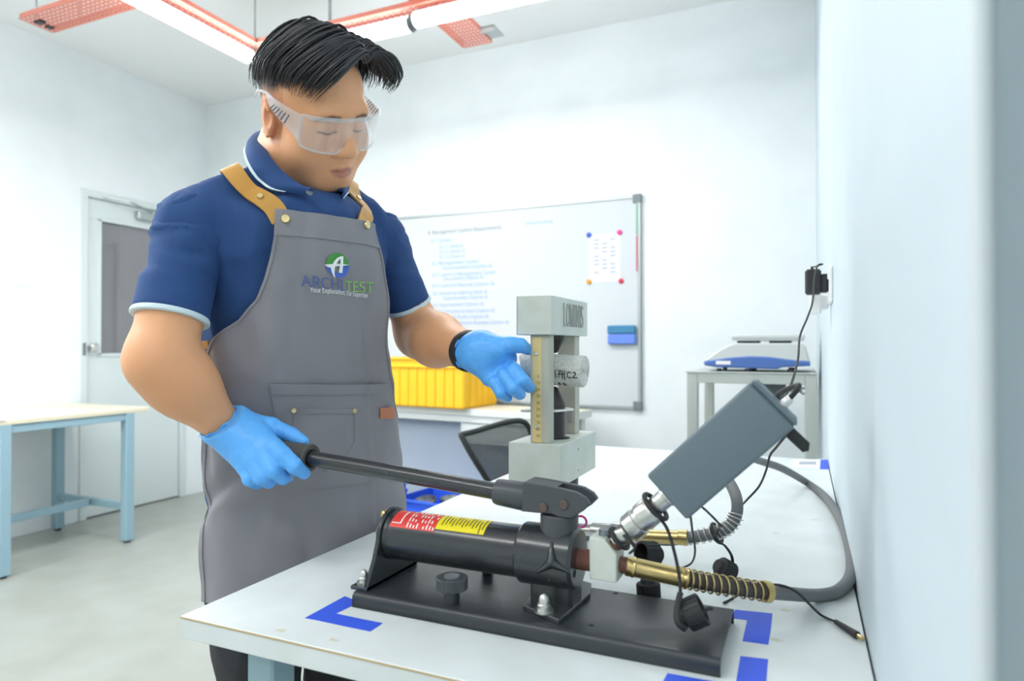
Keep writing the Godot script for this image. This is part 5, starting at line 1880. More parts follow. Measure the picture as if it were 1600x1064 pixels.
# the trunk: elliptic sections along a leaning line
class Torso:
	const P0 := Vector3(-0.8573, 0.7907, -0.9754)
	const P1 := Vector3(-0.7748, 1.2500, -0.8598)
	const Y0 := 0.83
	const Y1 := 1.27

	static func centre(y: float) -> Vector3:
		var h := clampf((y - Y0) / (Y1 - Y0), 0.0, 1.25)
		var c := P0.lerp(P1, h)
		c.y = y
		return c

	static func axes(y: float) -> Array[Vector3]:
		var h := clampf((y - Y0) / (Y1 - Y0), 0.0, 1.25)
		var phi := deg_to_rad(lerpf(50.0, 42.0, h))
		var yaw := deg_to_rad(23.7)
		var rt := Vector3(cos(yaw), 0, -sin(yaw))
		var fw := Vector3(-sin(yaw), 0, -cos(yaw))
		return [rt * sin(phi) - fw * cos(phi), rt * cos(phi) + fw * sin(phi)]

	static func ramp(y: float, ys: Array, vs: Array) -> float:
		if y <= ys[0]:
			return vs[0]
		for i in ys.size() - 1:
			if y <= ys[i + 1]:
				return lerpf(vs[i], vs[i + 1], (y - ys[i]) / (ys[i + 1] - ys[i]))
		return vs[-1]

	static func size_at(y: float) -> Vector2:
		return Vector2(ramp(y, [0.6, 0.85, 1.0, 1.15, 1.25, 1.32], [0.185, 0.172, 0.160, 0.160, 0.158, 0.150]), ramp(y, [0.6, 0.85, 1.0, 1.15, 1.25, 1.32], [0.125, 0.125, 0.125, 0.124, 0.118, 0.105]))

	static func at(t: float, y: float, off: float) -> Vector3:
		var c := centre(y)
		var ax := axes(y)
		var s := size_at(y)
		return c + ax[0] * (cos(t) * (s.y + off)) + ax[1] * (sin(t) * (s.x + off))

	static func dist(p: Vector3, lo: float, hi: float, off: float) -> float:
		var y := clampf(p.y, lo, hi)
		var c := centre(y)
		var ax := axes(y)
		var s := size_at(y)
		var v := p - c
		var u := v.dot(ax[1])
		var w := v.dot(ax[0])
		var b := s.y + off
		if w < 0.0:
			b *= 0.85
		var k := sqrt(u * u / ((s.x + off) * (s.x + off)) + w * w / (b * b))
		var d := -b
		if k > 1e-4:
			d = (1.0 - 1.0 / k) * sqrt(u * u + w * w)
		var dy := maxf(lo - p.y, p.y - hi)
		var rr := 0.05
		if dy > -rr:
			var e := Vector2(maxf(d + rr, 0.0), maxf(dy + rr, 0.0))
			return minf(maxf(d + rr, dy + rr), 0.0) + e.length() - rr
		return d


func cap(a: Vector3, b: Vector3, ra: float, rb: float, k := 0.01, op := 0) -> Prim:
	var p := Prim.new()
	p.a = a
	p.ab = b - a
	p.il = 1.0 / maxf(p.ab.length_squared(), 1e-9)
	p.r = ra
	p.dr = rb - ra
	p.k = k
	p.op = op
	return p


# capsule squashed along one direction
func flat_cap(a: Vector3, b: Vector3, ra: float, rb: float, dir: Vector3, squash: float, k := 0.01, op := 0) -> Prim:
	var d := dir.normalized()
	var g := 1.0 / squash - 1.0
	var bas := Basis(Vector3(1 + g * d.x * d.x, g * d.x * d.y, g * d.x * d.z), Vector3(g * d.x * d.y, 1 + g * d.y * d.y, g * d.y * d.z), Vector3(g * d.x * d.z, g * d.y * d.z, 1 + g * d.z * d.z))
	var p := cap(bas * a, bas * b, ra, rb, k, op)
	p.inv = Transform3D(bas, Vector3.ZERO)
	p.flat = true
	p.sc = minf(1.0, squash)
	return p


func ell(c: Vector3, rad: Vector3, basis := Basis.IDENTITY, k := 0.01, op := 0) -> Prim:
	var p := Prim.new()
	p.kind = 1
	p.rad = rad
	p.inv = Transform3D(basis, c).affine_inverse()
	p.k = k
	p.op = op
	return p


# keeps what lies behind the plane
func half(at: Vector3, out: Vector3, k := 0.002) -> Prim:
	var p := Prim.new()
	p.kind = 2
	p.op = 2
	p.a = at
	p.ab = out.normalized()
	p.k = k
	return p


func torso(lo: float, hi: float, off: float, k := 0.03) -> Prim:
	var p := Prim.new()
	p.kind = 3
	p.rad = Vector3(lo, hi, 0)
	p.r = off
	p.k = k
	return p


static func field(prims: Array[Prim], p: Vector3) -> float:
	var d := 1.0
	for q in prims:
		var e := q.dist(p)
		var k := q.k
		if q.op == 0:
			var h := k - absf(d - e)
			d = minf(d, e)
			if h > 0.0:
				d -= h * h * 0.25 / k
		else:
			if q.op == 1:
				e = -e
			var h := k - absf(d - e)
			d = maxf(d, e)
			if h > 0.0:
				d += h * h * 0.25 / k
	return d


# cloth ripples: 1 shirt, 2 sleeves, 3 gloves
func fold_at(kind: int, p: Vector3) -> float:
	if kind == 1:
		return shirt_fold(p)
	if kind == 2:
		return sleeve_fold(p)
	return glove_fold(p)


# the surface of the field between lo and hi as [points, normals, triangles]
func surface_nets(prims: Array[Prim], cell: float, lo: Vector3, hi: Vector3, bend := 0, amount := 0.0) -> Array:
	var n := 8
	var size := (hi - lo) / cell
	var nb := Vector3i(ceili(size.x / n), ceili(size.y / n), ceili(size.z / n))
	var wx := nb.x * n + 2
	var wy := nb.y * n + 2
	var ids := {}
	var pts := PackedVector3Array()
	var cross := PackedInt64Array()   # cell key, axis and sign of each crossed edge
	var radius := cell * n * 0.5 * 1.7321
	var m := n + 1
	var val := PackedFloat32Array()
	val.resize(m * m * m)
	var corner := [0, 1, m, m + 1, m * m, m * m + 1, m * m + m, m * m + m + 1]
	var edges := [[0, 1], [2, 3], [4, 5], [6, 7], [0, 2], [1, 3], [4, 6], [5, 7], [0, 4], [1, 5], [2, 6], [3, 7]]
	var blend := 0.0
	for q in prims:
		blend = maxf(blend, q.k)
	for bz in nb.z:
		for by in nb.y:
			for bx in nb.x:
				var base := lo + Vector3(bx, by, bz) * (n * cell)
				var mid := base + Vector3.ONE * (n * cell * 0.5)
				var near: Array[Prim] = []
				var any := false
				for q in prims:
					var e := q.dist(mid)
					var reach := radius * (1.8 if q.kind == 1 else 1.25) + blend * 1.4 + amount + cell
					if q.op == 0:
						if e < reach:
							near.append(q)
							any = true
					elif q.op == 1:
						if e < reach:
							near.append(q)
					elif e > -reach:
						near.append(q)
				if not any:
					continue
				if absf(field(near, mid)) > radius * 1.9 + amount + 0.02:
					continue
				var i := 0
				for z in m:
					for y in m:
						for x in m:
							var p := base + Vector3(x, y, z) * cell
							var d := field(near, p)
							if amount > 0.0 and absf(d) < amount + cell * 2.0:
								d += fold_at(bend, p)
							val[i] = d
							i += 1
				for z in n:
					for y in n:
						for x in n:
							var o := x + y * m + z * m * m
							var inside := 0
							for c in 8:
								if val[o + corner[c]] < 0.0:
									inside += 1
							if inside == 0 or inside == 8:
								continue
							var sum := Vector3.ZERO
							var cnt := 0
							for e in edges:
								var c0: int = e[0]
								var c1: int = e[1]
								var v0 := val[o + corner[c0]]
								var v1 := val[o + corner[c1]]
								if (v0 < 0.0) != (v1 < 0.0):
									var f := v0 / (v0 - v1)
									var a := Vector3(c0 & 1, (c0 >> 1) & 1, c0 >> 2)
									var b := Vector3(c1 & 1, (c1 >> 1) & 1, c1 >> 2)
									sum += a.lerp(b, f)
									cnt += 1
							var key := (bx * n + x) + (by * n + y) * wx + (bz * n + z) * wx * wy
							ids[key] = pts.size()
							pts.append(base + (Vector3(x, y, z) + sum / cnt) * cell)
							var s0 := val[o] < 0.0
							if s0 != (val[o + 1] < 0.0):
								cross.append(key * 8 + 0 + (4 if s0 else 0))
							if s0 != (val[o + m] < 0.0):
								cross.append(key * 8 + 1 + (4 if s0 else 0))
							if s0 != (val[o + m * m] < 0.0):
								cross.append(key * 8 + 2 + (4 if s0 else 0))
	var step := [1, wx, wx * wy]
	var tris := PackedInt32Array()
	for c in cross:
		var key := c / 8
		var axis := c & 3
		var s := (c & 4) != 0
		var u: int = step[(axis + 1) % 3]
		var v: int = step[(axis + 2) % 3]
		if not (ids.has(key - u) and ids.has(key - v) and ids.has(key - u - v)):
			continue
		var a: int = ids[key]
		var b: int = ids[key - u]
		var d: int = ids[key - u - v]
		var e: int = ids[key - v]
		if s:
			tris.append_array([a, b, d, a, d, e])
		else:
			tris.append_array([a, d, b, a, e, d])
	var nor := PackedVector3Array()
	nor.resize(pts.size())
	for i in range(0, tris.size(), 3):
		var q := (pts[tris[i + 1]] - pts[tris[i]]).cross(pts[tris[i + 2]] - pts[tris[i]])
		for j in 3:
			nor[tris[i + j]] += q
	for i in nor.size():
		nor[i] = nor[i].normalized()
	# Godot wants clockwise fronts
	for i in range(0, tris.size(), 3):
		var w := tris[i + 1]
		tris[i + 1] = tris[i + 2]
		tris[i + 2] = w
	return [pts, nor, tris]


func to_mesh(parts: Array) -> ArrayMesh:
	var pts := PackedVector3Array()
	var nor := PackedVector3Array()
	var tri := PackedInt32Array()
	var col := PackedColorArray()
	for q in parts:
		var first := pts.size()
		pts.append_array(q[0])
		nor.append_array(q[1])
		for i: int in q[2]:
			tri.append(first + i)
		if q.size() > 3:
			col.append_array(q[3])
	var arr := []
	arr.resize(Mesh.ARRAY_MAX)
	arr[Mesh.ARRAY_VERTEX] = pts
	arr[Mesh.ARRAY_NORMAL] = nor
	arr[Mesh.ARRAY_INDEX] = tri
	if col.size() == pts.size():
		arr[Mesh.ARRAY_COLOR] = col
	var m := ArrayMesh.new()
	m.add_surface_from_arrays(Mesh.PRIMITIVE_TRIANGLES, arr)
	return m


func moved(q: Array, xf: Transform3D) -> Array:
	var pts := PackedVector3Array()
	var nor := PackedVector3Array()
	for p: Vector3 in q[0]:
		pts.append(xf * p)
	for v: Vector3 in q[1]:
		nor.append((xf.basis * v).normalized())
	return [pts, nor, q[2]]


# closest surface point of a field, lifted by off
func onto(prims: Array[Prim], p: Vector3, off: float) -> Vector3:
	for i in 12:
		var e := 0.0015
		var d := field(prims, p) - off
		var g := Vector3(field(prims, p + Vector3(e, 0, 0)) - field(prims, p - Vector3(e, 0, 0)), field(prims, p + Vector3(0, e, 0)) - field(prims, p - Vector3(0, e, 0)), field(prims, p + Vector3(0, 0, e)) - field(prims, p - Vector3(0, 0, e))) / (2.0 * e)
		var l := maxf(g.length(), 0.3)
		p -= g / l * (d / l)
		if absf(d) < 0.0003:
			break
	return p


func grad(prims: Array[Prim], p: Vector3) -> Vector3:
	var e := 0.003
	return Vector3(field(prims, p + Vector3(e, 0, 0)) - field(prims, p - Vector3(e, 0, 0)), field(prims, p + Vector3(0, e, 0)) - field(prims, p - Vector3(0, e, 0)), field(prims, p + Vector3(0, 0, e)) - field(prims, p - Vector3(0, 0, e))).normalized()


# ---------------------------------------------------------------- the man in the apron

const RS := Vector3(-0.8314, 1.2810, -0.7091)
const LS := Vector3(-0.7027, 1.3043, -1.0002)
const RE := Vector3(-0.8216, 1.0803, -0.6498)
const RW := Vector3(-0.7915, 0.9829, -0.7294)
const LE := Vector3(-0.6777, 1.1235, -1.1003)
const LW := Vector3(-0.5036, 1.0905, -0.9804)
const NECK := Vector3(-0.7695, 1.3928, -0.8444)
const HEAD := Vector3(-0.6987, 1.4679, -0.8227)

var head_xf: Transform3D
var shirt_field: Array[Prim] = []
var cloth_noise: FastNoiseLite


func build_person() -> void:
	mat("skin", 255, 255, 255, 0.46)
	M.skin.vertex_color_use_as_albedo = true
	M.skin.subsurf_scatter_enabled = true
	M.skin.subsurf_scatter_strength = 0.08
	var m := mat("navy_knit", 38, 74, 128, 0.85)
	m.rim_enabled = true
	m.rim = 0.3
	m.rim_tint = 0.6
	m.normal_enabled = true
	m.normal_texture = noise_tex(0.35, 61, Color.BLACK, Color.WHITE, 256, 2, true, 1.2)
	tri_map(m, 14.0)
	mat("knit_trim", 214, 232, 238, 0.8)
	m = mat("apron_grey", 143, 141, 147, 0.72)
	m.normal_enabled = true
	m.normal_texture = noise_tex(0.3, 62, Color.BLACK, Color.WHITE, 256, 2, true, 0.8)
	tri_map(m, 12.0)
	mat("leather_tan", 200, 148, 66, 0.55)
	mat("leather_tab", 196, 124, 92, 0.6)
	m = mat("nitrile_blue", 96, 180, 255, 0.42)
	m.normal_enabled = true
	m.normal_texture = noise_tex(0.02, 63, Color.BLACK, Color.WHITE, 512, 3, true, 3.0)
	tri_map(m, 6.0)
	mat("trousers_black", 44, 46, 50, 0.85)
	m = mat("hair_black", 54, 54, 57, 0.34)
	m = mat("goggle_lens", 245, 250, 252, 0.08)
	m.transparency = BaseMaterial3D.TRANSPARENCY_ALPHA
	m.albedo_color.a = 0.12
	m = mat("goggle_frame", 225, 234, 240, 0.15)
	m.transparency = BaseMaterial3D.TRANSPARENCY_ALPHA
	m.albedo_color.a = 0.24
	mat("goggle_slot", 130, 142, 152, 0.3)
	mat("thread_blue", 78, 100, 160, 0.7)
	mat("thread_green", 134, 200, 90, 0.7)
	mat("print_white", 245, 246, 248, 0.6)
	mat("badge_green", 76, 158, 74, 0.6)
	mat("badge_blue", 72, 108, 204, 0.6)
	cloth_noise = FastNoiseLite.new()
	cloth_noise.seed = 21
	cloth_noise.noise_type = FastNoiseLite.TYPE_SIMPLEX_SMOOTH
	cloth_noise.frequency = 9.0
	cloth_noise.fractal_octaves = 2
	head_xf = Transform3D(Basis(Vector3(0.2814, 0.2762, -0.8244), Vector3(0.3798, 0.7405, 0.3777), Vector3(0.7822, -0.4589, 0.1132)), HEAD)
	person = thing("person", "person in navy polo, grey apron, goggles and blue gloves working the pump lever", "person", Vector3(-0.86, 0, -0.97))
	build_body()
	build_shirt()
	build_trousers()
	build_apron()
	build_gloves()
	build_hair()
	build_goggles()


func lin(r: int, g: int, b: int) -> Color:
	return Color8(r, g, b).srgb_to_linear()


func build_body() -> void:
	var skin := lin(236, 174, 128)
	var parts := []
	# arms
	var arms: Array[Prim] = [cap(RS, RS.lerp(RE, 0.66), 0.030, 0.043, 0.01), cap(RS.lerp(RE, 0.66), RE, 0.0435, 0.042, 0.01), cap(RE, RE.lerp(RW, 0.35), 0.0415, 0.0425, 0.03), cap(RE.lerp(RW, 0.35), RW, 0.042, 0.0275, 0.03)]
	var larms: Array[Prim] = [cap(LS, LS.lerp(LE, 0.68), 0.026, 0.0385, 0.01), cap(LS.lerp(LE, 0.68), LE, 0.039, 0.041, 0.01), cap(LE, LE.lerp(LW, 0.35), 0.044, 0.046, 0.03), cap(LE.lerp(LW, 0.35), LW, 0.045, 0.029, 0.03)]
	var hold: Array[Prim] = [cap(RS, Torso.centre(1.22), 0.028, 0.08, 0.01), cap(LS, Torso.centre(1.22), 0.024, 0.08, 0.01), cap(Torso.centre(1.22), NECK, 0.1, 0.05, 0.04), cap(Torso.centre(1.22), Torso.centre(0.9), 0.1, 0.1, 0.04)]
	arms.append_array(larms)
	arms.append_array(hold)
	var q := surface_nets(arms, 0.0085, Vector3(-1.15, 0.72, -1.45), Vector3(-0.1, 1.45, -0.45))
	var col := PackedColorArray()
	for i in q[0].size():
		col.append(skin)
	q.append(col)
	parts.append(q)
	# head, in its own axes: x to his left, y up, z forward
	var nb := head_xf.affine_inverse() * NECK
	var h: Array[Prim] = [
		ell(Vector3(0, 0.035, -0.012), Vector3(0.079, 0.092, 0.097)),
		ell(Vector3(0, -0.035, 0.026), Vector3(0.0675, 0.075, 0.058), Basis.IDENTITY, 0.03),
		ell(Vector3(0, -0.096, 0.056), Vector3(0.030, 0.022, 0.023), Basis.IDENTITY, 0.035),
		ell(Vector3(0.044, -0.042, 0.044), Vector3(0.030, 0.036, 0.030), Basis.IDENTITY, 0.03), ell(Vector3(-0.044, -0.042, 0.044), Vector3(0.030, 0.036, 0.030), Basis.IDENTITY, 0.03),
		cap(Vector3(0.058, -0.062, 0.0), Vector3(0.025, -0.098, 0.045), 0.02, 0.018, 0.03), cap(Vector3(-0.058, -0.062, 0.0), Vector3(-0.025, -0.098, 0.045), 0.02, 0.018, 0.03),
		cap(Vector3(-0.036, 0.024, 0.074), Vector3(0.036, 0.024, 0.074), 0.012, 0.012, 0.024),
		cap(Vector3(0, -0.052, 0.066), Vector3(0, -0.078, 0.068), 0.02, 0.02, 0.02),
		ell(Vector3(0.031, 0.004, 0.092), Vector3(0.019, 0.011, 0.012), Basis.IDENTITY, 0.016, 1), ell(Vector3(-0.031, 0.004, 0.092), Vector3(0.019, 0.011, 0.012), Basis.IDENTITY, 0.016, 1),
		# lids over the lowered eyes
		ell(Vector3(0.031, 0.001, 0.072), Vector3(0.0165, 0.0125, 0.0125), Basis.IDENTITY, 0.004), ell(Vector3(-0.031, 0.001, 0.072), Vector3(0.0165, 0.0125, 0.0125), Basis.IDENTITY, 0.004),
		cap(Vector3(0, 0.012, 0.082), Vector3(0, -0.026, 0.098), 0.0085, 0.0115, 0.014),
		ell(Vector3(0, -0.0335, 0.0985), Vector3(0.0156, 0.0130, 0.0135), Basis.IDENTITY, 0.008),
		ell(Vector3(0.0145, -0.037, 0.089), Vector3(0.0116, 0.0104, 0.0125), Basis.IDENTITY, 0.006), ell(Vector3(-0.0145, -0.037, 0.089), Vector3(0.0116, 0.0104, 0.0125), Basis.IDENTITY, 0.006),
		ell(Vector3(0.0075, -0.0475, 0.093), Vector3(0.0048, 0.0042, 0.007), Basis.IDENTITY, 0.003, 1), ell(Vector3(-0.0075, -0.0475, 0.093), Vector3(0.0048, 0.0042, 0.007), Basis.IDENTITY, 0.003, 1),
		# lips
		cap(Vector3(-0.024, -0.0725, 0.0755), Vector3(-0.007, -0.0675, 0.0865), 0.0036, 0.0058, 0.006), cap(Vector3(0.024, -0.0725, 0.0755), Vector3(0.007, -0.0675, 0.0865), 0.0036, 0.0058, 0.006), cap(Vector3(-0.007, -0.0675, 0.0865), Vector3(0.007, -0.0675, 0.0865), 0.0056, 0.0056, 0.005),
		cap(Vector3(-0.021, -0.0755, 0.0765), Vector3(0, -0.0785, 0.0845), 0.004, 0.0072, 0.006), cap(Vector3(0.021, -0.0755, 0.0765), Vector3(0, -0.0785, 0.0845), 0.004, 0.0072, 0.006),
		cap(Vector3(-0.026, -0.0730, 0.083), Vector3(0, -0.0725, 0.0955), 0.0023, 0.0023, 0.003, 1), cap(Vector3(0.026, -0.0730, 0.083), Vector3(0, -0.0725, 0.0955), 0.0023, 0.0023, 0.003, 1),
		cap(Vector3(0, -0.05, -0.035), nb, 0.062, 0.066, 0.02),
	]
	# ears
	for s: float in [-1.0, 1.0]:
		var e := Basis(Vector3.UP, s * 0.35) * Basis(Vector3.RIGHT, -0.18)
		h.append(ell(Vector3(s * 0.078, -0.008, -0.012), Vector3(0.0105, 0.033, 0.021), e, 0.008))
		var pts := [Vector3(0, 0.012, 0.017), Vector3(0, 0.027, 0.008), Vector3(0, 0.030, -0.006), Vector3(0, 0.018, -0.019), Vector3(0, -0.004, -0.018), Vector3(0, -0.024, -0.006), Vector3(0, -0.03, 0.007)]
		for i in pts.size() - 1:
			var a: Vector3 = e * pts[i] + Vector3(s * 0.0845, -0.008, -0.012)
			var b: Vector3 = e * pts[i + 1] + Vector3(s * 0.0845, -0.008, -0.012)
			h.append(cap(a, b, 0.0038, 0.0038, 0.004))
		h.append(ell(Vector3(s * 0.087, -0.006, -0.004), Vector3(0.006, 0.015, 0.009), e, 0.005, 1))
	var hq := surface_nets(h, 0.003, Vector3(-0.13, -0.25, -0.17), Vector3(0.13, 0.16, 0.15))
	col = PackedColorArray()
	for p: Vector3 in hq[0]:
		col.append(face_colour(p, skin))
	hq = moved(hq, head_xf)
	hq.append(col)
	parts.append(hq)
	part(person, "body", to_mesh(parts), M.skin, "skin of the face, neck and forearms")


func face_colour(p: Vector3, skin: Color) -> Color:
	var c := skin
	var ax := absf(p.x)
	# lips
	var up := Vector2(p.x, p.y + 0.069)
	if p.z > 0.06:
		var lip := 1.0 - smoothstep(0.75, 1.1, Vector2(p.x / 0.024, (p.y + 0.0735) / 0.0105).length())
		c = c.lerp(lin(186, 118, 108), lip * 0.85)
		# brows
		var by := 0.0165 + 0.004 * sin(clampf((ax - 0.012) / 0.038, 0, 1) * PI) - 0.004 * smoothstep(0.04, 0.055, ax)
		var brow := (1.0 - smoothstep(0.0026, 0.0052, absf(p.y - by))) * smoothstep(0.011, 0.016, ax) * (1.0 - smoothstep(0.046, 0.054, ax))
		c = c.lerp(lin(62, 46, 40), brow * 0.85)
		# lash line
		var ly := -0.0045 - 0.003 * (1.0 - pow((ax - 0.031) / 0.016, 2.0))
		var lash := (1.0 - smoothstep(0.001, 0.0024, absf(p.y - ly))) * (1.0 - smoothstep(0.014, 0.017, absf(ax - 0.031)))
		c = c.lerp(lin(48, 36, 32), lash * 0.9)
	if ax > 0.07 and p.y > -0.05 and p.y < 0.04 and p.z < 0.02:
		c = c.lerp(lin(200, 132, 104), 0.5)
	# close-cropped sides and back
	var line := 0.02 + smoothstep(-0.02, 0.05, p.z) * 0.038
	if p.z < -0.03:
		line = lerpf(0.02, -0.045, smoothstep(-0.03, -0.07, p.z))
	var crop := smoothstep(line - 0.004, line + 0.022, p.y) * (1.0 - smoothstep(0.046, 0.062, p.z))
	if p.y > -0.06 and ax < 0.0815:
		c = c.lerp(lin(44, 40, 40), crop * 0.92)
	return c


# --------------------------------------------------------- polo shirt

func build_shirt() -> void:
	var rc := RS.lerp(RE, 0.70)
	var lc := LS.lerp(LE, 0.70)
	var rd := (RE - RS).normalized()
	var ld := (LE - LS).normalized()
	var mid := Torso.centre(1.24)
	var body: Array[Prim] = [
		torso(0.785, 1.33, 0.0, 0.03), cap(Vector3(-0.7216, 1.3102, -0.8062), Vector3(-0.7076, 1.3182, -0.8777), 0.030, 0.030, 0.04),
		cap(Vector3(-0.7817, 1.3577, -0.8230), RS, 0.048, 0.047, 0.025), cap(Vector3(-0.7555, 1.3634, -0.9000), LS, 0.045, 0.041, 0.025),
		cap(mid, RS - Vector3(0, 0.015, 0), 0.085, 0.047, 0.025), cap(mid, LS - Vector3(0, 0.015, 0), 0.085, 0.040, 0.025),
	]
	shirt_field = body.duplicate()
	shirt_field.append(cap(RS, rc, 0.048, 0.051, 0.02))
	shirt_field.append(cap(LS, lc, 0.043, 0.0445, 0.02))
	var lo := Vector3(-1.2, 0.70, -1.5)
	var hi := Vector3(-0.45, 1.5, -0.5)
	var whole := body.duplicate()
	var parts := [surface_nets(trim_field(whole), 0.0075, lo, hi, 1, 0.013)]
	# each sleeve is cut straight at its cuff
	var right: Array[Prim] = [cap(RS, rc, 0.049, 0.0505, 0.01), cap(rc, rc + rd * 0.06, 0.0505, 0.0495, 0.002), cap(mid, RS - Vector3(0, 0.015, 0), 0.06, 0.046, 0.02), half(rc, rd, 0.004)]
	var left: Array[Prim] = [cap(LS, lc + ld * 0.06, 0.043, 0.0435, 0.01), cap(mid, LS - Vector3(0, 0.015, 0), 0.06, 0.04, 0.02), half(lc, ld, 0.004)]
	parts.append(surface_nets(right, 0.006, lo, hi, 2, 0.014))
	parts.append(surface_nets(left, 0.006, lo, hi, 2, 0.014))
	var shirt := part(person, "polo_shirt", to_mesh(parts), M.navy_knit, "navy blue short-sleeved polo shirt")
	for q in [[rc, rd, 0.0508], [lc, ld, 0.0440]]:
		var b := MB.new()
		var r: float = q[2]
		b.lathe(along(q[0], q[1]), [Vector2(r - 0.008, -0.003), Vector2(r + 0.0002, -0.0045), Vector2(r + 0.0016, -0.002), Vector2(r + 0.0016, 0.002), Vector2(r, 0.0035), Vector2(r - 0.009, 0.003)], 44)
		part(shirt, "sleeve_cuff", b.done(), M.knit_trim, "pale knitted cuff")
	# collar from the right front edge round the neck to the left front edge
	var inn: Array = [Vector3(-0.6664, 1.3325, -0.7810), Vector3(-0.6829, 1.3391, -0.7737), Vector3(-0.7039, 1.3537, -0.7698), Vector3(-0.7287, 1.3747, -0.7697), Vector3(-0.7549, 1.3989, -0.7798), Vector3(-0.7910, 1.4270, -0.8073), Vector3(-0.8258, 1.4607, -0.8573), Vector3(-0.8295, 1.4802, -0.9101), Vector3(-0.8037, 1.4671, -0.9433), Vector3(-0.7569, 1.4287, -0.9315), Vector3(-0.7190, 1.3892, -0.9048), Vector3(-0.6815, 1.3502, -0.8561)]
	var out: Array = [Vector3(-0.6760, 1.3267, -0.7769), Vector3(-0.7196, 1.3334, -0.7577), Vector3(-0.7407, 1.3461, -0.7537), Vector3(-0.7530, 1.3614, -0.7482), Vector3(-0.7753, 1.3843, -0.7600), Vector3(-0.8136, 1.4147, -0.7975), Vector3(-0.8663, 1.4570, -0.8723), Vector3(-0.8743, 1.4795, -0.9559), Vector3(-0.8200, 1.4610, -0.9909), Vector3(-0.7660, 1.4242, -0.9822), Vector3(-0.7304, 1.3863, -0.9545), Vector3(-0.6667, 1.3366, -0.8518)]
	var a := curve(inn, 6)
	var o := curve(out, 6)
	var rows: Array[PackedVector3Array] = []
	for i in 7:
		var f := i / 6.0
		var line := PackedVector3Array()
		for j in a.size():
			var p := a[j].lerp(o[j], f)
			line.append(p + (p - NECK).normalized() * (sin(f * PI) * 0.007) + Vector3(0, sin(f * PI) * 0.006, 0))
		rows.append(line)
	var b := MB.new()
	b.sheet(rows, 0.004)
	var collar := part(shirt, "collar", b.done(), M.navy_knit)
	var strip: Array[PackedVector3Array] = []
	for i in 3:
		var f := 0.9 + 0.055 * i
		var line := PackedVector3Array()
		for j in range(4, a.size()):
			var p := a[j].lerp(o[j], f)
			line.append(p + (p - NECK).normalized() * 0.0028)
		strip.append(line)
	b = MB.new()
	b.sheet(strip, 0.0045)
	part(collar, "collar_trim", b.done(), M.knit_trim, "white stripe along the collar edge")
	# placket and button
	var bt: Vector3 = Vector3(-0.6696, 1.3279, -0.7764)
	b = MB.new()
	b.lathe(along(bt, Torso.axes(1.25)[0] + Vector3(0, 0.4, 0)), [Vector2(0, 0), Vector2(0.005, 0), Vector2(0.005, 0.0015), Vector2(0.0035, 0.0022), Vector2(0, 0.0018)], 16)
	part(shirt, "button", b.done(), M.grey_plastic)


func trim_field(q: Array) -> Array[Prim]:
	var out: Array[Prim] = []
	for p in q:
		out.append(p)
	return out


func shirt_fold(p: Vector3) -> float:
	return (absf(cloth_noise.get_noise_3d(p.x * 0.9, p.y * 0.5 + p.x * 0.4, p.z * 0.9)) - 0.22) * 0.017


func sleeve_fold(p: Vector3) -> float:
	# ripples across the sleeve, deeper where it bends
	var w := cloth_noise.get_noise_3d(p.x * 0.5 + 3.0, p.y * 2.0 + 1.7, p.z * 0.5)
	var near := minf((p - RS.lerp(RE, 0.7)).length(), (p - LS.lerp(LE, 0.7)).length())
	return (absf(w) - 0.2) * 0.019 * smoothstep(0.045, 0.09, near)


func build_trousers() -> void:
	var ax := Torso.axes(0.83)
	var hip := Torso.centre(0.83)
	var f: Array[Prim] = [torso(0.74, 0.90, -0.012, 0.03)]
	for s: float in [-1.0, 1.0]:
		var h := hip + ax[1] * (s * 0.088) - Vector3(0, 0.05, 0)
		var kn := Vector3(h.x, 0.47, h.z) + ax[0] * 0.01
		var an := Vector3(h.x, 0.10, h.z) - ax[0] * 0.02
		f.append(cap(h, kn, 0.093, 0.068, 0.03))
		f.append(cap(kn, an, 0.066, 0.054, 0.03))
	f.append(half(Vector3(0, 0.035, 0), Vector3.DOWN, 0.004))
	var q := surface_nets(f, 0.011, Vector3(-1.15, 0.0, -1.3), Vector3(-0.55, 1.0, -0.6), 1, 0.013)
	part(person, "trousers", to_mesh([q]), M.trousers_black, "black trousers")
	for s: float in [-1.0, 1.0]:
		var an := hip + ax[1] * (s * 0.088) - ax[0] * 0.02
		an.y = 0.05
		var toe := an + ax[0] * 0.17 + ax[1] * (s * 0.02)
		toe.y = 0.036
		var sh: Array[Prim] = [cap(an, toe, 0.042, 0.036, 0.02), cap(an + Vector3(0, 0.045, 0), an, 0.04, 0.042, 0.02), cap(an - ax[0] * 0.03, toe, 0.04, 0.036, 0.02), half(Vector3(0, 0.002, 0), Vector3.DOWN, 0.003)]
		part(person, "shoe", to_mesh([surface_nets(sh, 0.008, an - Vector3(0.25, 0.06, 0.25), an + Vector3(0.3, 0.14, 0.3))]), M.rubber)


# --------------------------------------------------------- apron

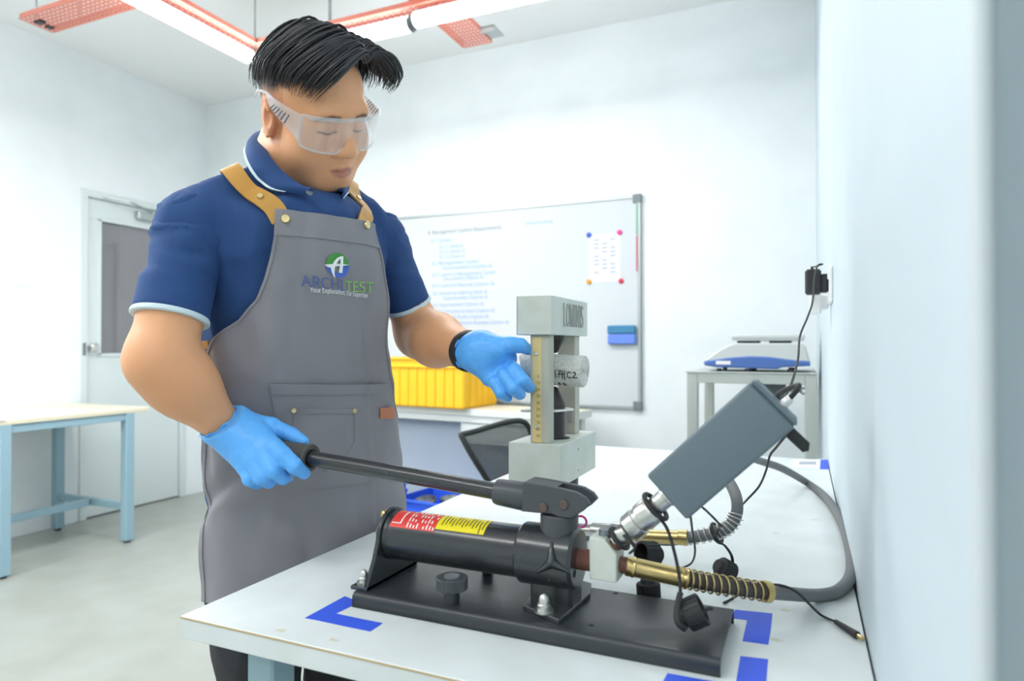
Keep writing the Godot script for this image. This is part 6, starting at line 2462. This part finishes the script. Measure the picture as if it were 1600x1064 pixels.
func apron(t: float, y: float, lift: float) -> Vector3:
	var fold := cloth_noise.get_noise_3d(t * 0.22 + 5.0, y * 0.6, 2.0) * 0.010
	var low := clampf((1.12 - y) / 0.3, 0.0, 1.0)
	fold += sin(t * 6.5 + y * 2.0 + 0.6) * 0.0055 * low
	# creases from the waist tie, and a crease down the chest
	fold += exp(-pow((t - 0.20 - (1.32 - y) * 0.30) / 0.035, 2.0)) * 0.007 * (1.0 - smoothstep(1.08, 1.17, y))
	fold -= exp(-pow((y - 1.02 - t * 0.12) / 0.02, 2.0)) * 0.009 * smoothstep(0.2, -0.6, t)
	fold -= exp(-pow((y - 1.06 - t * 0.16) / 0.016, 2.0)) * 0.007 * smoothstep(0.1, -0.8, t)
	var flare := low * smoothstep(0.5, 1.1, t) * 0.016 + low * smoothstep(-0.7, -1.3, t) * 0.009
	var p := Torso.at(t, y, 0.013 + lift + fold + flare)
	if y < 0.80:
		p.x = minf(p.x, -0.7025 + lift)
	return p


func apron_left(y: float) -> float:
	return deg_to_rad(Torso.ramp(y, [0.70, 0.80, 0.90, 0.95, 1.0, 1.05, 1.09, 1.11, 1.125, 1.14, 1.17, 1.20, 1.23, 1.26, 1.29, 1.32], [-79, -84, -86, -83, -80, -77, -74, -67, -59, -51, -40, -34.5, -31, -28, -26.5, -25.5]))


func apron_right(y: float) -> float:
	return deg_to_rad(Torso.ramp(y, [0.90, 0.95, 1.0, 1.05, 1.10, 1.14, 1.17, 1.20, 1.23, 1.26, 1.29, 1.32], [72, 66, 55, 46, 39, 39, 40, 41, 40, 38, 35, 33.5]))


func apron_sheet(y0: float, y1: float, f0: float, f1: float, lift: float, thick: float, nr := 80, nc := 64) -> ArrayMesh:
	var rows: Array[PackedVector3Array] = []
	for i in nr + 1:
		var y := lerpf(y1, y0, float(i) / nr)
		var a := apron_left(y)
		var e := apron_right(y)
		var line := PackedVector3Array()
		for j in nc + 1:
			line.append(apron(lerpf(a, e, lerpf(f0, f1, float(j) / nc)), y, lift))
		rows.append(line)
	var b := MB.new()
	b.sheet(rows, thick)
	return b.done()


# patch with four corners given as (angle, height)
func apron_patch(tl: Vector2, tr: Vector2, br: Vector2, bl: Vector2, lift: float, thick: float, n := 16) -> ArrayMesh:
	var rows: Array[PackedVector3Array] = []
	for i in n + 1:
		var f := float(i) / n
		var a := tl.lerp(bl, f)
		var e := tr.lerp(br, f)
		var line := PackedVector3Array()
		for j in n + 1:
			var q := a.lerp(e, float(j) / n)
			line.append(apron(q.x, q.y, lift))
		rows.append(line)
	var b := MB.new()
	b.sheet(rows, thick)
	return b.done()


func apron_seam(pts: Array, r: float, lift: float) -> ArrayMesh:
	var path := PackedVector3Array()
	for i in pts.size() - 1:
		for k in 10:
			var q: Vector2 = pts[i].lerp(pts[i + 1], k / 10.0)
			path.append(apron(q.x, q.y, lift))
	path.append(apron(pts[-1].x, pts[-1].y, lift))
	var b := MB.new()
	b.tube(path, r, 6)
	return b.done()


# words printed on the cloth from point a to point b (angle, height)
func apron_words(words: String, a: Vector2, b: Vector2, height: float, lift: float) -> ArrayMesh:
	var arr := text_mesh(words, 0.1, 0.0).get_mesh_arrays()
	var v: PackedVector3Array = arr[Mesh.ARRAY_VERTEX]
	var lo := Vector2(1e9, 1e9)
	var hi := Vector2(-1e9, -1e9)
	for p in v:
		lo = lo.min(Vector2(p.x, p.y))
		hi = hi.max(Vector2(p.x, p.y))
	var nor := PackedVector3Array()
	for i in v.size():
		var u := (v[i].x - lo.x) / (hi.x - lo.x)
		var w := (v[i].y - lo.y) / (hi.y - lo.y)
		var q := a.lerp(b, u)
		v[i] = apron(q.x, q.y + w * height, lift)
		nor.append((v[i] - Torso.centre(v[i].y)).normalized())
	arr[Mesh.ARRAY_VERTEX] = v
	arr[Mesh.ARRAY_NORMAL] = nor
	var m := ArrayMesh.new()
	var clean := []
	clean.resize(Mesh.ARRAY_MAX)
	for k: int in [Mesh.ARRAY_VERTEX, Mesh.ARRAY_NORMAL, Mesh.ARRAY_INDEX]:
		clean[k] = arr[k]
	m.add_surface_from_arrays(Mesh.PRIMITIVE_TRIANGLES, clean)
	return m


# flat emblem piece: outline in units of the badge radius
func apron_shape(c: Vector2, ux: Vector2, uy: Vector2, outline: Array, lift: float) -> ArrayMesh:
	var poly := PackedVector2Array()
	for i in outline.size():
		var p: Vector2 = outline[i]
		poly.append(p)
	var ids := Geometry2D.triangulate_polygon(poly)
	var b := MB.new()
	b.smooth()
	for i in range(0, ids.size(), 3):
		var q: Array[Vector3] = []
		for k in 3:
			var p := poly[ids[i + k]]
			var s := c + ux * p.x + uy * p.y
			q.append(apron(s.x, s.y, lift))
		b.out_tri(q[0], q[1], q[2], Torso.centre(c.y))
	return b.done()


func disc(at: Vector3, out: Vector3, r: float, h: float) -> ArrayMesh:
	var b := MB.new()
	b.lathe(along(at, out), [Vector2(0, 0), Vector2(r, 0), Vector2(r, h * 0.5), Vector2(r * 0.85, h), Vector2(r * 0.3, h), Vector2(0, h * 0.9)], 22)
	return b.done()


func build_apron() -> void:
	var o := part(person, "apron", apron_sheet(0.69, 1.299, 0.0, 1.0, 0.0, 0.0022), M.apron_grey, "plain grey bib apron")
	part(o, "top_hem", apron_sheet(1.262, 1.2993, 0.0, 1.0, 0.0022, 0.002, 8, 40), M.apron_grey)
	part(o, "side_hem", apron_sheet(0.69, 1.262, 0.0, 0.022, 0.002, 0.0018, 80, 3), M.apron_grey)
	part(o, "side_hem", apron_sheet(0.69, 1.262, 0.978, 1.0, 0.002, 0.0018, 80, 3), M.apron_grey)
	# large pocket with a hem, a stitched pen pocket and a leather tab
	var tl: Vector2 = Vector2(-0.6399, 1.0418)
	var tr: Vector2 = Vector2(0.6457, 1.0331)
	var br: Vector2 = Vector2(0.4783, 0.8574)
	var bl: Vector2 = Vector2(-0.6301, 0.8683)
	var pk := part(o, "pocket", apron_patch(tl, tr, br, bl, 0.004, 0.002, 24), M.apron_grey)
	part(pk, "pocket_hem", apron_patch(tl, tr, tr.lerp(br, 0.09), tl.lerp(bl, 0.09), 0.006, 0.0028, 18), M.apron_grey)
	var s := part(pk, "pen_pocket", apron_seam([Vector2(-0.4656, 0.9991), Vector2(-0.4835, 0.9370), Vector2(-0.2165, 0.8917), Vector2(0.1136, 0.9378), Vector2(0.1099, 0.9930)], 0.0008, 0.0056), M.apron_grey)
	part(pk, "pen_pocket", apron_patch(Vector2(-0.4758, 1.0023), Vector2(0.1265, 0.9961), Vector2(0.1237, 0.9884), Vector2(-0.4784, 0.9951), 0.006, 0.0024, 12), M.apron_grey)
	for q: Vector2 in [Vector2(-0.4598, 0.9991), Vector2(0.1022, 0.9931)]:
		var p := apron(q.x, q.y, 0.007)
		part(pk, "rivet", disc(p, p - Torso.centre(p.y), 0.0042, 0.002), M.gold)
	part(o, "leather_tab", apron_patch(Vector2(0.5029, 0.9919), Vector2(0.7357, 0.9896), Vector2(0.7308, 0.9690), Vector2(0.5057, 0.9719), 0.0075, 0.0016, 5), M.leather_tab, "small brown leather tab")
	# printed emblem and words
	var words := part(o, "lettering", apron_words("ARCHI", Vector2(-0.2984, 1.1902), Vector2(0.0726, 1.1863), 0.0165, 0.0042), M.thread_blue, "blue letters ARCHI")
	part(o, "lettering", apron_words("TEST", Vector2(0.1098, 1.1857), Vector2(0.4255, 1.1877), 0.0165, 0.0042), M.thread_green, "green letters TEST")
	part(o, "lettering", apron_words("Your Exploration, Our Expertise", Vector2(-0.2279, 1.1798), Vector2(0.3539, 1.1767), 0.0095, 0.005), M.print_white, "white slogan")
	var c: Vector2 = Vector2(0.0478, 1.2247)
	var ux: Vector2 = Vector2(0.1227, 0.0008)
	var uy: Vector2 = Vector2(0.0100, 0.0187)
	var up := []
	var dn := []
	for i in 25:
		var a := PI * i / 24.0
		up.append(Vector2(cos(a), sin(a)))
		dn.append(Vector2(cos(a + PI), sin(a + PI)))
	up[0] = Vector2(1, 0.02)
	var em := part(o, "emblem", apron_shape(c, ux, uy, up, 0.0032), M.badge_green, "round green and blue emblem with a white letter A")
	part(em, "lower_half", apron_shape(c, ux, uy, dn, 0.0032), M.badge_blue, "blue lower half")
	var shapes := [
		[[515, 345], [640, 325], [700, 315], [960, 318], [840, 345], [700, 365], [600, 395], [560, 385]],
		[[850, 170], [800, 172], [720, 215], [660, 290], [640, 340], [610, 400], [620, 470], [650, 560], [680, 578], [665, 520], [668, 440], [680, 380], [705, 320], [745, 260], [800, 205]],
		[[850, 170], [790, 190], [775, 320], [735, 480], [805, 485], [830, 340]],
	]
	for q in shapes:
		var line := []
		for p in q:
			line.append(Vector2((p[0] - 750.0) / 210.0, -(p[1] - 342.0) / 228.0))
		part(em, "letter_stroke", apron_shape(c, ux, uy, line, 0.0038), M.print_white)
	# leather straps over the shoulders
	var straps := [
		[Vector3(-0.7119, 1.2972, -0.7614), Vector3(-0.7119, 1.3109, -0.7394), Vector3(-0.7219, 1.3270, -0.7272), Vector3(-0.7442, 1.3473, -0.7249), Vector3(-0.7792, 1.3671, -0.7366), Vector3(-0.8217, 1.3839, -0.7615), Vector3(-0.8753, 1.3941, -0.8034), Vector3(-0.9335, 1.3727, -0.8654), Vector3(-0.9632, 1.3206, -0.9512)],
		[Vector3(-0.6877, 1.3066, -0.9303), Vector3(-0.6834, 1.3254, -0.9156), Vector3(-0.6871, 1.3458, -0.9083), Vector3(-0.7012, 1.3654, -0.9129), Vector3(-0.7260, 1.3825, -0.9346), Vector3(-0.7661, 1.3983, -0.9714), Vector3(-0.8266, 1.4009, -1.0213), Vector3(-0.9038, 1.3311, -1.0427)],
	]
	var rivets := [Vector3(-0.7188, 1.3254, -0.7253), Vector3(-0.6852, 1.3437, -0.9092)]
	for i in 2:
		var path := curve(straps[i], 6)
		var l := PackedVector3Array()
		var rr := PackedVector3Array()
		var pts := PackedVector3Array()
		for p in path:
			pts.append(onto(shirt_field, p, 0.007))
		# the lower end goes behind the bib corner
		var end: Vector2 = [Vector2(-0.4101, 1.2834), Vector2(0.3847, 1.2841)][i]
		pts[0] = apron(end.x, end.y, -0.003)
		pts[1] = pts[0].lerp(pts[2], 0.5)
		for k in 10:
			var soft := pts.duplicate()
			for j in range(1, pts.size() - 1):
				soft[j] = pts[j] * 0.5 + (pts[j - 1] + pts[j + 1]) * 0.25
			pts = soft
		for j in range(3, pts.size()):
			pts[j] += grad(shirt_field, pts[j]) * maxf(0.0, 0.0055 - field(shirt_field, pts[j]))
		for j in pts.size():
			var t := (pts[mini(j + 1, pts.size() - 1)] - pts[maxi(j - 1, 0)]).normalized()
			var nn := grad(shirt_field, pts[j])
			var sd := t.cross(nn).normalized() * 0.0145
			l.append(pts[j] - sd)
			rr.append(pts[j] + sd)
		var rows: Array[PackedVector3Array] = [l, pts, rr]
		var b := MB.new()
		b.sheet(rows, 0.003)
		var st := part(o, "shoulder_strap", b.done(), M.leather_tan, "tan leather strap")
		var rp := onto(shirt_field, rivets[i], 0.0085)
		part(st, "rivet", disc(rp, grad(shirt_field, rp), 0.0048, 0.0025), M.gold)
		var k: Vector2 = [Vector2(-0.3754, 1.2856), Vector2(0.4235, 1.2928)][i]
		var kp := apron(k.x, k.y, 0.0036)
		part(o, "snap_button", disc(kp, kp - Torso.centre(kp.y), 0.0066, 0.003), M.gold, "round gold snap")
	# waist tie
	var tie: Array[PackedVector3Array] = [PackedVector3Array(), PackedVector3Array()]
	for i in 16:
		var t := deg_to_rad(lerpf(-72.0, -175.0, i / 15.0))
		tie[0].append(Torso.at(t, 1.108 - 0.004 * i / 15.0, 0.012))
		tie[1].append(Torso.at(t, 1.096 - 0.004 * i / 15.0, 0.012))
	var wt := MB.new()
	wt.sheet(tie, 0.003)
	part(o, "waist_tie", wt.done(), M.leather_tan)
	s.set_meta("label", "stitched pen pocket outline")


# --------------------------------------------------------- gloves

func fingers(chain: Array, ra: float, rb: float, k := 0.008) -> Array[Prim]:
	var out: Array[Prim] = []
	var n := chain.size() - 1
	for i in n:
		out.append(cap(chain[i], chain[i + 1], lerpf(ra, rb, float(i) / n), lerpf(ra, rb, float(i + 1) / n), 0.0035 if i == 0 else 0.0025))
	return out


func glove_fold(p: Vector3) -> float:
	return cloth_noise.get_noise_3d(p.x * 2.0 + 9.0, p.y * 3.0, p.z * 2.0) * 0.0016


func build_gloves() -> void:
	# right hand closed over the lever grip
	var c: Vector3 = Vector3(-0.7814, 0.9835, -0.7284)
	var f: Array[Prim] = [
		cap(RW.lerp(RE, 0.10), c, 0.0315, 0.030, 0.01),
		cap(c, Vector3(-0.7160, 0.9670, -0.7376), 0.025, 0.0150, 0.02), cap(c, Vector3(-0.7074, 0.9526, -0.7251), 0.024, 0.0150, 0.02), cap(c, Vector3(-0.7146, 0.9370, -0.7167), 0.023, 0.0142, 0.02), cap(Vector3(-0.7814, 0.9740, -0.7285), Vector3(-0.7324, 0.9282, -0.7177), 0.022, 0.0130, 0.02),
		cap(c, Vector3(-0.7447, 0.9813, -0.7467), 0.024, 0.0150, 0.02),
	]
	f.append_array(fingers([Vector3(-0.7060, 0.9628, -0.7311), Vector3(-0.6700, 0.9480, -0.7230), Vector3(-0.6508, 0.9317, -0.7273), Vector3(-0.6490, 0.9200, -0.7434)], 0.0142, 0.0092))
	f.append_array(fingers([Vector3(-0.7045, 0.9497, -0.7210), Vector3(-0.6787, 0.9263, -0.7151), Vector3(-0.6773, 0.9128, -0.7311), Vector3(-0.6898, 0.9091, -0.7562)], 0.0138, 0.0088))
	f.append_array(fingers([Vector3(-0.7124, 0.9367, -0.7133), Vector3(-0.6957, 0.9167, -0.7109), Vector3(-0.6985, 0.9063, -0.7273), Vector3(-0.7099, 0.9054, -0.7518)], 0.0130, 0.0085))
	f.append_array(fingers([Vector3(-0.7302, 0.9280, -0.7143), Vector3(-0.7174, 0.9122, -0.7113), Vector3(-0.7212, 0.9035, -0.7272), Vector3(-0.7316, 0.9042, -0.7488)], 0.0118, 0.0078))
	f.append_array(fingers([Vector3(-0.7505, 0.9848, -0.7474), Vector3(-0.7226, 0.9800, -0.7597), Vector3(-0.6991, 0.9686, -0.7701), Vector3(-0.6760, 0.9582, -0.7727)], 0.0160, 0.0090))
	f.append(half(RW.lerp(RE, 0.055), RE - RW, 0.002))
	var lo: Vector3 = RW - Vector3(0.12, 0.16, 0.12)
	var g := surface_nets(f, 0.0027, lo, lo + Vector3(0.28, 0.26, 0.28), 3, 0.002)
	var o := part(person, "glove", to_mesh([g]), M.nitrile_blue, "blue glove gripping the lever")
	var ring := PackedVector3Array()
	var k := along(RW.lerp(RE, 0.06), RE - RW)
	for i in 30:
		ring.append(k * Vector3(cos(TAU * i / 30) * 0.0312, 0.0015 * sin(i * 1.7), sin(TAU * i / 30) * 0.0312))
	var b := MB.new()
	b.loop(ring, 0.0017, 8, 1.0, RE - RW)
	part(o, "glove_bead", b.done(), M.nitrile_blue)
	# left hand steadying the core
	c = Vector3(-0.4845, 1.0895, -0.9779)
	f = [
		cap(LW.lerp(LE, 0.05), c, 0.0315, 0.029, 0.01),
		cap(c, Vector3(-0.4470, 1.0821, -0.9922), 0.028, 0.0175, 0.02), cap(c, Vector3(-0.4483, 1.0686, -0.9874), 0.027, 0.0160, 0.02), cap(c, Vector3(-0.4563, 1.0572, -0.9796), 0.026, 0.0145, 0.02), cap(c, Vector3(-0.4652, 1.0491, -0.9693), 0.025, 0.0135, 0.02),
		ell(Vector3(-0.4567, 1.0949, -0.9660), Vector3(0.027, 0.018, 0.02), Basis.IDENTITY, 0.018),
	]
	f.append_array(fingers([Vector3(-0.4674, 1.0516, -0.9836), Vector3(-0.4482, 1.0420, -0.9527), Vector3(-0.4348, 1.0265, -0.9479), Vector3(-0.4314, 1.0195, -0.9625)], 0.0104, 0.0086))
	f.append_array(fingers([Vector3(-0.4548, 1.0611, -0.9890), Vector3(-0.4335, 1.0544, -0.9547), Vector3(-0.4149, 1.0340, -0.9478), Vector3(-0.4096, 1.0242, -0.9633)], 0.0112, 0.0094))
	f.append_array(fingers([Vector3(-0.4431, 1.0695, -0.9962), Vector3(-0.4201, 1.0633, -0.9671), Vector3(-0.4026, 1.0457, -0.9596), Vector3(-0.4010, 1.0344, -0.9823)], 0.0116, 0.0098))
	f.append_array(fingers([Vector3(-0.4474, 1.0714, -1.0009), Vector3(-0.4330, 1.0476, -1.0183), Vector3(-0.4234, 1.0328, -1.0402), Vector3(-0.4077, 1.0248, -1.0537)], 0.0135, 0.0088))
	f.append_array(fingers([Vector3(-0.4594, 1.1011, -0.9691), Vector3(-0.4289, 1.1021, -0.9694), Vector3(-0.4154, 1.1011, -0.9797), Vector3(-0.4110, 1.0948, -1.0013)], 0.0160, 0.0102))
	f.append(half(LW.lerp(LE, 0.012), LE - LW, 0.002))
	lo = LW - Vector3(0.10, 0.16, 0.16)
	g = surface_nets(f, 0.0027, lo, lo + Vector3(0.30, 0.26, 0.30), 3, 0.002)
	o = part(person, "glove", to_mesh([g]), M.nitrile_blue, "blue glove steadying the stone core")
	ring = PackedVector3Array()
	k = along(LW.lerp(LE, 0.014), LE - LW)
	for i in 30:
		ring.append(k * Vector3(cos(TAU * i / 30) * 0.0318, 0.002 * sin(i * 1.3), sin(TAU * i / 30) * 0.0318))
	b = MB.new()
	b.loop(ring, 0.0017, 8, 1.0, LE - LW)
	part(o, "glove_bead", b.done(), M.nitrile_blue)
	# wrist band behind the left glove
	k = along(LW.lerp(LE, 0.045), LE - LW)
	b = MB.new()
	var r := 0.0338
	b.lathe(k, [Vector2(r - 0.003, -0.0085), Vector2(r, -0.0085), Vector2(r + 0.0012, -0.006), Vector2(r + 0.0012, 0.006), Vector2(r, 0.0085), Vector2(r - 0.003, 0.0085)], 40)
	var wb := part(person, "wristband", b.done(), M.rubber, "black rubber wristband")
	for i in 40:
		var a := TAU * i / 40
		if i % 2 == 0:
			b = MB.new()
			b.box(k * Transform3D(Basis(Vector3.UP, a), Vector3(cos(a) * (r + 0.0012), 0, -sin(a) * (r + 0.0012))), Vector3(0.0008, 0.002, 0.002), 0.0003)
			part(wb, "strap_hole", b.done(), M.ink)


# --------------------------------------------------------- hair and goggles

func hair_point(u: Vector3, h: float) -> Vector3:
	# a direction from the middle of the skull, lifted off the scalp
	var c := Vector3(0, 0.035, -0.012)
	var d := u.normalized()
	var rad := Vector3(0.079, 0.092, 0.097)
	var l := 1.0 / sqrt(pow(d.x / rad.x, 2) + pow(d.y / rad.y, 2) + pow(d.z / rad.z, 2))
	return c + d * (l + h)


func build_hair() -> void:
	var f: Array[Prim] = [ell(Vector3(0.004, 0.046, -0.014), Vector3(0.0805, 0.0935, 0.0955)), half(Vector3(0, 0.092, 0.034), Vector3(0, -0.68, 0.73), 0.012)]
	var cap_q := moved(surface_nets(f, 0.004, Vector3(-0.12, -0.06, -0.16), Vector3(0.12, 0.17, 0.12)), head_xf)
	var o := part(person, "hair", to_mesh([cap_q]), M.hair_black, "short black hair swept from a parting over faded sides")
	var rnd := rng(5)
	var b := MB.new()
	# guide strands from the parting outwards, front to back
	var right := [
		[Vector3(0.042, 0.104, 0.074), Vector3(0.024, 0.121, 0.090), Vector3(-0.016, 0.106, 0.103), Vector3(-0.046, 0.072, 0.094), Vector3(-0.060, 0.044, 0.074)],
		[Vector3(0.042, 0.112, 0.060), Vector3(0.012, 0.136, 0.066), Vector3(-0.040, 0.116, 0.070), Vector3(-0.074, 0.078, 0.052), Vector3(-0.078, 0.046, 0.046)],
		[Vector3(0.036, 0.122, 0.030), Vector3(0.006, 0.143, 0.026), Vector3(-0.046, 0.122, 0.024), Vector3(-0.083, 0.082, 0.012), Vector3(-0.085, 0.044, 0.014)],
		[Vector3(0.028, 0.128, 0.0), Vector3(0.0, 0.140, -0.014), Vector3(-0.044, 0.116, -0.020), Vector3(-0.084, 0.076, -0.026), Vector3(-0.087, 0.036, -0.022)],
		[Vector3(0.014, 0.126, -0.04), Vector3(-0.010, 0.128, -0.06), Vector3(-0.044, 0.100, -0.07), Vector3(-0.072, 0.060, -0.07), Vector3(-0.076, 0.022, -0.062)],
		[Vector3(0.004, 0.112, -0.072), Vector3(-0.006, 0.104, -0.088), Vector3(-0.026, 0.074, -0.100), Vector3(-0.040, 0.040, -0.106), Vector3(-0.040, 0.0, -0.100)],
	]
	var left := [
		[Vector3(0.042, 0.104, 0.074), Vector3(0.058, 0.120, 0.082), Vector3(0.082, 0.110, 0.090), Vector3(0.097, 0.082, 0.096), Vector3(0.080, 0.060, 0.094)],
		[Vector3(0.042, 0.112, 0.060), Vector3(0.062, 0.126, 0.062), Vector3(0.087, 0.106, 0.068), Vector3(0.098, 0.078, 0.074), Vector3(0.086, 0.056, 0.070)],
		[Vector3(0.036, 0.122, 0.030), Vector3(0.060, 0.130, 0.026), Vector3(0.084, 0.106, 0.026), Vector3(0.094, 0.072, 0.022), Vector3(0.088, 0.044, 0.020)],
		[Vector3(0.028, 0.128, 0.0), Vector3(0.050, 0.130, -0.012), Vector3(0.078, 0.104, -0.018), Vector3(0.089, 0.066, -0.022), Vector3(0.087, 0.034, -0.020)],
		[Vector3(0.014, 0.126, -0.04), Vector3(0.030, 0.124, -0.062), Vector3(0.056, 0.096, -0.072), Vector3(0.074, 0.056, -0.072), Vector3(0.076, 0.02, -0.062)],
		[Vector3(0.004, 0.112, -0.072), Vector3(0.012, 0.104, -0.088), Vector3(0.028, 0.074, -0.100), Vector3(0.040, 0.040, -0.106), Vector3(0.040, 0.0, -0.100)],
	]
	var mid := Vector3(0.002, 0.035, -0.01)
	for i in 950:
		var guides: Array = right if i % 5 < 3 else left
		var q := rnd.randf() * (guides.size() - 1)
		var gi := mini(int(q), guides.size() - 2)
		var depth := 1.0 - 0.16 * pow(rnd.randf(), 1.6)
		var jit := Vector3(rnd.randfn(0, 0.0028), rnd.randfn(0, 0.0024), rnd.randfn(0, 0.0028))
		var cut := rnd.randf_range(0.84, 1.0)
		var ctrl := []
		for k in 5:
			var p: Vector3 = guides[gi][k].lerp(guides[gi + 1][k], q - gi)
			p = mid + (p - mid) * lerpf(1.0, depth, 0.35 + 0.65 * sin(PI * k / 4.0)) + jit * (0.4 + 0.35 * k) + Vector3(rnd.randfn(0, 0.0011), rnd.randfn(0, 0.0011), rnd.randfn(0, 0.0011))
			ctrl.append(head_xf * p)
		var path := curve(ctrl, 4)
		var keep := maxi(8, int(path.size() * cut))
		path.resize(keep)
		var r0 := rnd.randf_range(0.0009, 0.0027) if i % 7 else 0.0006
		var rad := []
		for j in keep:
			var t := float(j) / (keep - 1)
			rad.append(maxf(0.00025, r0 * (0.55 + 0.6 * sin(PI * clampf(t * 0.85 + 0.1, 0, 1))) * (1.0 - 0.85 * smoothstep(0.6, 1.0, t))))
		b.tube(path, rad, 5, true, 0.8)
	part(o, "hair_locks", b.done(), M.hair_black).set_meta("kind", "stuff")


func lens_point(u: float, v: float) -> Vector3:
	# u across (-1 his right, 1 his left), v from bottom 0 to top 1
	var x := sin(u * 1.15) / sin(1.15) * 0.076
	var z := 0.108 - 0.034 * (1.0 - cos(u * 1.15)) / (1.0 - cos(1.15))
	var lo := -0.036 + 0.010 * pow(absf(u), 3.0)
	lo = lerpf(lo, -0.012, exp(-pow(u / 0.16, 2.0)))
	var y := lerpf(lo, 0.024, v)
	return Vector3(x, y, z - 0.008 * (1.0 - v))


func build_goggles() -> void:
	var rows: Array[PackedVector3Array] = []
	for i in 9:
		var line := PackedVector3Array()
		for j in 49:
			line.append(head_xf * lens_point(-1.0 + j / 24.0, 1.0 - i / 8.0))
		rows.append(line)
	var b := MB.new()
	b.sheet(rows, 0.0018)
	var o := part(person, "safety_goggles", b.done(), M.goggle_lens, "clear plastic safety goggles")
	# rim
	var rim := PackedVector3Array()
	for j in 49:
		rim.append(head_xf * lens_point(-1.0 + j / 24.0, 1.0))
	for i in range(1, 8):
		rim.append(head_xf * lens_point(1.0, 1.0 - i / 8.0))
	for j in 49:
		rim.append(head_xf * lens_point(1.0 - j / 24.0, 0.0))
	for i in range(1, 8):
		rim.append(head_xf * lens_point(-1.0, i / 8.0))
	b = MB.new()
	b.loop(rim, 0.0021, 8, 1.0, head_xf.basis.z.normalized())
	part(o, "lens_rim", b.done(), M.goggle_frame)
	var bar := PackedVector3Array()
	for j in 41:
		bar.append(head_xf * (lens_point(-0.9 + j * 0.045, 0.94) + Vector3(0, 0, 0.002)))
	b = MB.new()
	b.tube(bar, 0.0024, 8, true, 0.6)
	part(o, "brow_bar", b.done(), M.goggle_frame)
	for s: float in [-1.0, 1.0]:
		var a1 := lens_point(s, 0.98)
		var a0 := lens_point(s, 0.1)
		var e := Vector3(s * 0.085, 0.030, -0.012)
		var q: Array[PackedVector3Array] = []
		for i in 5:
			var line := PackedVector3Array()
			for j in 13:
				var t := j / 12.0
				var top := a1.lerp(e + Vector3(0, 0.004, 0), t)
				var low := a0.lerp(e - Vector3(0, 0.005, 0), pow(t, 0.62))
				var p := top.lerp(low, i / 4.0)
				p.x += s * 0.006 * sin(t * PI)
				line.append(head_xf * p)
			q.append(line)
		b = MB.new()
		b.sheet(q, 0.0022)
		var arm := part(o, "temple_arm", b.done(), M.goggle_frame, "wide clear side arm")
		for k in 6:
			var t := 0.16 + 0.075 * k
			var top := a1.lerp(e, t).lerp(a0.lerp(e, pow(t, 0.62)), 0.2)
			var low := a1.lerp(e, t).lerp(a0.lerp(e, pow(t, 0.62)), 0.78)
			top.x += s * (0.0075 + 0.006 * sin(t * PI))
			low.x += s * (0.0075 + 0.006 * sin(t * PI))
			b = MB.new()
			b.tube(PackedVector3Array([head_xf * top, head_xf * top.lerp(low, 0.5), head_xf * low]), 0.0013, 6, true, 0.5)
			part(arm, "vent_slot", b.done(), M.goggle_slot)
		b = MB.new()
		b.tube(curve([head_xf * e, head_xf * (e + Vector3(0, -0.002, -0.02)), head_xf * (e + Vector3(s * -0.002, -0.018, -0.036))], 5), 0.0022, 8)
		part(arm, "ear_hook", b.done(), M.goggle_frame)
